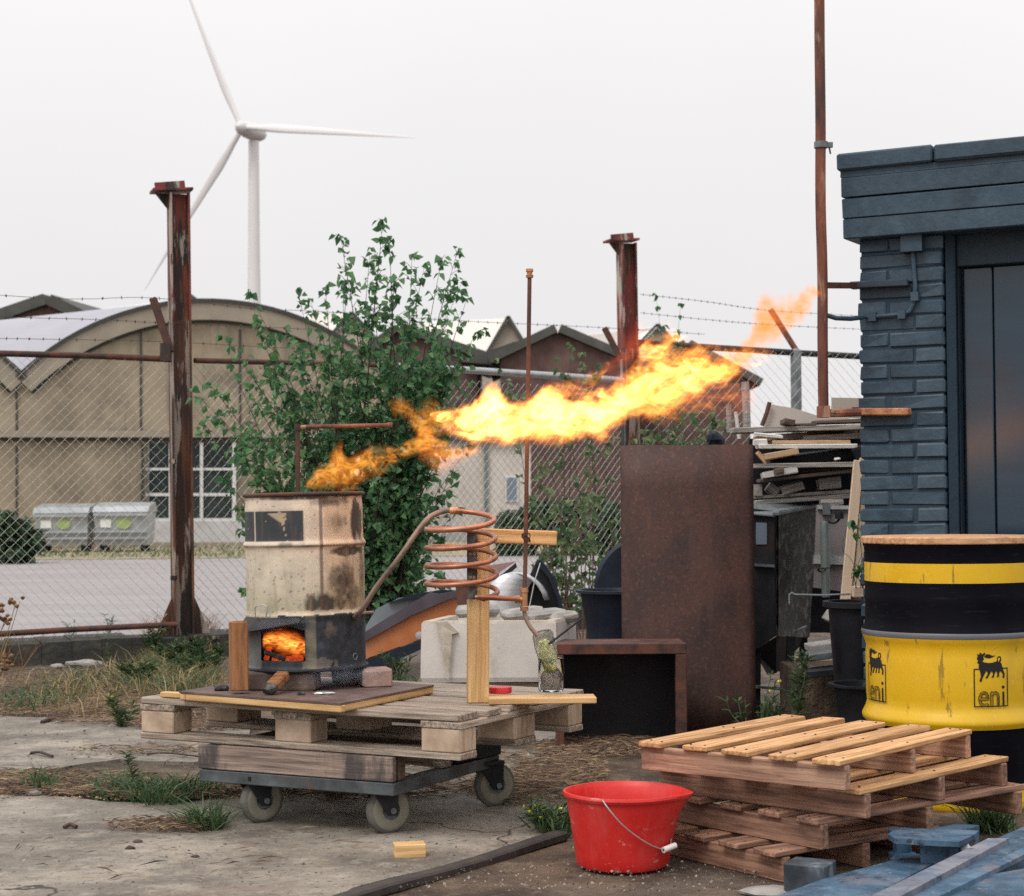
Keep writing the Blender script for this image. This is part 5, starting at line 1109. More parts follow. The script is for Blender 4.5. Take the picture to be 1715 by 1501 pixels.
# ================================================================== SCRAP BEHIND THE TROLLEY
YT = 7.6; tz0, tz1 = at(830, 1143, YT).z, at(830, 1040, YT).z
tr = thing('stone_trough', 'old white concrete trough with a mossy rim behind the pallet', 'trough', (at(838, 1100, YT).x, YT, tz0))
xl_, xr_ = at(704, 1100, YT).x, at(925, 1100, YT).x; dpt_ = .42
xr2 = at(968, 1080, YT + .3).x
mb = MB(); 
out_b = [(xl_, YT), (xr_ + .02, YT), (xr2, YT + dpt_), (xl_ + .10, YT + dpt_)]; ins = .045
def inset(P, d): 
    c = (sum(p[0] for p in P) / 4, sum(p[1] for p in P) / 4); return [(c[0] + (p[0] - c[0]) * d, c[1] + (p[1] - c[1]) * d) for p in P]
i1 = inset(out_b, .80)
rings = [[(x, y, tz0) for x, y in inset(out_b, .97)], [(x, y, tz0 + .02) for x, y in out_b], [(x, y, tz1 - .012) for x, y in inset(out_b, .985)], [(x, y, tz1) for x, y in inset(out_b, .96)], [(x, y, tz1) for x, y in inset(out_b, .82)], [(x, y, tz1 - .012) for x, y in i1], [(x, y, tz0 + .06) for x, y in inset(out_b, .72)]]
for rg in rings: mb.v.extend(rg)
for i in range(len(rings) - 1):
    for j in range(4): mb.f.append((i * 4 + j, i * 4 + (j + 1) % 4, (i + 1) * 4 + (j + 1) % 4, (i + 1) * 4 + j)); mb.mi.append(1 if i in (2, 3, 4) else 0)
mb.f.append((0, 1, 2, 3)); mb.mi.append(0); k6 = (len(rings) - 1) * 4; mb.f.append((k6, k6 + 1, k6 + 2, k6 + 3)); mb.mi.append(0)
mb.build('basin', [trough_mat, trough_rim], tr)
mb = MB(); f = lambda u, v, d=0: at(u, v, YT - .012 - d)
mb.add([f(732, 1046), f(763, 1060, .012), f(757, 1062, .012), f(752, 1138, .004), f(749, 1138, .004), f(741, 1090, .004)], [(0, 2, 5), (2, 3, 4), (2, 4, 5), (0, 1, 2)])
mb.prism([f(731, 1043), f(748, 1040), f(768, 1060), f(755, 1063), f(742, 1060)], (0, .05, 0)); mb.build('spout', trough_rim, tr)
for (u0, u1, v0, v1) in ((718, 752, 1148, 1290), (888, 924, 1148, 1250)):
    p = at((u0 + u1) / 2, 1200, YT + .15); sbk = board('support_block', Vector((p.x, p.y, .0)), Vector((p.x, p.y, tz0 - .03)), (u1 - u0) * px(YT), .14, trough_mat, None, up=(1, 0, 0), ch=.01); tag(sbk, ('left' if u0 < 800 else 'right') + ' pale concrete block carrying the white trough', 'block')
bb = board('bearer', Vector((xl_ - .02, YT + .14, tz0 - .016)), Vector((xr_ + .02, YT + .14, tz0 - .016)), .26, .026, wood_dark, None); tag(bb, 'dark board lying under the white trough', 'board')
for i, (u0, v0, u1, v1, lab) in enumerate(((770, 1025, 830, 1020, 'grey bluish slab fragment lying at the back of the trough'), (846, 1031, 905, 1025, 'long worn stone lying across the middle of the trough'), (880, 1033, 945, 1027, 'flat pinkish stone lying near the right end of the trough'), (915, 1036, 960, 1031, 'pale stone on the right rim of the trough'))):
    a, b = at(u0, v0, YT + .22), at(u1, v1, YT + .3); o = board('stone', a, b, .12, .05, slate_mat, None, ch=.018, jit=.01); tag(o, lab, 'stone')

# curved panels and mudguards
Yg = 8.6
pn = thing('scrap_bodywork', 'long orange panel with black trim leaning behind the drum stove', 'scrap panel', (at(690, 1100, Yg).x, Yg, at(690, 1100, Yg).z))
def strip_poly(name, pts, off, mat, par, Y=Yg): mb = MB(); mb.prism([at(u, v, Y) for u, v in pts], off); return mb.build(name, mat, par)
strip_poly('orange_skin', [(600, 1108), (612, 1065), (680, 1034), (750, 1003), (790, 992), (800, 1030), (760, 1052), (700, 1072), (650, 1090)], (0, .03, 0), orange_gloss, pn)
strip_poly('upper_trim', [(606, 1062), (640, 1040), (720, 992), (735, 995), (790, 985), (790, 993), (750, 1004), (690, 1030), (608, 1076)], (0, -.025, 0), purple_plastic, pn)
strip_poly('lower_trim', [(596, 1112), (650, 1091), (706, 1072), (708, 1086), (650, 1112), (600, 1130)], (0, -.03, 0), navy_plastic, pn)
strip_poly('glazing', [(612, 1050), (630, 1020), (668, 1002), (722, 996), (660, 1030), (612, 1058)], (0, .04, 0), glassy_grey, pn, Yg + .05)
strip_poly('glazing_edge', [(650, 1010), (690, 996), (740, 988), (785, 990), (740, 994), (690, 1004)], (0, .03, 0), navy_plastic, pn, Yg + .02)
mb = MB(); c = at(702, 1064, Yg - .03); mb.lathe([(0, -.012), (.010, -.012), (.010, -.004), (.018, -.006), (.018, .004), (0, .006)], c, n=18, M=Matrix.Rotation(R(90), 4, 'X')); mb.build('lock', galv, pn)
pn2 = strip_poly('scrap_sheet', [(800, 990), (815, 948), (865, 940), (838, 958), (812, 985)], (0, .05, 0), weathered('dusty_pink_sheet', [(.27, .17, .17), (.34, .23, .22)], 4), None, 9.0); tag(pn2, 'dusty pink sheet edge sticking up behind the timber post', 'scrap sheet')
pn3 = strip_poly('trim_bar', [(812, 986), (864, 943), (866, 950), (816, 994)], (0, .05, 0), steel_dark, None, 8.93); tag(pn3, 'dark bar along the pink sheet behind the timber post', 'trim bar')
mgY = 8.5
mg = thing('mudguard', 'silver curved mudguard propped behind the trough', 'mudguard', (at(866, 1030, mgY).x, mgY, at(866, 1030, mgY).z))
mb = MB(); pts = []; 
for i in range(15):
    a = R(200 - i * 13); pts.append((866 + 56 * math.cos(a) + 4, 1024 - 66 * math.sin(a)))
f0 = [at(u - 8, v, mgY) for u, v in pts]; f1 = [at(u + 10 if i > 6 else u + 2, v + (3 if i > 4 else 0), mgY + .30) for i, (u, v) in enumerate(pts)]
fi = [at(866 + (u - 866) * .62 + 12, 1024 + (v - 1024) * .84, mgY - .0) for u, v in pts]
mb.v = [tuple(p) for p in f0 + f1]; mb.f = [(i, i + 1, i + 16, i + 15) for i in range(14)]; mb.mi = [0] * 14
ms = mb.build('skin', silver_paint, mg, True); sm = ms.modifiers.new('t', 'SOLIDIFY'); sm.thickness = .012
mb = MB(); mb.v = [tuple(p) for p in f0 + [at(866 + (u - 866) * .35 + 30, 1024 + (v - 1024) * .80, mgY + .02) for u, v in pts]]
mb.f = [(i, i + 1, i + 16, i + 15) for i in range(8)]; mb.mi = [0] * 8; ms2 = mb.build('face', silver_paint, mg, True); sm = ms2.modifiers.new('t', 'SOLIDIFY'); sm.thickness = .008
ba = thing('black_arch', 'pointed black plastic arch liner behind the silver mudguard', 'arch liner', (at(910, 1030, 8.62).x, 8.62, at(910, 1030, 8.62).z))
strip_poly('shell', [(868, 1030), (876, 985), (890, 960), (900, 938), (906, 937), (922, 958), (934, 985), (942, 1018), (940, 1032)], (0, .12, 0), black_plastic, ba, 8.6)
strip_poly('rim', [(898, 944), (904, 936), (910, 942), (928, 966), (940, 1005), (944, 1030), (938, 1030), (932, 1000), (918, 966)], (0, -.05, 0), navy_plastic, ba, 8.6)
mb = MB(); mb.tube([at(905, 943, 8.52), at(895, 975, 8.5), at(886, 1020, 8.48)], .003, 6); mb.build('cable', galv, ba)
pt = thing('plant_pot', 'brown plastic plant pot half hidden by the timber post', 'plant pot', (at(783, 1030, 8.2).x, 8.2, at(783, 1032, 8.2).z))
w_ = 21 * px(8.2); h_ = 60 * px(8.2); mb = MB(); mb.lathe([(0, 0), (w_ * .72, 0), (w_ * .95, h_ * .86), (w_ * 1.05, h_ * .86), (w_ * 1.08, h_), (w_ * .98, h_), (w_ * .9, h_ * .8), (0, h_ * .75)], WM[pt.name].translation, n=28); mb.build('wall', rust, pt, True)

# big rusted plate and the open rusty box in front of it
Ypl = 7.95; pb = at(1150, 1236, Ypl); pzt = at(1150, 746, Ypl).z
mb = MB(); n = 20; vs = []
for i in range(n + 1):
    f_ = i / n; u = 1040 + 223 * f_; bow = .05 * math.sin(math.pi * f_)
    for z in np.linspace(0.0, pzt, 8): p = at(u, 900, Ypl - bow); vs.append((p.x, p.y, z + .002 * math.sin(f_ * 9)))
mb.add(vs, [(i * 8 + j, (i + 1) * 8 + j, (i + 1) * 8 + j + 1, i * 8 + j + 1) for i in range(n) for j in range(7)])
pl8 = mb.build('rusted_plate', rust_plate, None, True); sm = pl8.modifiers.new('t', 'SOLIDIFY'); sm.thickness = .006; tag(pl8, 'tall slightly bowed rusted steel plate standing right of the open box', 'steel plate')
Yb = 7.45; bx = thing('rusty_box', 'open-fronted rusty steel box with a dark inside beside the pallet', 'steel box', (at(1040, 1240, Yb).x, Yb, 0))
def bpx(u, v, d=0): return at(u, v, Yb + d)
zt3 = bpx(1040, 1078).z; X0, X1 = bpx(932, 1100).x, bpx(1150, 1100).x; zb3 = 0.012
def bb_(name, x0, x1, y0, y1, z0, z1, mat): mb = MB(); mb.box(((x0 + x1) / 2, (y0 + y1) / 2, (z0 + z1) / 2), (x1 - x0, y1 - y0, z1 - z0), ch=.003); return mb.build(name, mat, bx)
bb_('top_angle', X0, X1, Yb, Yb + .05, zt3 - .045, zt3, rust_dark); bb_('right_angle', X1 - .045, X1, Yb, Yb + .05, zb3, zt3 - .046, rust_dark); bb_('left_angle', X0, X0 + .03, Yb, Yb + .04, zb3, zt3 - .046, rust_dark)
bb_('top_plate', X0, X1, Yb + .051, Yb + .30, zt3 - .012, zt3 - .003, rust_dark); bb_('back_plate', X0, X1 - .004, Yb + .29, Yb + .30, zb3, zt3 - .013, steel_dark); bb_('right_plate', X1 - .008, X1 - .002, Yb + .051, Yb + .289, zb3, zt3 - .013, rust); bb_('left_plate', X0 + .002, X0 + .008, Yb + .045, Yb + .289, zb3, zt3 - .013, rust)
bb_('bottom_plate', X0 - .02, X1 - .046, Yb - .05, Yb + .289, zb3 - .01, zb3 + .008, rust)
# black tubs by the plate
def tub(name, u, v0, v1, Y, wt, wb, mat, label, z_extra=0, tilt_=0, lipw=.02, cat='tub'):
    c = at(u, v1, Y); k = px(Y); h = (v1 - v0) * k; t = thing(name, label, cat, c)
    M_ = Matrix.Rotation(R(tilt_), 4, 'Y'); mb = MB(); a, b = wt * k / 2, wb * k / 2
    mb.lathe([(0, 0), (b, 0), (b + (a - b) * .9, h * .93), (a, h * .95), (a + lipw, h * .95), (a + lipw, h), (a, h), (a - .008, h * .95), (b - .006, .012), (0, .012)], c, n=44, M=M_); mb.build('wall', mat, t, True); return t
tub('tub', 1040, 988, 1076, 8.35, 136, 108, navy_plastic, 'dark blue-black tub standing left of the rusted plate')
ov = thing('round_disc', 'dark rounded lid standing on edge behind the blue-black tub', 'lid', at(1058, 985, 8.6))
mb = MB(); Mo = Matrix.Rotation(R(90), 4, 'X'); mb.lathe([(0, -.02), (.235, -.02), (.25, 0), (.235, .02), (0, .02)], at(1082, 985, 8.62), n=48, M=Mo); mb.build('disc', navy_plastic, ov, True)
# hopper / dark stove box right of the plate
Yh = 8.5; hp = thing('steel_hopper', 'dark steel hopper on legs with an open side right of the rusted plate', 'hopper', (at(1315, 1200, Yh).x, Yh, 0))
def hpoly(name, pts, off, mat, Y=Yh): mb = MB(); mb.prism([at(u, v, Y) for u, v in pts], off); return mb.build(name, mat, hp)
hpoly('front_face', [(1262, 852), (1296, 856), (1300, 1065), (1262, 1090)], (0, .02, 0), steel_dark)
Hc = at(1299, 856, Yh); H1 = at(1364, 845, Yh + .42)
def hq(u, v, d): return at(u, v, Yh + d)
mb = MB(); mb.add([hq(1300, 860, 0), hq(1366, 848, .45), hq(1352, 1068, .45), hq(1300, 1066, 0)] + [hq(1304, 860, .0), hq(1368, 848, .45), hq(1356, 1068, .45), hq(1304, 1066, 0)], [(0, 1, 2, 3), (4, 7, 6, 5), (0, 4, 5, 1), (1, 5, 6, 2), (2, 6, 7, 3)]); mb.build('dark_inside_fill', wood_char, hp)  # near-black slab stands for the shaded inside of the hopper
mb = MB(); mb.add([hq(1302, 1066, -.004), hq(1352, 1050, .40), hq(1346, 1036, .40), hq(1300, 1048, -.004)], [(0, 1, 2, 3)]); mb.build('inner_sill', steel_grey, hp)
mb = MB(); mb.prism([hq(1240, 846, .1), hq(1240, 860, -.02), hq(1297, 866, -.02), hq(1306, 858, 0), hq(1368, 846, .45), hq(1300, 846, .45)], (0, 0, .006)); mb.build('top_flange', steel_grey, hp)
mb = MB(); mb.beam(hq(1299, 861, -.03), hq(1368, 846.5, .45), .03, .012); mb.build('flange_edge', steel_grey, hp)
hpoly('window', [(1266, 875), (1284, 876), (1284, 912), (1266, 912)], (0, -.006, 0), pane_far); hpoly('ledge', [(1262, 944), (1296, 946), (1296, 950), (1262, 948)], (0, -.03, 0), steel_grey)
mb = MB(); mb.add([hq(1262, 1090, .0), hq(1300, 1066, 0), hq(1352, 1068, .45), hq(1262, 1075, .45), hq(1285, 1130, .12), hq(1300, 1128, .2)], [(0, 1, 5, 4), (1, 2, 5), (2, 3, 4, 5), (3, 0, 4)]); mb.build('chute', steel_dark, hp)
for (u0, v0, u1, v1, d) in ((1325, 1066, 1318, 1215, .05), (1346, 1066, 1340, 1195, .42), (1268, 1085, 1266, 1215, .05)): mb = MB(); a, b = hq(u0, v0, d), hq(u1, v1, d); b.z = 0.0; mb.beam(a, b, .035, .035); mb.build('leg', steel_dark, hp)
mb = MB(); mb.beam(hq(1264, 1150, .0), hq(1312, 1154, .03), .05, .012); mb.build('brace', steel_grey, hp)
bp = strip_poly('grey_plate', [(1282, 1125), (1322, 1080), (1322, 1125)], (0, .02, 0), slate_mat, None, 8.85); tag(bp, 'grey sheet corner seen between the hopper legs', 'sheet')

# pump / pole, panel, beige board, tubs by the shed
Yq = 8.75
pb_ = thing('scrap_board', 'pale grey panel with a metal rim leaning under the wood pile', 'panel', (at(1392, 1000, Yq).x, Yq, at(1392, 990, Yq).z))
strip_poly('sheet', [(1368, 846), (1432, 850), (1418, 992), (1362, 984)], (0, .02, 0), weathered('mauve_grey_panel', [(.22, .19, .19), (.30, .27, .27)], 3), pb_, Yq); strip_poly('rim', [(1362, 930), (1418, 932), (1416, 946), (1361, 944)], (0, -.02, 0), galv, pb_, Yq); strip_poly('rim', [(1369, 846), (1432, 847), (1432, 853), (1368, 853)], (0, -.02, 0), galv, pb_, Yq); strip_poly('hinge_plate', [(1376, 842), (1388, 842), (1389, 862), (1376, 862)], (0, -.03, 0), steel_grey, pb_, Yq)
po = thing('grey_pole', 'grey-green metal pole with a clamp standing in front of the grey panel', 'pole', at(1384, 1003, Yq - .12))
mb = MB(); mb.lathe([(.0, 0), (.020, 0), (.020, .14), (.023, .142), (.023, .36), (.021, .365), (0, .365)], at(1383, 1000, Yq - .12), n=18); mb.build('tube', weathered('grey_green_pole', [(.10, .13, .13), (.16, .19, .18)], 8, rough=(.35, .5)), po, True)
mb = MB(); mb.tube(bez([at(1385, 872, Yq - .13), at(1395, 876, Yq - .14), at(1404, 872, Yq - .14), at(1408, 862, Yq - .14)], 12), .006, 6); mb.lathe([(0, -.02), (.022, -.02), (.022, .012), (0, .015)], at(1406, 862, Yq - .14), n=12); mb.build('clamp', steel_dark, po); 
mb = MB(); mb.tube([at(1377 + 7 * math.cos(t_), 955 + 3 * math.sin(t_), Yq - .125 + .024 * math.sin(t_)) for t_ in np.linspace(0, 6.3, 16)], .004, 5); mb.build('strap', steel_dark, po)
bbd = thing('beige_board', 'long beige board with a groove leaning against the shed corner', 'board', at(1420, 1000, 8.1))
board('front_strip', at(1416, 1006, 8.1), at(1438, 772, 8.25), 17 * px(8.1), .02, wood_beige, bbd, up=(0, -1, .1)); board('rear_strip', at(1433, 1002, 8.12), at(1449, 768, 8.27), 19 * px(8.1), .022, wood_beige, bbd, up=(0, -1, .1)); board('foot_block', at(1428, 991, 8.06), at(1452, 991, 8.06), .05, .048, wood_beige, bbd)
tub('black_bin', 1448, 1008, 1192, 7.55, 118, 92, black_plastic, 'tall black plastic bin half hidden by the yellow drum', cat='bin'); tub('black_tub', 1455, 1145, 1220, 7.2, 116, 100, black_plastic, 'low black tub in front of the tall black bin')
mb = MB(); mb.tube([at(1322, 1012, 7.5), at(1322, 996, 7.5), at(1326, 993, 7.5), at(1332, 996, 7.5), at(1380, 997, 7.5), at(1424, 995, 7.5)], .0042, 6); tag(mb.build('bent_rod', steel_grey, None, True), 'thin bent metal rod in front of the hopper opening', 'rod')
for i, (u0, v0, u1, v1, Y, mt_, lab) in enumerate(((1352, 1085, 1400, 1078, 8.0, slate_mat, 'flat grey slab on the ground beside the tall black bin'), (1350, 1100, 1410, 1092, 7.9, steel_grey, 'grey metal strip under the slab beside the tall black bin'), (1345, 1128, 1405, 1122, 7.8, steel_dark, 'dark metal channel beside the low black tub'), (1385, 1040, 1395, 1025, 8.2, slate_mat, 'stone chip behind the slab left of the tall black bin'))):
    o = board('debris_slab', at(u0, v0, Y), at(u1, v1, Y), .16, .03, mt_, None); tag(o, lab, 'slab')
mb = MB(); mb.box((at(1390, 1120, 8.1).x, 8.3, at(1390, 1120, 8.3).z / 2), (.32, .5, at(1390, 1110, 8.3).z)); tag(mb.build('rubble_heap', soil), 'heap of soil and rubble between the hopper and the bin', 'rubble')

# ------------------------------------------------------------------ wood pile
def pile(u0, v0, u1, v1, t, mat, label, Y=8.9, Y1=None, depth=.14, name='plank', cat='plank', jit=.006, grp='planks and offcuts in the wood pile'):
    a, b = at(u0, v0, Y), at(u1, v1, Y1 or Y); o = board(name, a, b, depth, t * px(Y), mat, None, ch=.003, jit=jit); return tag(o, label, cat, grp)
pile(1225, 722, 1454, 715, 9, wood_pile, 'long grey plank on top of the wood pile'); pile(1310, 706, 1328, 709, 9, wood_dark, 'short dark offcut standing on the top grey plank', Y=8.85)
pile(1325, 712, 1365, 711, 4, wood_dark, 'thin dark lath on the top grey plank'); pile(1362, 708, 1450, 705, 6, wood_dark, 'dark lath under the pale sheet at the top right of the pile')
pile(1300, 732, 1445, 722, 11, wood_dark, 'dark bark-edged plank just below the top grey plank', Y1=9.1); pile(1330, 736, 1448, 730, 9, wood_pile, 'brownish grey plank third from the top of the pile', Y=8.95)
pile(1440, 728, 1455, 726, 14, wood_tan, 'tan block end at the right of the pile near the shed', depth=.1); pile(1263, 727, 1310, 732, 6, wood_white, 'short white batten at the upper left of the pile', Y=8.8, depth=.06)
pile(1263, 736, 1300, 733, 7, wood_tan, 'short tan batten below the white batten', Y=8.82, depth=.06); pile(1290, 742, 1420, 741, 7, wood_tan, 'tan splintered plank above the long white plank', Y=8.84); pile(1268, 749, 1432, 748, 7, wood_white, 'long white plank across the middle of the pile', Y=8.8)
pile(1262, 741, 1284, 740, 10, wood_white, 'white board end at the left of the long white plank', Y=8.78, depth=.06)
pile(1278, 766, 1334, 757, 11, wood_tan, 'splintered pale orange slab under the white plank', Y=8.78); pile(1398, 757, 1420, 757, 7, wood_red, 'reddish block under the right end of the white plank', Y=8.85, depth=.06)
pile(1268, 757, 1285, 776, 8, wood_tan, 'slanting tan lath at the left side of the pile', Y=8.76, depth=.03)
pile(1285, 775, 1450, 758, 18, black_plastic, 'black plastic sheet bundle in the middle of the pile', Y=8.95, depth=.3, name='black_bundle', cat='plastic bundle', jit=.02); pile(1425, 765, 1452, 752, 22, black_plastic, 'black wrapped end bulging towards the shed', Y=8.8, depth=.2, name='black_bundle', cat='plastic bundle', jit=.02)
pile(1397, 769, 1406, 768, 4, white_plastic, 'tiny white scrap on the black bundle', Y=8.74, depth=.03)
pile(1262, 781, 1433, 779, 8, wood_pile, 'straight grey board across the pile below the black bundle', Y=8.78); pile(1276, 797, 1334, 787, 11, wood_white, 'whitewashed log with dark patches on the left of the pile', Y=8.75, depth=.08); pile(1296, 790, 1312, 787, 9, wood_dark, 'dark plug on the whitewashed log', Y=8.70, depth=.05); pile(1326, 790, 1430, 785, 6, wood_dark, 'dark board right of the whitewashed log', Y=8.85)
pile(1270, 805, 1432, 789, 6, wood_dark, 'slanting dark board under the whitewashed log', Y=8.8)
pile(1370, 812, 1406, 809, 19, wood_pile, 'grey pallet block right of the gap', Y=8.85, depth=.1); pile(1308, 823, 1344, 812, 14, wood_pile, 'tilted grey block in the dark gap', Y=8.85, depth=.08); pile(1286, 814, 1302, 826, 16, wood_pile, 'wedge shaped grey block in the dark gap', Y=8.87, depth=.08); pile(1260, 821, 1275, 821, 20, wood_pile, 'grey block beside the rusted plate', Y=8.85, depth=.08)
pile(1262, 834, 1432, 822, 6, wood_pile, 'upper one of two grey boards above the hopper'); pile(1262, 842, 1430, 830, 7, wood_pile, 'lower one of two grey boards above the hopper', Y=8.88); pile(1373, 843, 1410, 841, 10, wood_pile, 'grey block under the two boards', Y=8.8, depth=.08)
bk_ = strip_poly('gap_shade_backing', [(1255, 735), (1452, 725), (1452, 1060), (1255, 1060)], (0, .05, 0), black_plastic, None, 9.15); tag(bk_, 'added black backing standing in for the shade behind the wood pile', 'sheet')  # invented backing: the black between the planks is really shade
ps = thing('pale_sheet', 'large pale sheet with a brown edge leaning on top of the wood pile', 'sheet', at(1340, 715, 9.0)); strip_poly('face', [(1288, 677), (1330, 684), (1372, 697), (1422, 699), (1420, 706), (1360, 713), (1280, 716)], (0, .03, 0), wood_beige if False else weathered('pale_pinkish_board', [(.50, .44, .39), (.58, .52, .47)], 3), ps, 8.98); mb = MB(); mb.tube([at(1289, 674, 8.95), at(1284, 692, 8.95), at(1276, 713, 8.95)], .011, 8); mb.build('edge', rust, ps)
pa_ = strip_poly('beige_sheet', [(1394, 666), (1452, 667), (1452, 700), (1394, 700)], (0, .03, 0), gable_tan, None, 9.2); tag(pa_, 'beige panel standing on edge behind the elbow of the tall pipe', 'panel')
for i, (u0, v0, u1, v1, r, mt_, lab) in enumerate(((1220, 678, 1222, 724, .014, wood_pile, 'pale stake left of the wood pile above the rusted plate'), (1232, 690, 1238, 735, .01, wood_white, 'thin white stake beside the pale stake'), (1248, 640, 1251, 716, .02, wood_pile, 'weathered post end rising left of the pile'))):
    mb = MB(); mb.tube([at(u0, v0, 9.1), at(u1, v1, 9.1)], r, 8); tag(mb.build('stake', mt_), lab, 'stake')
lump('dark_bundle', at(1198, 748, 9.3), (.10, .08, .10), navy_plastic, 'dark blue bundle poking up behind the rusted plate', 'bundle', 21)
lump('concrete_chunk', gz(140, 1118, 0), (.24, .13, .06), slate_mat, 'flat concrete chunk lying at the foot of the kerb', 'concrete chunk', 31); lump('stone', gz(96, 1120, 0), (.08, .06, .04), slate_mat, 'small pale stone left of the concrete chunk by the kerb', 'stone', 33)

# ================================================================== VEGETATION
def leaf_arrays(P, D, Nn, Ls, Ws, fold=.25):
    """P base points, D axes, Nn normals -> folded four-point leaves"""
    n = len(P); Sd = np.cross(D, Nn); Sd /= np.linalg.norm(Sd, axis=1)[:, None] + 1e-9
    Ls = Ls[:, None]; Ws = Ws[:, None]
    V = np.empty((n, 6, 3)); V[:, 0] = P
    V[:, 1] = P + D * Ls * .30 + Sd * Ws * .5 + Nn * Ws * fold; V[:, 2] = P + D * Ls * .62 + Sd * Ws * .34 + Nn * Ws * fold * .4
    V[:, 3] = P + D * Ls - Nn * Ls * .12
    V[:, 4] = P + D * Ls * .62 - Sd * Ws * .34 + Nn * Ws * fold * .4; V[:, 5] = P + D * Ls * .30 - Sd * Ws * .5 + Nn * Ws * fold
    b = (np.arange(n) * 6)[:, None]
    F = np.concatenate([b + np.array([[0, 1, 2, 3]]), b + np.array([[0, 3, 4, 5]])]).tolist()
    return V.reshape(-1, 3), F
def unit(a): return a / (np.linalg.norm(a, axis=-1, keepdims=True) + 1e-9)
def mesh_obj(name, V, F, mat, parent=None, origin=None, kind=None):
    origin = np.array(origin if origin is not None else (WM[parent.name].translation if parent else V.mean(0)))
    me = bpy.data.meshes.new(name); me.from_pydata((V - origin).tolist(), [], F); setmats(me, mat); o = bpy.data.objects.new(name, me)
    link(o, parent, Matrix.Translation(Vector(origin))); tag(o, kind=kind); return o
def shrub(name, label, cat, base, tips, Y, spread, nper, leafL, lmat, bmat, twig=.17, stem_r=.009, bend=.12, lowcut=.18, single=0, hang=.55, depth=.35, seed=1, trunk='stem', group=None, size_var=.35):
    """many-stemmed young tree: stems to the given tips, side twigs along them, leaves along the twigs"""
    rg = np.random.default_rng(seed); t = thing(name, label, cat, base, group); sb_ = MB(); LP_, LD = [], []; tipflag = []
    for (u, v, w) in tips:
        tp_ = at(u, v, Y + rg.uniform(-depth, depth)); b = Vector(base) + Vector((rg.uniform(-spread, spread), rg.uniform(-spread, spread) * .6, 0))
        mid = b.lerp(tp_, .45) + Vector((0, 0, (tp_ - b).length * bend)) + Vector((rg.uniform(-.06, .06), rg.uniform(-.06, .06), 0)); path = bez([b, b.lerp(mid, .5) + Vector((0, 0, .03)), mid, mid.lerp(tp_, .55) + Vector((0, 0, .03)), tp_], 20)
        Ln = sum((q - p).length for p, q in zip(path[:-1], path[1:])); rr = [stem_r * w * (1 - .88 * k / (len(path) - 1)) for k in range(len(path))]; sb_.tube(path, rr, 5, cap=False)
        nt = int(nper * w * Ln)
        for k in range(nt):
            f_ = lowcut + (1 - lowcut) * rg.random() ** .85; x = f_ * (len(path) - 1); i = min(int(x), len(path) - 2); p = path[i].lerp(path[i + 1], x - i); sd_ = (path[i + 1] - path[i]).normalized()
            if f_ > .78 and rg.random() < .45: continue
            side = Vector(rg.normal(size=3)); side = (side - sd_ * side.dot(sd_)).normalized(); L = twig * (1.15 - .92 * f_) * rg.uniform(.5, 1.3)
            d = (side * .8 + sd_ * .75).normalized(); q = p + d * L; q.z -= L * .10; m_ = p.lerp(q, .5) + Vector((0, 0, L * .10))
            sb_.tube([p, m_, q], [.0022, .0016, .001], 3, cap=False)
            nl = max(2, int(L / .028))
            for s_ in range(nl):
                ff = (s_ + .6) / nl; a = p.lerp(m_, min(1, ff * 2)) if ff < .5 else m_.lerp(q, ff * 2 - 1)
                LP_.append(a + Vector(rg.normal(size=3)) * .006); LD.append((d * .6 + Vector(rg.normal(size=3)) * .55 - Vector((0, 0, hang))).normalized()); tipflag.append(f_)
        for s_ in range(5): LP_.append(path[-1 - s_ // 3]); LD.append(Vector((rg.normal() * .6, rg.normal() * .6, -.6)).normalized()); tipflag.append(1.2)
    sb_.build(trunk, bmat, t, True, recalc=False)
    P = np.array([tuple(p) for p in LP_]); D = unit(np.array([tuple(d) for d in LD])); n = len(P)
    Nn = rg.normal(size=(n, 3)) + np.array([0, -.35, .8]); Nn = unit(Nn - D * (Nn * D).sum(1)[:, None]); Ls = leafL * (1 - size_var + 2 * size_var * rg.random(n)); Ws = Ls * rg.uniform(.62, .85, n)
    idx = np.arange(n); pick = np.zeros(n, bool)
    if single:
        sc_ = np.array(tipflag) + (P[:, 2] - P[:, 2].min()) * .35 - .25 * P[:, 1] + rg.random(n) * .5; pick[np.argsort(-sc_)[:single]] = True
    V, F = leaf_arrays(P[~pick], D[~pick], Nn[~pick], Ls[~pick], Ws[~pick]); mesh_obj('foliage', V, F, lmat, t, kind='stuff')
    if single:
        lv = []
        for k in range(6):
            V1, F1 = leaf_arrays(np.zeros((1, 3)), np.array([[1., 0, 0]]), np.array([[0, 0, 1.]]), np.array([1.0]), np.array([.62 + .05 * k]), .12 + .05 * k); me = bpy.data.meshes.new('leaf'); me.from_pydata(V1.tolist(), [], F1); me.materials.append(lmat); lv.append(me)
        for i in idx[pick]:
            d, nn = Vector(D[i]), Vector(Nn[i]); y = nn.cross(d); M_ = Matrix.Identity(4)
            for a in range(3): M_[a][0] = d[a] * Ls[i]; M_[a][1] = y[a] * Ls[i]; M_[a][2] = nn[a] * Ls[i]; M_[a][3] = P[i][a]
            o = bpy.data.objects.new('leaf', lv[i % 6]); link(o, t, M_)
    return t
YBi = 10.7
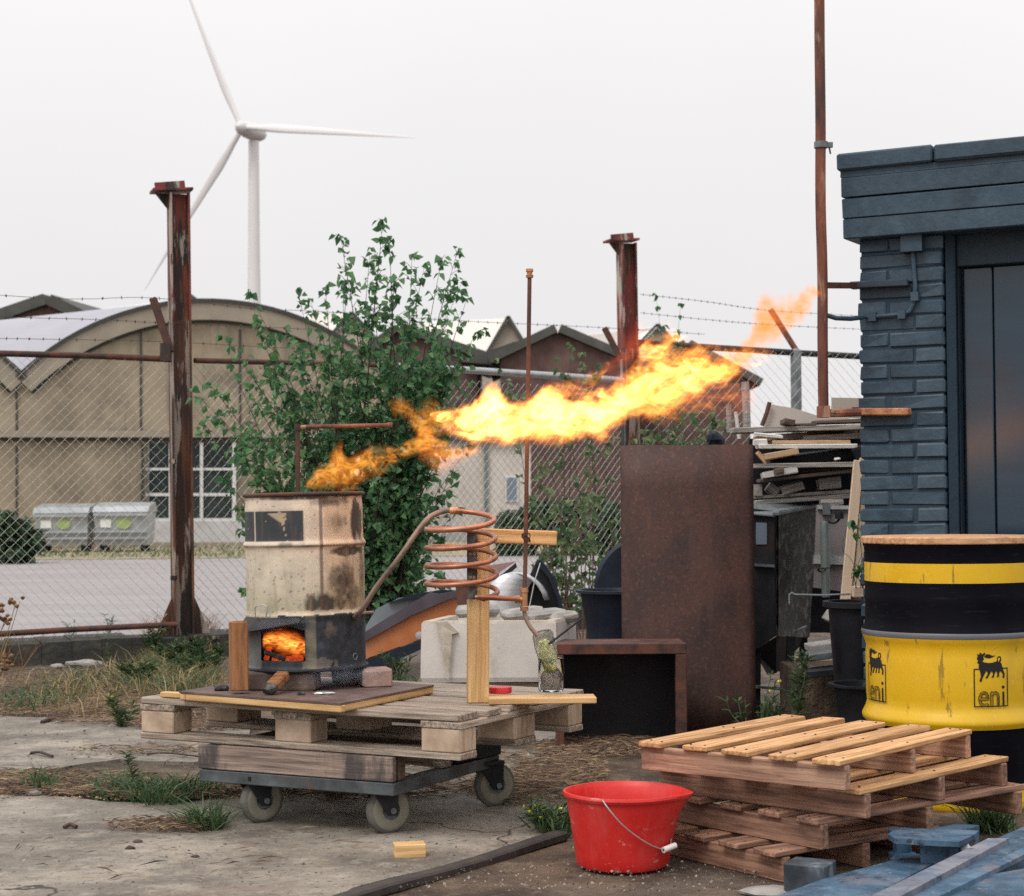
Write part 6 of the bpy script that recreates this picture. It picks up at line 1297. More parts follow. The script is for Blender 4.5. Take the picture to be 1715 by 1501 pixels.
btips = [(642, 368, 1), (652, 395, .9), (620, 415, .8), (570, 394, .9), (585, 430, .8), (575, 470, .8), (545, 480, .8), (520, 500, .7), (498, 482, .7), (740, 432, .8), (768, 415, .9), (712, 440, .8), (690, 425, .8), (782, 500, .9), (775, 470, .7), (800, 555, .8), (748, 520, .9), (730, 575, .9), (690, 500, 1), (660, 470, 1), (625, 480, 1), (600, 520, 1), (420, 492, .6), (430, 540, .7), (452, 570, .8), (480, 545, .8), (372, 562, .7), (385, 610, .8), (348, 640, .8), (322, 650, .5), (336, 705, .6), (360, 690, .9), (365, 745, .9), (375, 800, .9), (400, 850, .8), (405, 890, .7), (408, 985, .4), (420, 660, 1.1), (440, 720, 1.1), (470, 640, 1.1), (500, 600, 1.1), (520, 680, 1.1), (480, 770, 1.1), (540, 560, 1.1), (560, 640, 1.2), (590, 600, 1.2), (620, 560, 1.2), (650, 600, 1.2), (680, 570, 1.2), (700, 640, 1.2), (640, 680, 1.2), (600, 700, 1.2), (560, 740, 1.2), (660, 740, 1.2), (720, 690, 1.1), (750, 620, 1.1), (770, 590, 1), (790, 640, .8), (770, 690, .8), (740, 740, 1.1), (760, 790, .9), (700, 790, 1.2), (640, 800, 1.2), (620, 860, 1.2), (680, 860, 1.2), (720, 850, 1.1), (650, 920, 1.2), (700, 930, 1), (620, 960, 1), (740, 900, .8), (740, 960, .6), (790, 745, .6), (775, 850, .5), (450, 620, 1), (410, 740, 1), (520, 800, 1.1), (560, 850, 1.1)]
shrub('birch', 'dense many-stemmed young birch behind the drum stove and copper coil', 'tree', at(610, 1060, YBi) * 1.0 - Vector((0, 0, at(610, 1060, YBi).z)), btips, YBi, .20, 27, .048, leaf_birch, bark, twig=.22, single=290, hang=.85, depth=.45, seed=3)
YSa = 11.6
stips = [(905, 780, .7), (940, 760, .8), (985, 745, .8), (1020, 740, .8), (960, 800, .9), (1005, 830, .9), (1028, 870, .9), (930, 850, .9), (900, 870, .8), (965, 880, .9), (940, 930, .8), (1000, 940, .8), (1020, 800, .9), (985, 985, .6), (910, 930, .7), (890, 830, .6)]
shrub('sapling', 'loose pale green sapling with thin pinkish stems left of the rusted plate', 'tree', Vector((at(965, 1040, YSa).x, YSa, 0)), stips, YSa, .28, 19, .05, leaf_pale, bark_pink, twig=.16, seed=5, depth=.5, stem_r=.007)
shrub('sapling', 'pale green sapling whose top shows just above the rusted plate', 'tree', Vector((at(1150, 1040, 12.6).x, 12.6, 0)), [(1100, 690, .9), (1130, 680, 1), (1160, 690, 1), (1190, 690, .9), (1215, 705, .7), (1080, 720, .9), (1120, 720, 1), (1175, 720, 1), (1060, 735, .8), (1145, 735, 1)], 12.6, .25, 22, .055, leaf_pale, bark_pink, twig=.18, seed=6, depth=.4)
shrub('sapling', 'thin sprig with few leaves rising against the sky right of the middle post', 'tree', Vector((at(1120, 1000, 14).x, 14, 0)), [(1098, 492, .6), (1112, 545, .5), (1140, 508, .6), (1132, 560, .5), (1090, 560, .5)], 14.0, .12, 7, .055, leaf_birch, bark, twig=.10, seed=8, depth=.1, lowcut=.55)
shrub('sapling', 'light leafy twigs in front of the dark brick gable', 'tree', Vector((at(960, 1000, 13.2).x, 13.2, 0)), [(955, 575, .6), (975, 590, .7), (930, 600, .6), (1000, 610, .6), (945, 625, .7), (985, 635, .7), (830, 600, .5), (850, 640, .5)], 13.2, .18, 9, .055, leaf_pale, bark, twig=.12, seed=9, depth=.2, lowcut=.5)
shrub('bush', 'dark green bush at the left edge in front of the waste containers', 'bush', Vector((at(15, 930, 33).x, 33, 0.02)), [(0, 862, 1), (20, 872, 1), (38, 880, 1), (52, 895, .9), (-20, 870, 1), (-40, 880, 1), (58, 915, .8), (10, 890, 1), (30, 905, 1), (-10, 900, 1), (45, 920, .9)], 33, .4, 34, .16, leaf_bush, bark, twig=.5, seed=11, depth=.5, lowcut=.05, stem_r=.02)
shrub('bush', 'dark green bush at the foot of the pale building behind the sapling', 'bush', Vector((at(930, 900, 36).x, 36, 0.02)), [(850, 868, 1), (880, 860, 1), (915, 855, 1), (950, 850, 1), (985, 848, 1), (1015, 846, 1), (1040, 850, 1), (1070, 850, 1)], 36, 1.4, 40, .16, leaf_bush, bark, twig=.5, seed=12, depth=.8, lowcut=.0, stem_r=.02)
shrub('vine', 'green leafy shoot growing out by the beige board at the shed corner', 'plant', at(1440, 985, 7.6), [(1452, 830, .5), (1425, 872, .5), (1430, 880, .4), (1446, 860, .5), (1432, 955, .6), (1442, 965, .5), (1448, 945, .5)], 7.55, .02, 9, .035, leaf_vine, bark, twig=.045, seed=13, depth=.04, lowcut=.6, stem_r=.003)

# ---- weeds one can tell apart
def weed(label, u, v, top, Y=None, nl=60, L=.04, mat=grass_green, lean=(0, 0), flowers=0, seed=0, width=.1, stems=1, spread=.03, lw=.18):
    rg = np.random.default_rng(seed + 100); b = gz(u, v, 0) if Y is None else Vector((at(u, v, Y).x, Y, at(u, v, Y).z)); Yb_ = b.y; t = thing('weed', label, 'weed', b)
    mb = MB(); P, D = [], []; FP = []
    for s_ in range(stems):
        tp_ = at(u + lean[0] + rg.uniform(-1, 1) * spread / px(Yb_), v + (top - v) * rg.uniform(.7, 1) if s_ else top, Yb_); mid = b.lerp(tp_, .5) + Vector((rg.uniform(-.02, .02), rg.uniform(-.02, .02), 0)); pth = bez([b + Vector((rg.uniform(-.01, .01), 0, 0)), mid, tp_], 10); mb.tube(pth, [.003 * (1 - .6 * k / (len(pth) - 1)) for k in range(len(pth))], 4)
        for k in range(nl // stems):
            f_ = rg.random(); x = f_ * (len(pth) - 1); i = min(int(x), len(pth) - 2); P.append(tuple(pth[i].lerp(pth[i + 1], x - i))); a = rg.random() * 6.28; D.append((math.cos(a), math.sin(a), rg.uniform(.1, 1.1)))
        if flowers: FP += [pth[-1] + Vector(rg.normal(size=3)) * .015 for _ in range(flowers)]
    mb.build('stem', mat, t, recalc=False); P = np.array(P); D = unit(np.array(D)); n = len(P); Nn = unit(np.cross(np.cross(D, np.array([[0, 0, 1.]])), D)); V, F = leaf_arrays(P, D, Nn, L * rg.uniform(.5, 1.2, n), L * lw * rg.uniform(.8, 1.4, n)); mesh_obj('foliage', V, F, mat, t, kind='stuff')
    if flowers:
        FPa = np.array([tuple(p) for p in FP for _ in range(2)]); Dd = unit(rg.normal(size=FPa.shape) + np.array([0, -.3, .4])); Nn = unit(np.cross(Dd, rg.normal(size=FPa.shape))); V, F = leaf_arrays(FPa, Dd, Nn, np.full(len(FPa), .012), np.full(len(FPa), .010)); mesh_obj('flower', V, F, flower_yellow, t, kind='stuff')
weed('upright feathery green weed leaning left on the straw strip', 236, 1340, 1262, nl=90, L=.035, lean=(-38, 0), seed=1); weed('small dark green weed against the dark kerb', 183, 1128, 1080, nl=60, L=.035, seed=2)
weed('weed with tiny yellow flowers by the left corner of the pallet', 205, 1222, 1160, nl=160, L=.05, flowers=1, seed=3, stems=8, spread=.10); weed('low bushy green weed left of the upright scorched log', 285, 1120, 1072, nl=190, L=.06, seed=4, stems=12, spread=.16, lw=.3)
weed('green weed between the pallet edge and the bushy weed', 330, 1135, 1095, nl=160, L=.06, seed=5, stems=10, spread=.14, lw=.3)
weed('wiry weed with small yellow flowers left of the red bucket', 925, 1404, 1350, nl=110, L=.05, flowers=1, seed=6, stems=9, spread=.06, lean=(-12, 0)); weed('thin pale weed with seed heads between plate and hopper', 1272, 1222, 1128, Y=6.6, nl=34, L=.04, seed=7, stems=3, spread=.03, lean=(16, 0), flowers=1)
weed('drooping feathery dark weed under the hopper', 1332, 1200, 1088, Y=7.0, nl=160, L=.05, seed=8, stems=6, spread=.03, lean=(12, 0)); weed('small weed on the soil right of the blue pivot head', 1655, 1392, 1362, nl=110, L=.04, seed=9, stems=7, spread=.05)
weed('bent pale weed in front of the rusted plate', 1250, 1222, 1170, Y=6.5, nl=24, L=.05, seed=10, stems=3, spread=.06, lean=(-26, 0)); weed('green weed showing under the trough beside the drum', 665, 1150, 1090, Y=8.0, nl=90, L=.05, seed=11, stems=8, spread=.10)
weed('little green tuft behind the stove between the bricks', 585, 1140, 1122, Y=6.25, nl=30, L=.025, seed=14, stems=4, spread=.01); weed('weed growing through the fence left of the tall post', 120, 1085, 1040, nl=50, L=.05, seed=15, stems=4, spread=.05); weed('thin green weed at the fence near the middle of the left panel', 182, 1075, 1028, nl=60, L=.06, seed=16, stems=4, spread=.06)
for i_, (u_, v_, t_, w_) in enumerate(((258, 1108, 1050, .10), (318, 1122, 1062, .12), (228, 1150, 1108, .12), (352, 1128, 1078, .10))):
    weed(('tall feathery weed left of the foot of the tall rusty post', 'green weed clump right below the foot of the tall rusty post', 'low green weed clump in the dry grass left of the pallet', 'green weed clump just left of the upright scorched log')[i_], u_, v_, t_, nl=240, L=.055, seed=30 + i_, stems=14, spread=w_, lw=.22)
# dried plant with brown seed heads at the left edge
dp = thing('dried_plant', 'dried plant with brown seed heads at the left edge', 'plant', gz(-30, 1180, 0)); mb = MB(); hd_ = MB()
for k in range(16):
    b = gz(-30, 1180, 0); tp_ = at(random.uniform(-30, 34), random.uniform(1002, 1050) if k < 11 else random.uniform(1085, 1125), b.y + random.uniform(-.1, .1)); mb.tube(bez([b, b.lerp(tp_, .5) + Vector((random.uniform(-.03, .03), 0, .04)), tp_], 8), .0022, 4)
    for q in range(4):
        c = tp_ + Vector((random.uniform(-.03, .03), random.uniform(-.03, .03), random.uniform(-.03, .02))); hd_.lathe([(0, -.012), (.011, -.004), (.012, .004), (0, .011)], c, n=7)
mb.build('stem', grass_dry, dp, recalc=False); hd_.build('seed_heads', grass_rust, dp, recalc=False)['kind'] = 'stuff'

# ---- grass and litter that nobody could count
def blades(name, label, regions, mat, cat='grass', hmin=.05, hmax=.16, w=.0035, lean=.5, seed=0):
    rg = np.random.default_rng(seed + 500); Vs, Fs = [], []
    for (uc, vc, ru, rv, n) in regions:
        for k in range(n):
            a = rg.random() * 6.283; r_ = math.sqrt(rg.random()); b = gz(uc + ru * r_ * math.cos(a), vc + rv * r_ * math.sin(a), 0); h = rg.uniform(hmin, hmax); d = Vector((rg.normal(), rg.normal(), 0)) * lean * h; sd_ = Vector((rg.normal(), rg.normal(), 0)).normalized() * w * rg.uniform(.6, 1.4)
            p1 = b + d * .35 + Vector((0, 0, h * .6)); p2 = b + d + Vector((0, 0, h * rg.uniform(.75, 1.0))); i = len(Vs); Vs += [tuple(b - sd_), tuple(b + sd_), tuple(p1 + sd_ * .7), tuple(p1 - sd_ * .7), tuple(p2)]; Fs += [(i, i + 1, i + 2, i + 3), (i + 3, i + 2, i + 4)]
    o = mesh_obj(name, np.array(Vs), Fs, mat, kind='stuff'); tag(o, label, cat); return o
blades('dry_grass', 'dry straw-coloured grass around the foot of the tall rusty post', [(300, 1104, 60, 16, 420), (260, 1130, 90, 20, 330), (335, 1150, 50, 20, 260), (200, 1160, 120, 24, 260), (60, 1165, 110, 22, 140), (150, 1200, 60, 8, 60)], grass_dry, hmin=.03, hmax=.16, lean=.9, seed=1)
blades('rusty_grass', 'rust-brown dead grass stalks under the tall rusty post', [(300, 1088, 48, 12, 420), (338, 1085, 30, 10, 160), (12, 1120, 30, 20, 80)], grass_rust, hmin=.10, hmax=.36, w=.0028, lean=.55, seed=2)
blades('green_grass', 'green grass tufts in the straw strips and beside the slabs', [(60, 1180, 80, 14, 240), (300, 1120, 70, 18, 700), (285, 1145, 80, 25, 900), (150, 1150, 90, 16, 300), (270, 1345, 60, 12, 420), (190, 1338, 40, 8, 140), (330, 1340, 40, 8, 160), (345, 1395, 26, 6, 260), (70, 1330, 26, 6, 100), (930, 1395, 34, 12, 200), (660, 1160, 60, 14, 300), (1660, 1390, 40, 8, 200), (1290, 1205, 50, 12, 260), (1370, 1140, 40, 20, 200), (40, 1195, 40, 6, 60)], grass_green, hmin=.03, hmax=.13, lean=.9, seed=3)
blades('verge_grass', 'sparse yellowish grass on the verge of the pale road', [(200, 926, 520, 10, 2500)], grass_green, hmin=.04, hmax=.12, w=.015, seed=4)
def litter(name, label, regions, mat, lmin, lmax, w, cat='straw', seed=0, lift=.02):
    rg = np.random.default_rng(seed + 900); Vs, Fs = [], []
    for (uc, vc, ru, rv, n, ang) in regions:
        for k in range(n):
            a = rg.random() * 6.283; r_ = rg.random() ** .6; b = gz(uc + ru * r_ * math.cos(a), vc + rv * r_ * math.sin(a), 0); L = rg.uniform(lmin, lmax) * rg.uniform(.3, 1); th = ang + rg.normal() * .7; d = Vector((math.cos(th), math.sin(th), rg.normal() * .13)) * L * .5; ww = w * rg.uniform(.5, 1.6)
            sd_ = Vector((-math.sin(th), math.cos(th), 0)) * ww; z = Vector((0, 0, .018 + rg.random() * lift)); up_ = Vector((0, 0, ww * 1.2)); m_ = Vector((rg.normal(), rg.normal(), rg.random())) * L * .06
            i = len(Vs); p, q, c = b - d + z, b + d + z, b + m_ + z; p.z, q.z = max(p.z, .017), max(q.z, .017)
            Vs += [tuple(p), tuple(c - sd_), tuple(c + up_), tuple(c + sd_), tuple(q)]; Fs += [(i, i + 1, i + 2), (i, i + 2, i + 3), (i + 4, i + 2, i + 1), (i + 4, i + 3, i + 2)]
    o = mesh_obj(name, np.array(Vs), Fs, mat, kind='stuff'); tag(o, label, cat); return o
SR = [(90, 1322, 200, 20, 2200, .2), (280, 1335, 120, 15, 1500, .1), (430, 1330, 80, 12, 500, .1), (120, 1192, 260, 14, 1600, .1), (330, 1222, 110, 9, 700, .1), (200, 1215, 120, 7, 300, .1), (180, 1150, 200, 24, 1000, .2), (560, 1330, 260, 22, 900, .1), (940, 1300, 80, 26, 900, .2), (880, 1330, 100, 30, 700, .2), (270, 1395, 90, 10, 260, .1), (1010, 1260, 120, 16, 600, .1), (720, 1280, 160, 20, 500, .1), (250, 1265, 140, 8, 120, .1), (640, 1175, 150, 16, 500, .2), (300, 1440, 300, 60, 40, .2)]
litter('straw_litter', 'dry straw and plant litter strewn over the soil strips', SR, straw_mat, .03, .13, .0016, seed=1)
litter('twig_litter', 'dark broken twigs and bark bits on the soil', [(a, b, c, d, int(n * .8), e) for a, b, c, d, n, e in SR], twig_mat, .03, .15, .0024, 'twigs', seed=2)
def crumbs(name, label, regions, mat, smin, smax, cat='gravel', seed=0):
    rg = np.random.default_rng(seed + 1300); Vs, Fs = [], []
    T = np.array([(1, 0, -.7), (-.5, .87, -.7), (-.5, -.87, -.7), (0, 0, 1), (.6, .6, .2), (-.7, .1, .3)]); TF = [(0, 1, 4), (1, 5, 3), (1, 2, 5), (2, 3, 5), (0, 4, 3), (4, 1, 3), (0, 3, 2)]
    for (uc, vc, ru, rv, n) in regions:
        for k in range(n):
            b = gz(uc + ru * rg.uniform(-1, 1), vc + rv * rg.uniform(-1, 1), 0); s_ = smin + (smax - smin) * rg.random() ** 3; a = rg.random() * 6.28; ca_, sa_ = math.cos(a), math.sin(a); i = len(Vs)
            for x, y, z in T * (s_ * rg.uniform(.7, 1.3, (1, 3))): Vs.append((b.x + x * ca_ - y * sa_, b.y + x * sa_ + y * ca_, .014 + z * .6 + s_ * .35))
            Fs += [tuple(i + q for q in f) for f in TF]
    o = mesh_obj(name, np.array(Vs), Fs, mat, kind='stuff'); tag(o, label, cat); return o
grit = leafmat('grit', [(.04, .03, .024), (.13, .10, .075), (.36, .31, .25)], 0.0, .9); chips = leafmat('wood_chips', [(.09, .05, .03), (.28, .19, .11), (.5, .38, .24)], 0.0, .9)
crumbs('gravel', 'pale grit scattered on the soil right of the edge strip', [(950, 1480, 330, 22, 800), (1150, 1440, 200, 40, 300), (1000, 1350, 120, 40, 400), (700, 1340, 260, 40, 300)], grit, .001, .0065, seed=1)
crumbs('gravel', 'small crumbs and chips lying on the concrete slab', [(300, 1430, 320, 70, 420), (200, 1250, 220, 30, 260), (700, 1420, 160, 30, 90)], grit, .0012, .008, seed=2)
crumbs('wood_chips', 'brown wood chips in the litter strips', [(160, 1325, 260, 22, 1500), (150, 1195, 280, 14, 900), (930, 1300, 90, 30, 700), (620, 1320, 280, 24, 900), (200, 1150, 220, 30, 600)], chips, .002, .009, 'wood chips', seed=3)
for i, (u, v, s_, mt_, lab) in enumerate(((218, 1423, .022, grit, 'small stone at the end of the litter patch on the slab'), (231, 1412, .024, grit, 'pale flat stone just above the small stone on the slab'), (327, 1437, .018, wood_char, 'tiny dark lump on the slab left of the casters'), (57, 1333, .04, slate_mat, 'grey stone in the straw strip at the left'), (37, 1172, .04, slate_mat, 'flat dark stone in the grass at the far left'))):
    lump('stone', gz(u, v, .014), (s_ * 1.4, s_, s_ * .6), mt_, lab, 'stone', 40 + i)
for i, (u0, v0, u1, v1, r, lab) in enumerate(((107, 1386, 128, 1385, .007, 'short dark stick on the slab below the straw strip'), (52, 1261, 88, 1267, .006, 'thin dark stick on the far concrete slab'), (246, 1263, 332, 1267, .004, 'long thin twig on the far slab left of the trolley'), (875, 1283, 985, 1278, .012, 'dead branch on the soil right of the trolley'), (70, 1210, 112, 1200, .010, 'pale stick in the litter behind the far slab'))):
    mb = MB(); a, b = gz(u0, v0, .02), gz(u1, v1, .022); mb.tube(bez([a, a.lerp(b, .4) + Vector((0, .015, .006)), b], 8), [r, r * .9] + [r * .7] * 20 if False else r, 6); tag(mb.build('stick', bark), lab, 'stick')

# ================================================================== FIRE
def fcurve(N, L, x, pts):
    """a Float Curve node through (x, y) points in 0..1"""
    c = N.new('ShaderNodeFloatCurve'); cu = c.mapping.curves[0]; pts = sorted(pts)
    while len(cu.points) < len(pts): cu.points.new(.5, .5)
    for p, (a, b) in zip(cu.points, pts): p.location = (a, b); p.handle_type = 'AUTO_CLAMPED'
    c.mapping.update(); L.new(x, c.inputs['Value']); return c.outputs[0]
def mth(N, L, op, a, b=None, c=None, clamp=False):
    n = N.new('ShaderNodeMath'); n.operation = op; n.use_clamp = clamp
    for i, q in enumerate((a, b, c)):
        if q is None: continue
        if isinstance(q, (int, float)): n.inputs[i].default_value = q
        else: L.new(q, n.inputs[i])
    return n.outputs[0]
def flame(name, label, top, bot, Y0, Y1, strength, cols, nscale=9, warp=(.02, .05), edge=.5, holes=(.30, .62), thick=.9, tmax=.10, stretch=(.55, 1, 1.2), step=.06, cat='flame', margin=.012, seed=0, floor=.15, fade=(0.0, 1.0), scatter=None, ridge=0.0, absorb=None):
    """burning gas: a lofted hull from the measured upper and lower outlines, filled with a glowing volume torn up by noise"""
    u0, u1 = max(top[0][0], bot[0][0]), min(top[-1][0], bot[-1][0])
    org = at(u0, (top[0][1] + bot[0][1]) / 2, Y0); K = 44
    itp = lambda P, u: float(np.interp(u, [p[0] for p in P], [p[1] for p in P]))
    ring = []; V = []; n = 16; tp, bt = [], []
    us = [u0 + (u1 - u0) * i / K for i in range(K + 1)]
    X0, X1 = org.x, at(u1, 750, Y1).x; LX = X1 - X0
    for i, u in enumerate(us):
        y = Y0 + (Y1 - Y0) * i / K; a, b = at(u, itp(top, u), y), at(u, itp(bot, u), y); tp.append((a.x, a.z)); bt.append((b.x, b.z))
        mg = margin * (.4 + .6 * min(1, i / 6, (K - i) / 6)); hh = (a.z - b.z) / 2 + mg; c = (a + b) / 2; hy = min(tmax, hh * thick) + mg * .5
        V += [(c.x, y + hy * math.cos(2 * math.pi * j / n), c.z + hh * math.sin(2 * math.pi * j / n)) for j in range(n)]
    mb = MB(); F = [(i * n + j, i * n + (j + 1) % n, (i + 1) * n + (j + 1) % n, (i + 1) * n + j) for i in range(K) for j in range(n)] + [tuple(range(n)), tuple(range(K * n, (K + 1) * n))]
    mt, nt, N, L, o = base_mat(name + '_gas'); t = N.new('ShaderNodeTexCoord'); sp0 = N.new('ShaderNodeSeparateXYZ'); L.new(t.outputs['Object'], sp0.inputs[0])
    def nse(sc, st, det, dist=0.0, off=0.0, vec=None):
        mp = N.new('ShaderNodeMapping'); mp.inputs['Scale'].default_value = st; mp.inputs['Location'].default_value = (off, off * .7, off * 1.3); L.new(vec or t.outputs['Object'], mp.inputs['Vector'])
        q = N.new('ShaderNodeTexNoise'); q.inputs['Scale'].default_value = sc; q.inputs['Detail'].default_value = det; q.inputs['Roughness'].default_value = .6; q.inputs['Distortion'].default_value = dist; L.new(mp.outputs[0], q.inputs['Vector']); return q
    xn0 = mth(N, L, 'DIVIDE', sp0.outputs['X'], LX, clamp=True)
    amp = mth(N, L, 'MULTIPLY_ADD', xn0, warp[1] - warp[0], warp[0])
    w = nse(nscale, stretch, 5, .8, seed * 3.1); ws = N.new('ShaderNodeSeparateXYZ'); L.new(w.outputs['Color'], ws.inputs[0])
    def shifted(axis, k): return mth(N, L, 'MULTIPLY_ADD', mth(N, L, 'MULTIPLY', mth(N, L, 'SUBTRACT', ws.outputs[axis], .5), 4.0 * k), amp, sp0.outputs[axis])
    xs_, ys_, zs2 = shifted('X', 1.0), shifted('Y', .6), shifted('Z', .8)
    x = mth(N, L, 'DIVIDE', xs_, LX, clamp=True)
    zlo, zhi = min(b[1] for b in bt) - org.z - .05, max(a[1] for a in tp) - org.z + .05; zr = zhi - zlo
    def cur(P): 
        vals = [((px_ - X0) / LX, (pz - org.z - zlo) / zr) for px_, pz in P]; return mth(N, L, 'MULTIPLY_ADD', fcurve(N, L, x, vals), zr, zlo)
    ct, cb = cur(tp), cur(bt)
    half = mth(N, L, 'MAXIMUM', mth(N, L, 'MULTIPLY', mth(N, L, 'SUBTRACT', ct, cb), .5), .0015); mid = mth(N, L, 'MULTIPLY', mth(N, L, 'ADD', ct, cb), .5)
    dz_ = mth(N, L, 'DIVIDE', mth(N, L, 'SUBTRACT', zs2, mid), half)
    yc = mth(N, L, 'MULTIPLY', xn0, Y1 - Y0); hy = mth(N, L, 'MINIMUM', mth(N, L, 'MULTIPLY', half, thick), tmax); dy_ = mth(N, L, 'DIVIDE', mth(N, L, 'SUBTRACT', ys_, yc), hy)
    d = mth(N, L, 'SQRT', mth(N, L, 'ADD', mth(N, L, 'MULTIPLY', dz_, dz_), mth(N, L, 'MULTIPLY', dy_, dy_)))
    q = N.new('ShaderNodeMapRange'); q.interpolation_type = 'SMOOTHSTEP'; q.inputs[1].default_value = 1.0; q.inputs[2].default_value = 1 - edge; L.new(d, q.inputs[0])
    hn = nse(nscale * 2.3, (stretch[0], 1, stretch[2] * 1.3), 6, 1.4, seed * 5.3 + 3); h = N.new('ShaderNodeMapRange'); h.interpolation_type = 'SMOOTHSTEP'; h.inputs[1].default_value = holes[0]; h.inputs[2].default_value = holes[1]; h.inputs[3].default_value = floor; L.new(hn.outputs['Fac'], h.inputs[0])
    hf = h.outputs[0]
    if ridge:
        rn = nse(nscale * 1.5, stretch, 4, 2.0, seed * 1.7 + 9); rv_ = mth(N, L, 'SUBTRACT', 1.0, mth(N, L, 'MULTIPLY', mth(N, L, 'ABSOLUTE', mth(N, L, 'SUBTRACT', rn.outputs['Fac'], .5)), 11.0), clamp=True)
        hf = mth(N, L, 'MULTIPLY_ADD', mth(N, L, 'POWER', rv_, 1.6), ridge, mth(N, L, 'MULTIPLY', hf, 1 - ridge * .55))
    env = mth(N, L, 'MULTIPLY', q.outputs[0], hf)
    if fade != (0.0, 1.0): env = mth(N, L, 'MULTIPLY', env, mth(N, L, 'MULTIPLY_ADD', xn0, fade[1] - fade[0], fade[0]) if fade[0] != 0.0 or fade[1] != 1.0 else 1.0)
    st = mth(N, L, 'MULTIPLY', env, strength)
    if scatter:
        pv = N.new('ShaderNodeVolumePrincipled'); pv.inputs['Color'].default_value = (*scatter, 1); L.new(st, pv.inputs['Density']); L.new(pv.outputs[0], o.inputs['Volume'])
    else:
        em = N.new('ShaderNodeEmission'); L.new(em.outputs[0], o.inputs['Volume']); L.new(st, em.inputs['Strength'])
        r = N.new('ShaderNodeValToRGB'); L.new(env, r.inputs[0]); r.color_ramp.elements[0].color = (*cols[0], 1); r.color_ramp.elements[1].color = (*cols[1], 1); r.color_ramp.elements[1].position = .8; L.new(r.outputs[0], em.inputs['Color'])
        if absorb:      # sooty gas also takes the blue out of what is seen through it
            ab = N.new('ShaderNodeVolumeAbsorption'); ab.inputs['Color'].default_value = (*absorb[1], 1); L.new(mth(N, L, 'MULTIPLY', env, absorb[0]), ab.inputs['Density'])
            ad = N.new('ShaderNodeAddShader'); L.new(em.outputs[0], ad.inputs[0]); L.new(ab.outputs[0], ad.inputs[1]); L.new(ad.outputs[0], o.inputs['Volume'])
    mt.cycles.volume_step_rate = step
    mb.v = V; mb.f = F; mb.mi = [0] * len(F); ob = mb.build(name, mt, None, True, origin=org)
    return tag(ob, label, cat)
JT = [(720, 689), (745, 685), (775, 684), (800, 680), (806, 664), (813, 642), (823, 632), (832, 652), (843, 648), (851, 672), (880, 680), (898, 662), (912, 642), (930, 656), (960, 664), (1000, 658), (1030, 636), (1060, 620), (1072, 596), (1086, 566), (1108, 540), (1126, 560), (1135, 584), (1160, 582), (1190, 590), (1220, 602), (1250, 600), (1294, 596)]
JB = [(720, 695), (740, 724), (770, 732), (800, 738), (840, 742), (880, 746), (920, 752), (960, 748), (1000, 738), (1040, 715), (1065, 694), (1085, 694), (1110, 701), (1140, 690), (1170, 670), (1200, 664), (1230, 654), (1260, 638), (1294, 602)]
JT = [(u, v - (5 if 740 < u < 1280 else 0)) for u, v in JT]; JB = [(u, v + (5 if 740 < u < 1280 else 0)) for u, v in JB]
flame('jet_flame', 'big bright yellow flame shooting right from above the coil', JT, JB, 5.62, 5.13, 84, ((1.0, .235, .015), (1.0, .50, .125)), nscale=7, warp=(.030, .080), edge=.62, holes=(.40, .62), thick=.8, tmax=.07, seed=1, floor=.06, fade=(1.7, .62), stretch=(.75, 1, 1.1), margin=.032, ridge=.55, absorb=(10, (1.0, .7, .35)))
DT = [(512, 806), (522, 788), (536, 772), (550, 768), (560, 744), (573, 728), (582, 758), (600, 750), (616, 738), (636, 742), (650, 740), (665, 750), (682, 734), (700, 722), (716, 708), (726, 720), (745, 738), (775, 745), (802, 744)]
DB = [(512, 822), (530, 828), (560, 828), (590, 826), (602, 815), (616, 804), (640, 799), (656, 784), (690, 770), (716, 768), (740, 775), (770, 776), (802, 760)]
flame('drum_flame', 'orange ragged flame blowing off the open top of the drum', DT, DB, 5.98, 5.92, 30, ((1.0, .22, .012), (1.0, .42, .06)), nscale=10, warp=(.018, .034), edge=.7, holes=(.42, .66), thick=.7, tmax=.045, seed=2, floor=.0, step=.08, stretch=(.8, 1, 1), margin=.016, ridge=.8)
flame('curling_flame', 'orange curl of flame beside the tip of the nozzle pipe', [(650, 668), (662, 658), (680, 662), (700, 672), (714, 662), (732, 668), (745, 690)], [(650, 684), (662, 702), (684, 708), (696, 726), (706, 756), (726, 756), (745, 730)], 6.0, 5.9, 26, ((1.0, .22, .012), (1.0, .42, .06)), nscale=12, warp=(.020, .024), edge=.8, holes=(.42, .66), thick=.6, tmax=.04, seed=3, floor=.0, step=.08, stretch=(.9, 1, 1), margin=.014, ridge=.7)
flame('loose_flame', 'thin orange flame breaking up in front of the birch leaves', [(700, 735), (725, 728), (745, 732), (770, 738), (806, 738)], [(700, 772), (720, 790), (735, 806), (760, 796), (806, 766)], 5.9, 5.86, 22, ((1.0, .16, .015), (1.0, .30, .05)), nscale=16, warp=(.010, .018), edge=.8, holes=(.44, .64), thick=.5, tmax=.04, seed=4, floor=.0, step=.1, ridge=.5)
flame('flame_wisp', 'faint pinkish flame wisps drifting up to the tall rusty pipe', [(1196, 596), (1230, 570), (1255, 545), (1264, 498), (1278, 480), (1300, 496), (1330, 486), (1350, 470), (1376, 466)], [(1196, 648), (1235, 640), (1262, 612), (1290, 590), (1320, 575), (1350, 532), (1376, 492)], 5.25, 6.3, 12, ((1.0, .22, .05), (1.0, .42, .10)), nscale=7, warp=(.03, .04), edge=.8, holes=(.38, .62), thick=.6, tmax=.08, seed=5, floor=.03, step=.1, margin=.02, ridge=.5, absorb=(34, (1.0, .60, .32)))
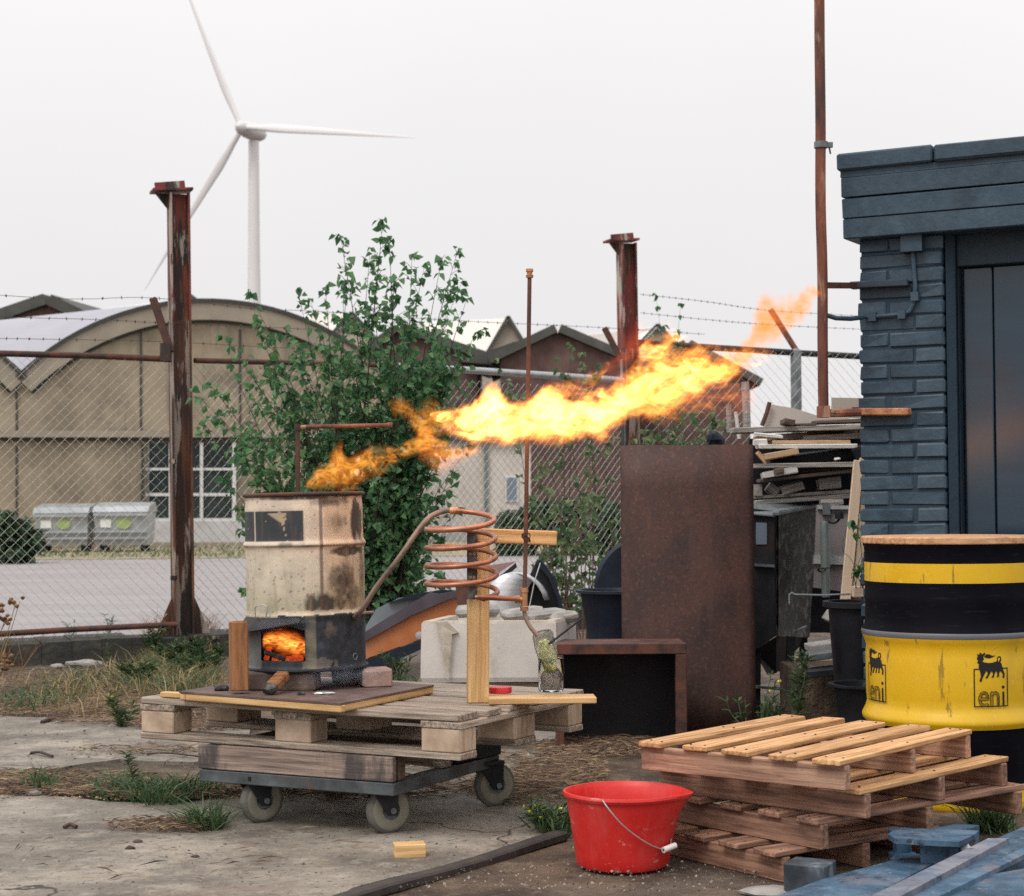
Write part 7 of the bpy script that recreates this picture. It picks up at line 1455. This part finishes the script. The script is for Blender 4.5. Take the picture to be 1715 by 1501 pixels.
flame('flame_fringe', 'dull red fringe of burning gas above the big yellow flame', [(900, 652), (940, 638), (1000, 616), (1030, 586), (1052, 540), (1068, 520), (1092, 556)], [(900, 690), (940, 690), (1000, 670), (1040, 650), (1066, 620), (1092, 590)], 5.65, 5.4, 8.5, ((1.0, .09, .03), (1.0, .16, .05)), nscale=7, warp=(.015, .02), edge=.8, holes=(.38, .62), thick=.5, tmax=.05, seed=6, floor=.05, step=.1)
for lab_, t_, b_, y_, sd_ in (('torn yellow tongue leaping off the middle of the big flame', [(895, 676), (918, 640), (950, 634), (985, 628), (1015, 612), (1034, 598)], [(895, 690), (918, 676), (950, 668), (985, 660), (1015, 640), (1034, 606)], 5.44, 11), ('torn orange tongue leaping off the right end of the big flame', [(1130, 590), (1165, 566), (1200, 572), (1235, 578), (1270, 572), (1300, 584)], [(1130, 620), (1165, 604), (1200, 612), (1235, 620), (1270, 612), (1300, 598)], 5.2, 12), ('ragged yellow tongue below the right half of the big flame', [(1060, 680), (1100, 672), (1150, 664), (1200, 650), (1240, 640)], [(1060, 704), (1100, 716), (1150, 704), (1200, 684), (1240, 656)], 5.24, 13)):
    flame('flame_tongue', lab_, t_, b_, y_, y_ - .06, 34, ((1.0, .20, .012), (1.0, .42, .08)), nscale=9, warp=(.03, .05), edge=.8, holes=(.42, .64), thick=.6, tmax=.05, seed=sd_, floor=.0, step=.08, stretch=(.8, 1, 1), margin=.018, ridge=.7, absorb=(10, (1.0, .65, .35)))
flame('flame_tail', 'dull orange underside of the big flame near the wood pile', [(1150, 640), (1190, 634), (1230, 628), (1266, 616)], [(1150, 700), (1190, 708), (1230, 712), (1266, 690)], 5.3, 5.2, 7, ((1.0, .13, .04), (1.0, .24, .07)), nscale=8, warp=(.015, .02), edge=.9, holes=(.40, .62), thick=.5, tmax=.05, seed=7, floor=.05, step=.1, absorb=(6, (1.0, .6, .4)))
# fire in the drum base
flame('stove_fire', 'yellow and orange fire burning in the hole at the drum base', [(441, 1058), (455, 1050), (480, 1049), (500, 1056), (513, 1070)], [(441, 1090), (460, 1092), (480, 1104), (500, 1108), (513, 1104)], 5.885, 5.885, 70, ((1.0, .10, .006), (1.0, .48, .08)), nscale=26, warp=(.014, .018), edge=.95, holes=(.42, .62), thick=1, tmax=.06, seed=8, floor=.03, step=.1, margin=.004)
ember = weathered('glowing_embers', [(.02, .01, .008), (.08, .02, .01)], 30, bump=.8)
nt = ember.node_tree; pb__ = [n_ for n_ in nt.nodes if n_.type == 'BSDF_PRINCIPLED'][0]; nn_ = nt.nodes.new('ShaderNodeTexNoise'); nn_.inputs['Scale'].default_value = 45; rmp = nt.nodes.new('ShaderNodeMapRange'); rmp.inputs[1].default_value = .52; rmp.inputs[2].default_value = .66; rmp.inputs[4].default_value = 2.2; nt.links.new(nn_.outputs['Fac'], rmp.inputs[0]); nt.links.new(rmp.outputs[0], pb__.inputs['Emission Strength']); pb__.inputs['Emission Color'].default_value = (1, .09, .012, 1)
for i, (u0, v0, u1, v1, lab) in enumerate(((442, 1092, 478, 1104, 'charred log lying at the left of the fire hole'), (455, 1106, 508, 1102, 'glowing log across the bottom of the fire hole'), (505, 1078, 488, 1106, 'slanting glowing stick at the right of the fire hole'), (446, 1106, 452, 1082, 'thin glowing stick at the left of the fire hole'))):
    a, b = at(u0, v0, 5.86 + .012 * i), at(u1, v1, 5.88 + .012 * i); o = board('burning_wood', a, b, .02, .016 if i < 2 else .008, wood_char if i == 0 else ember, None, jit=.003); tag(o, lab, 'firewood')
# thin blue smoke in front of the drum base
smk, nt, N, L, oo = base_mat('thin_smoke'); pv = N.new('ShaderNodeVolumePrincipled'); pv.inputs['Color'].default_value = (.75, .82, .95, 1); L.new(pv.outputs[0], oo.inputs['Volume'])
t_ = N.new('ShaderNodeTexCoord'); n_ = N.new('ShaderNodeTexNoise'); n_.inputs['Scale'].default_value = 7; n_.inputs['Detail'].default_value = 4; L.new(t_.outputs['Object'], n_.inputs['Vector']); q_ = N.new('ShaderNodeMapRange'); q_.inputs[1].default_value = .42; q_.inputs[2].default_value = .7; q_.inputs[4].default_value = 5.0; L.new(n_.outputs['Fac'], q_.inputs[0]); L.new(q_.outputs[0], pv.inputs['Density']); smk.cycles.volume_step_rate = .4
for lab, tpn, btn, Ya in (('thin bluish smoke curling from the top of the fire hole', [(430, 1036), (450, 1026), (480, 1024), (510, 1030), (530, 1036)], [(430, 1060), (450, 1062), (480, 1054), (510, 1052), (530, 1046)], 5.74), ('thin bluish smoke drifting under the right side of the drum', [(500, 1128), (540, 1112), (580, 1108), (620, 1112), (660, 1124)], [(500, 1150), (540, 1156), (580, 1154), (620, 1150), (660, 1138)], 5.70)):
    so = flame('smoke', lab, tpn, btn, Ya, Ya, 7, None, nscale=10, warp=(.01, .01), edge=.95, holes=(.34, .66), thick=.6, tmax=.05, seed=9, floor=.1, step=.15, cat='smoke', scatter=(.72, .80, .95)); so['kind'] = 'stuff'
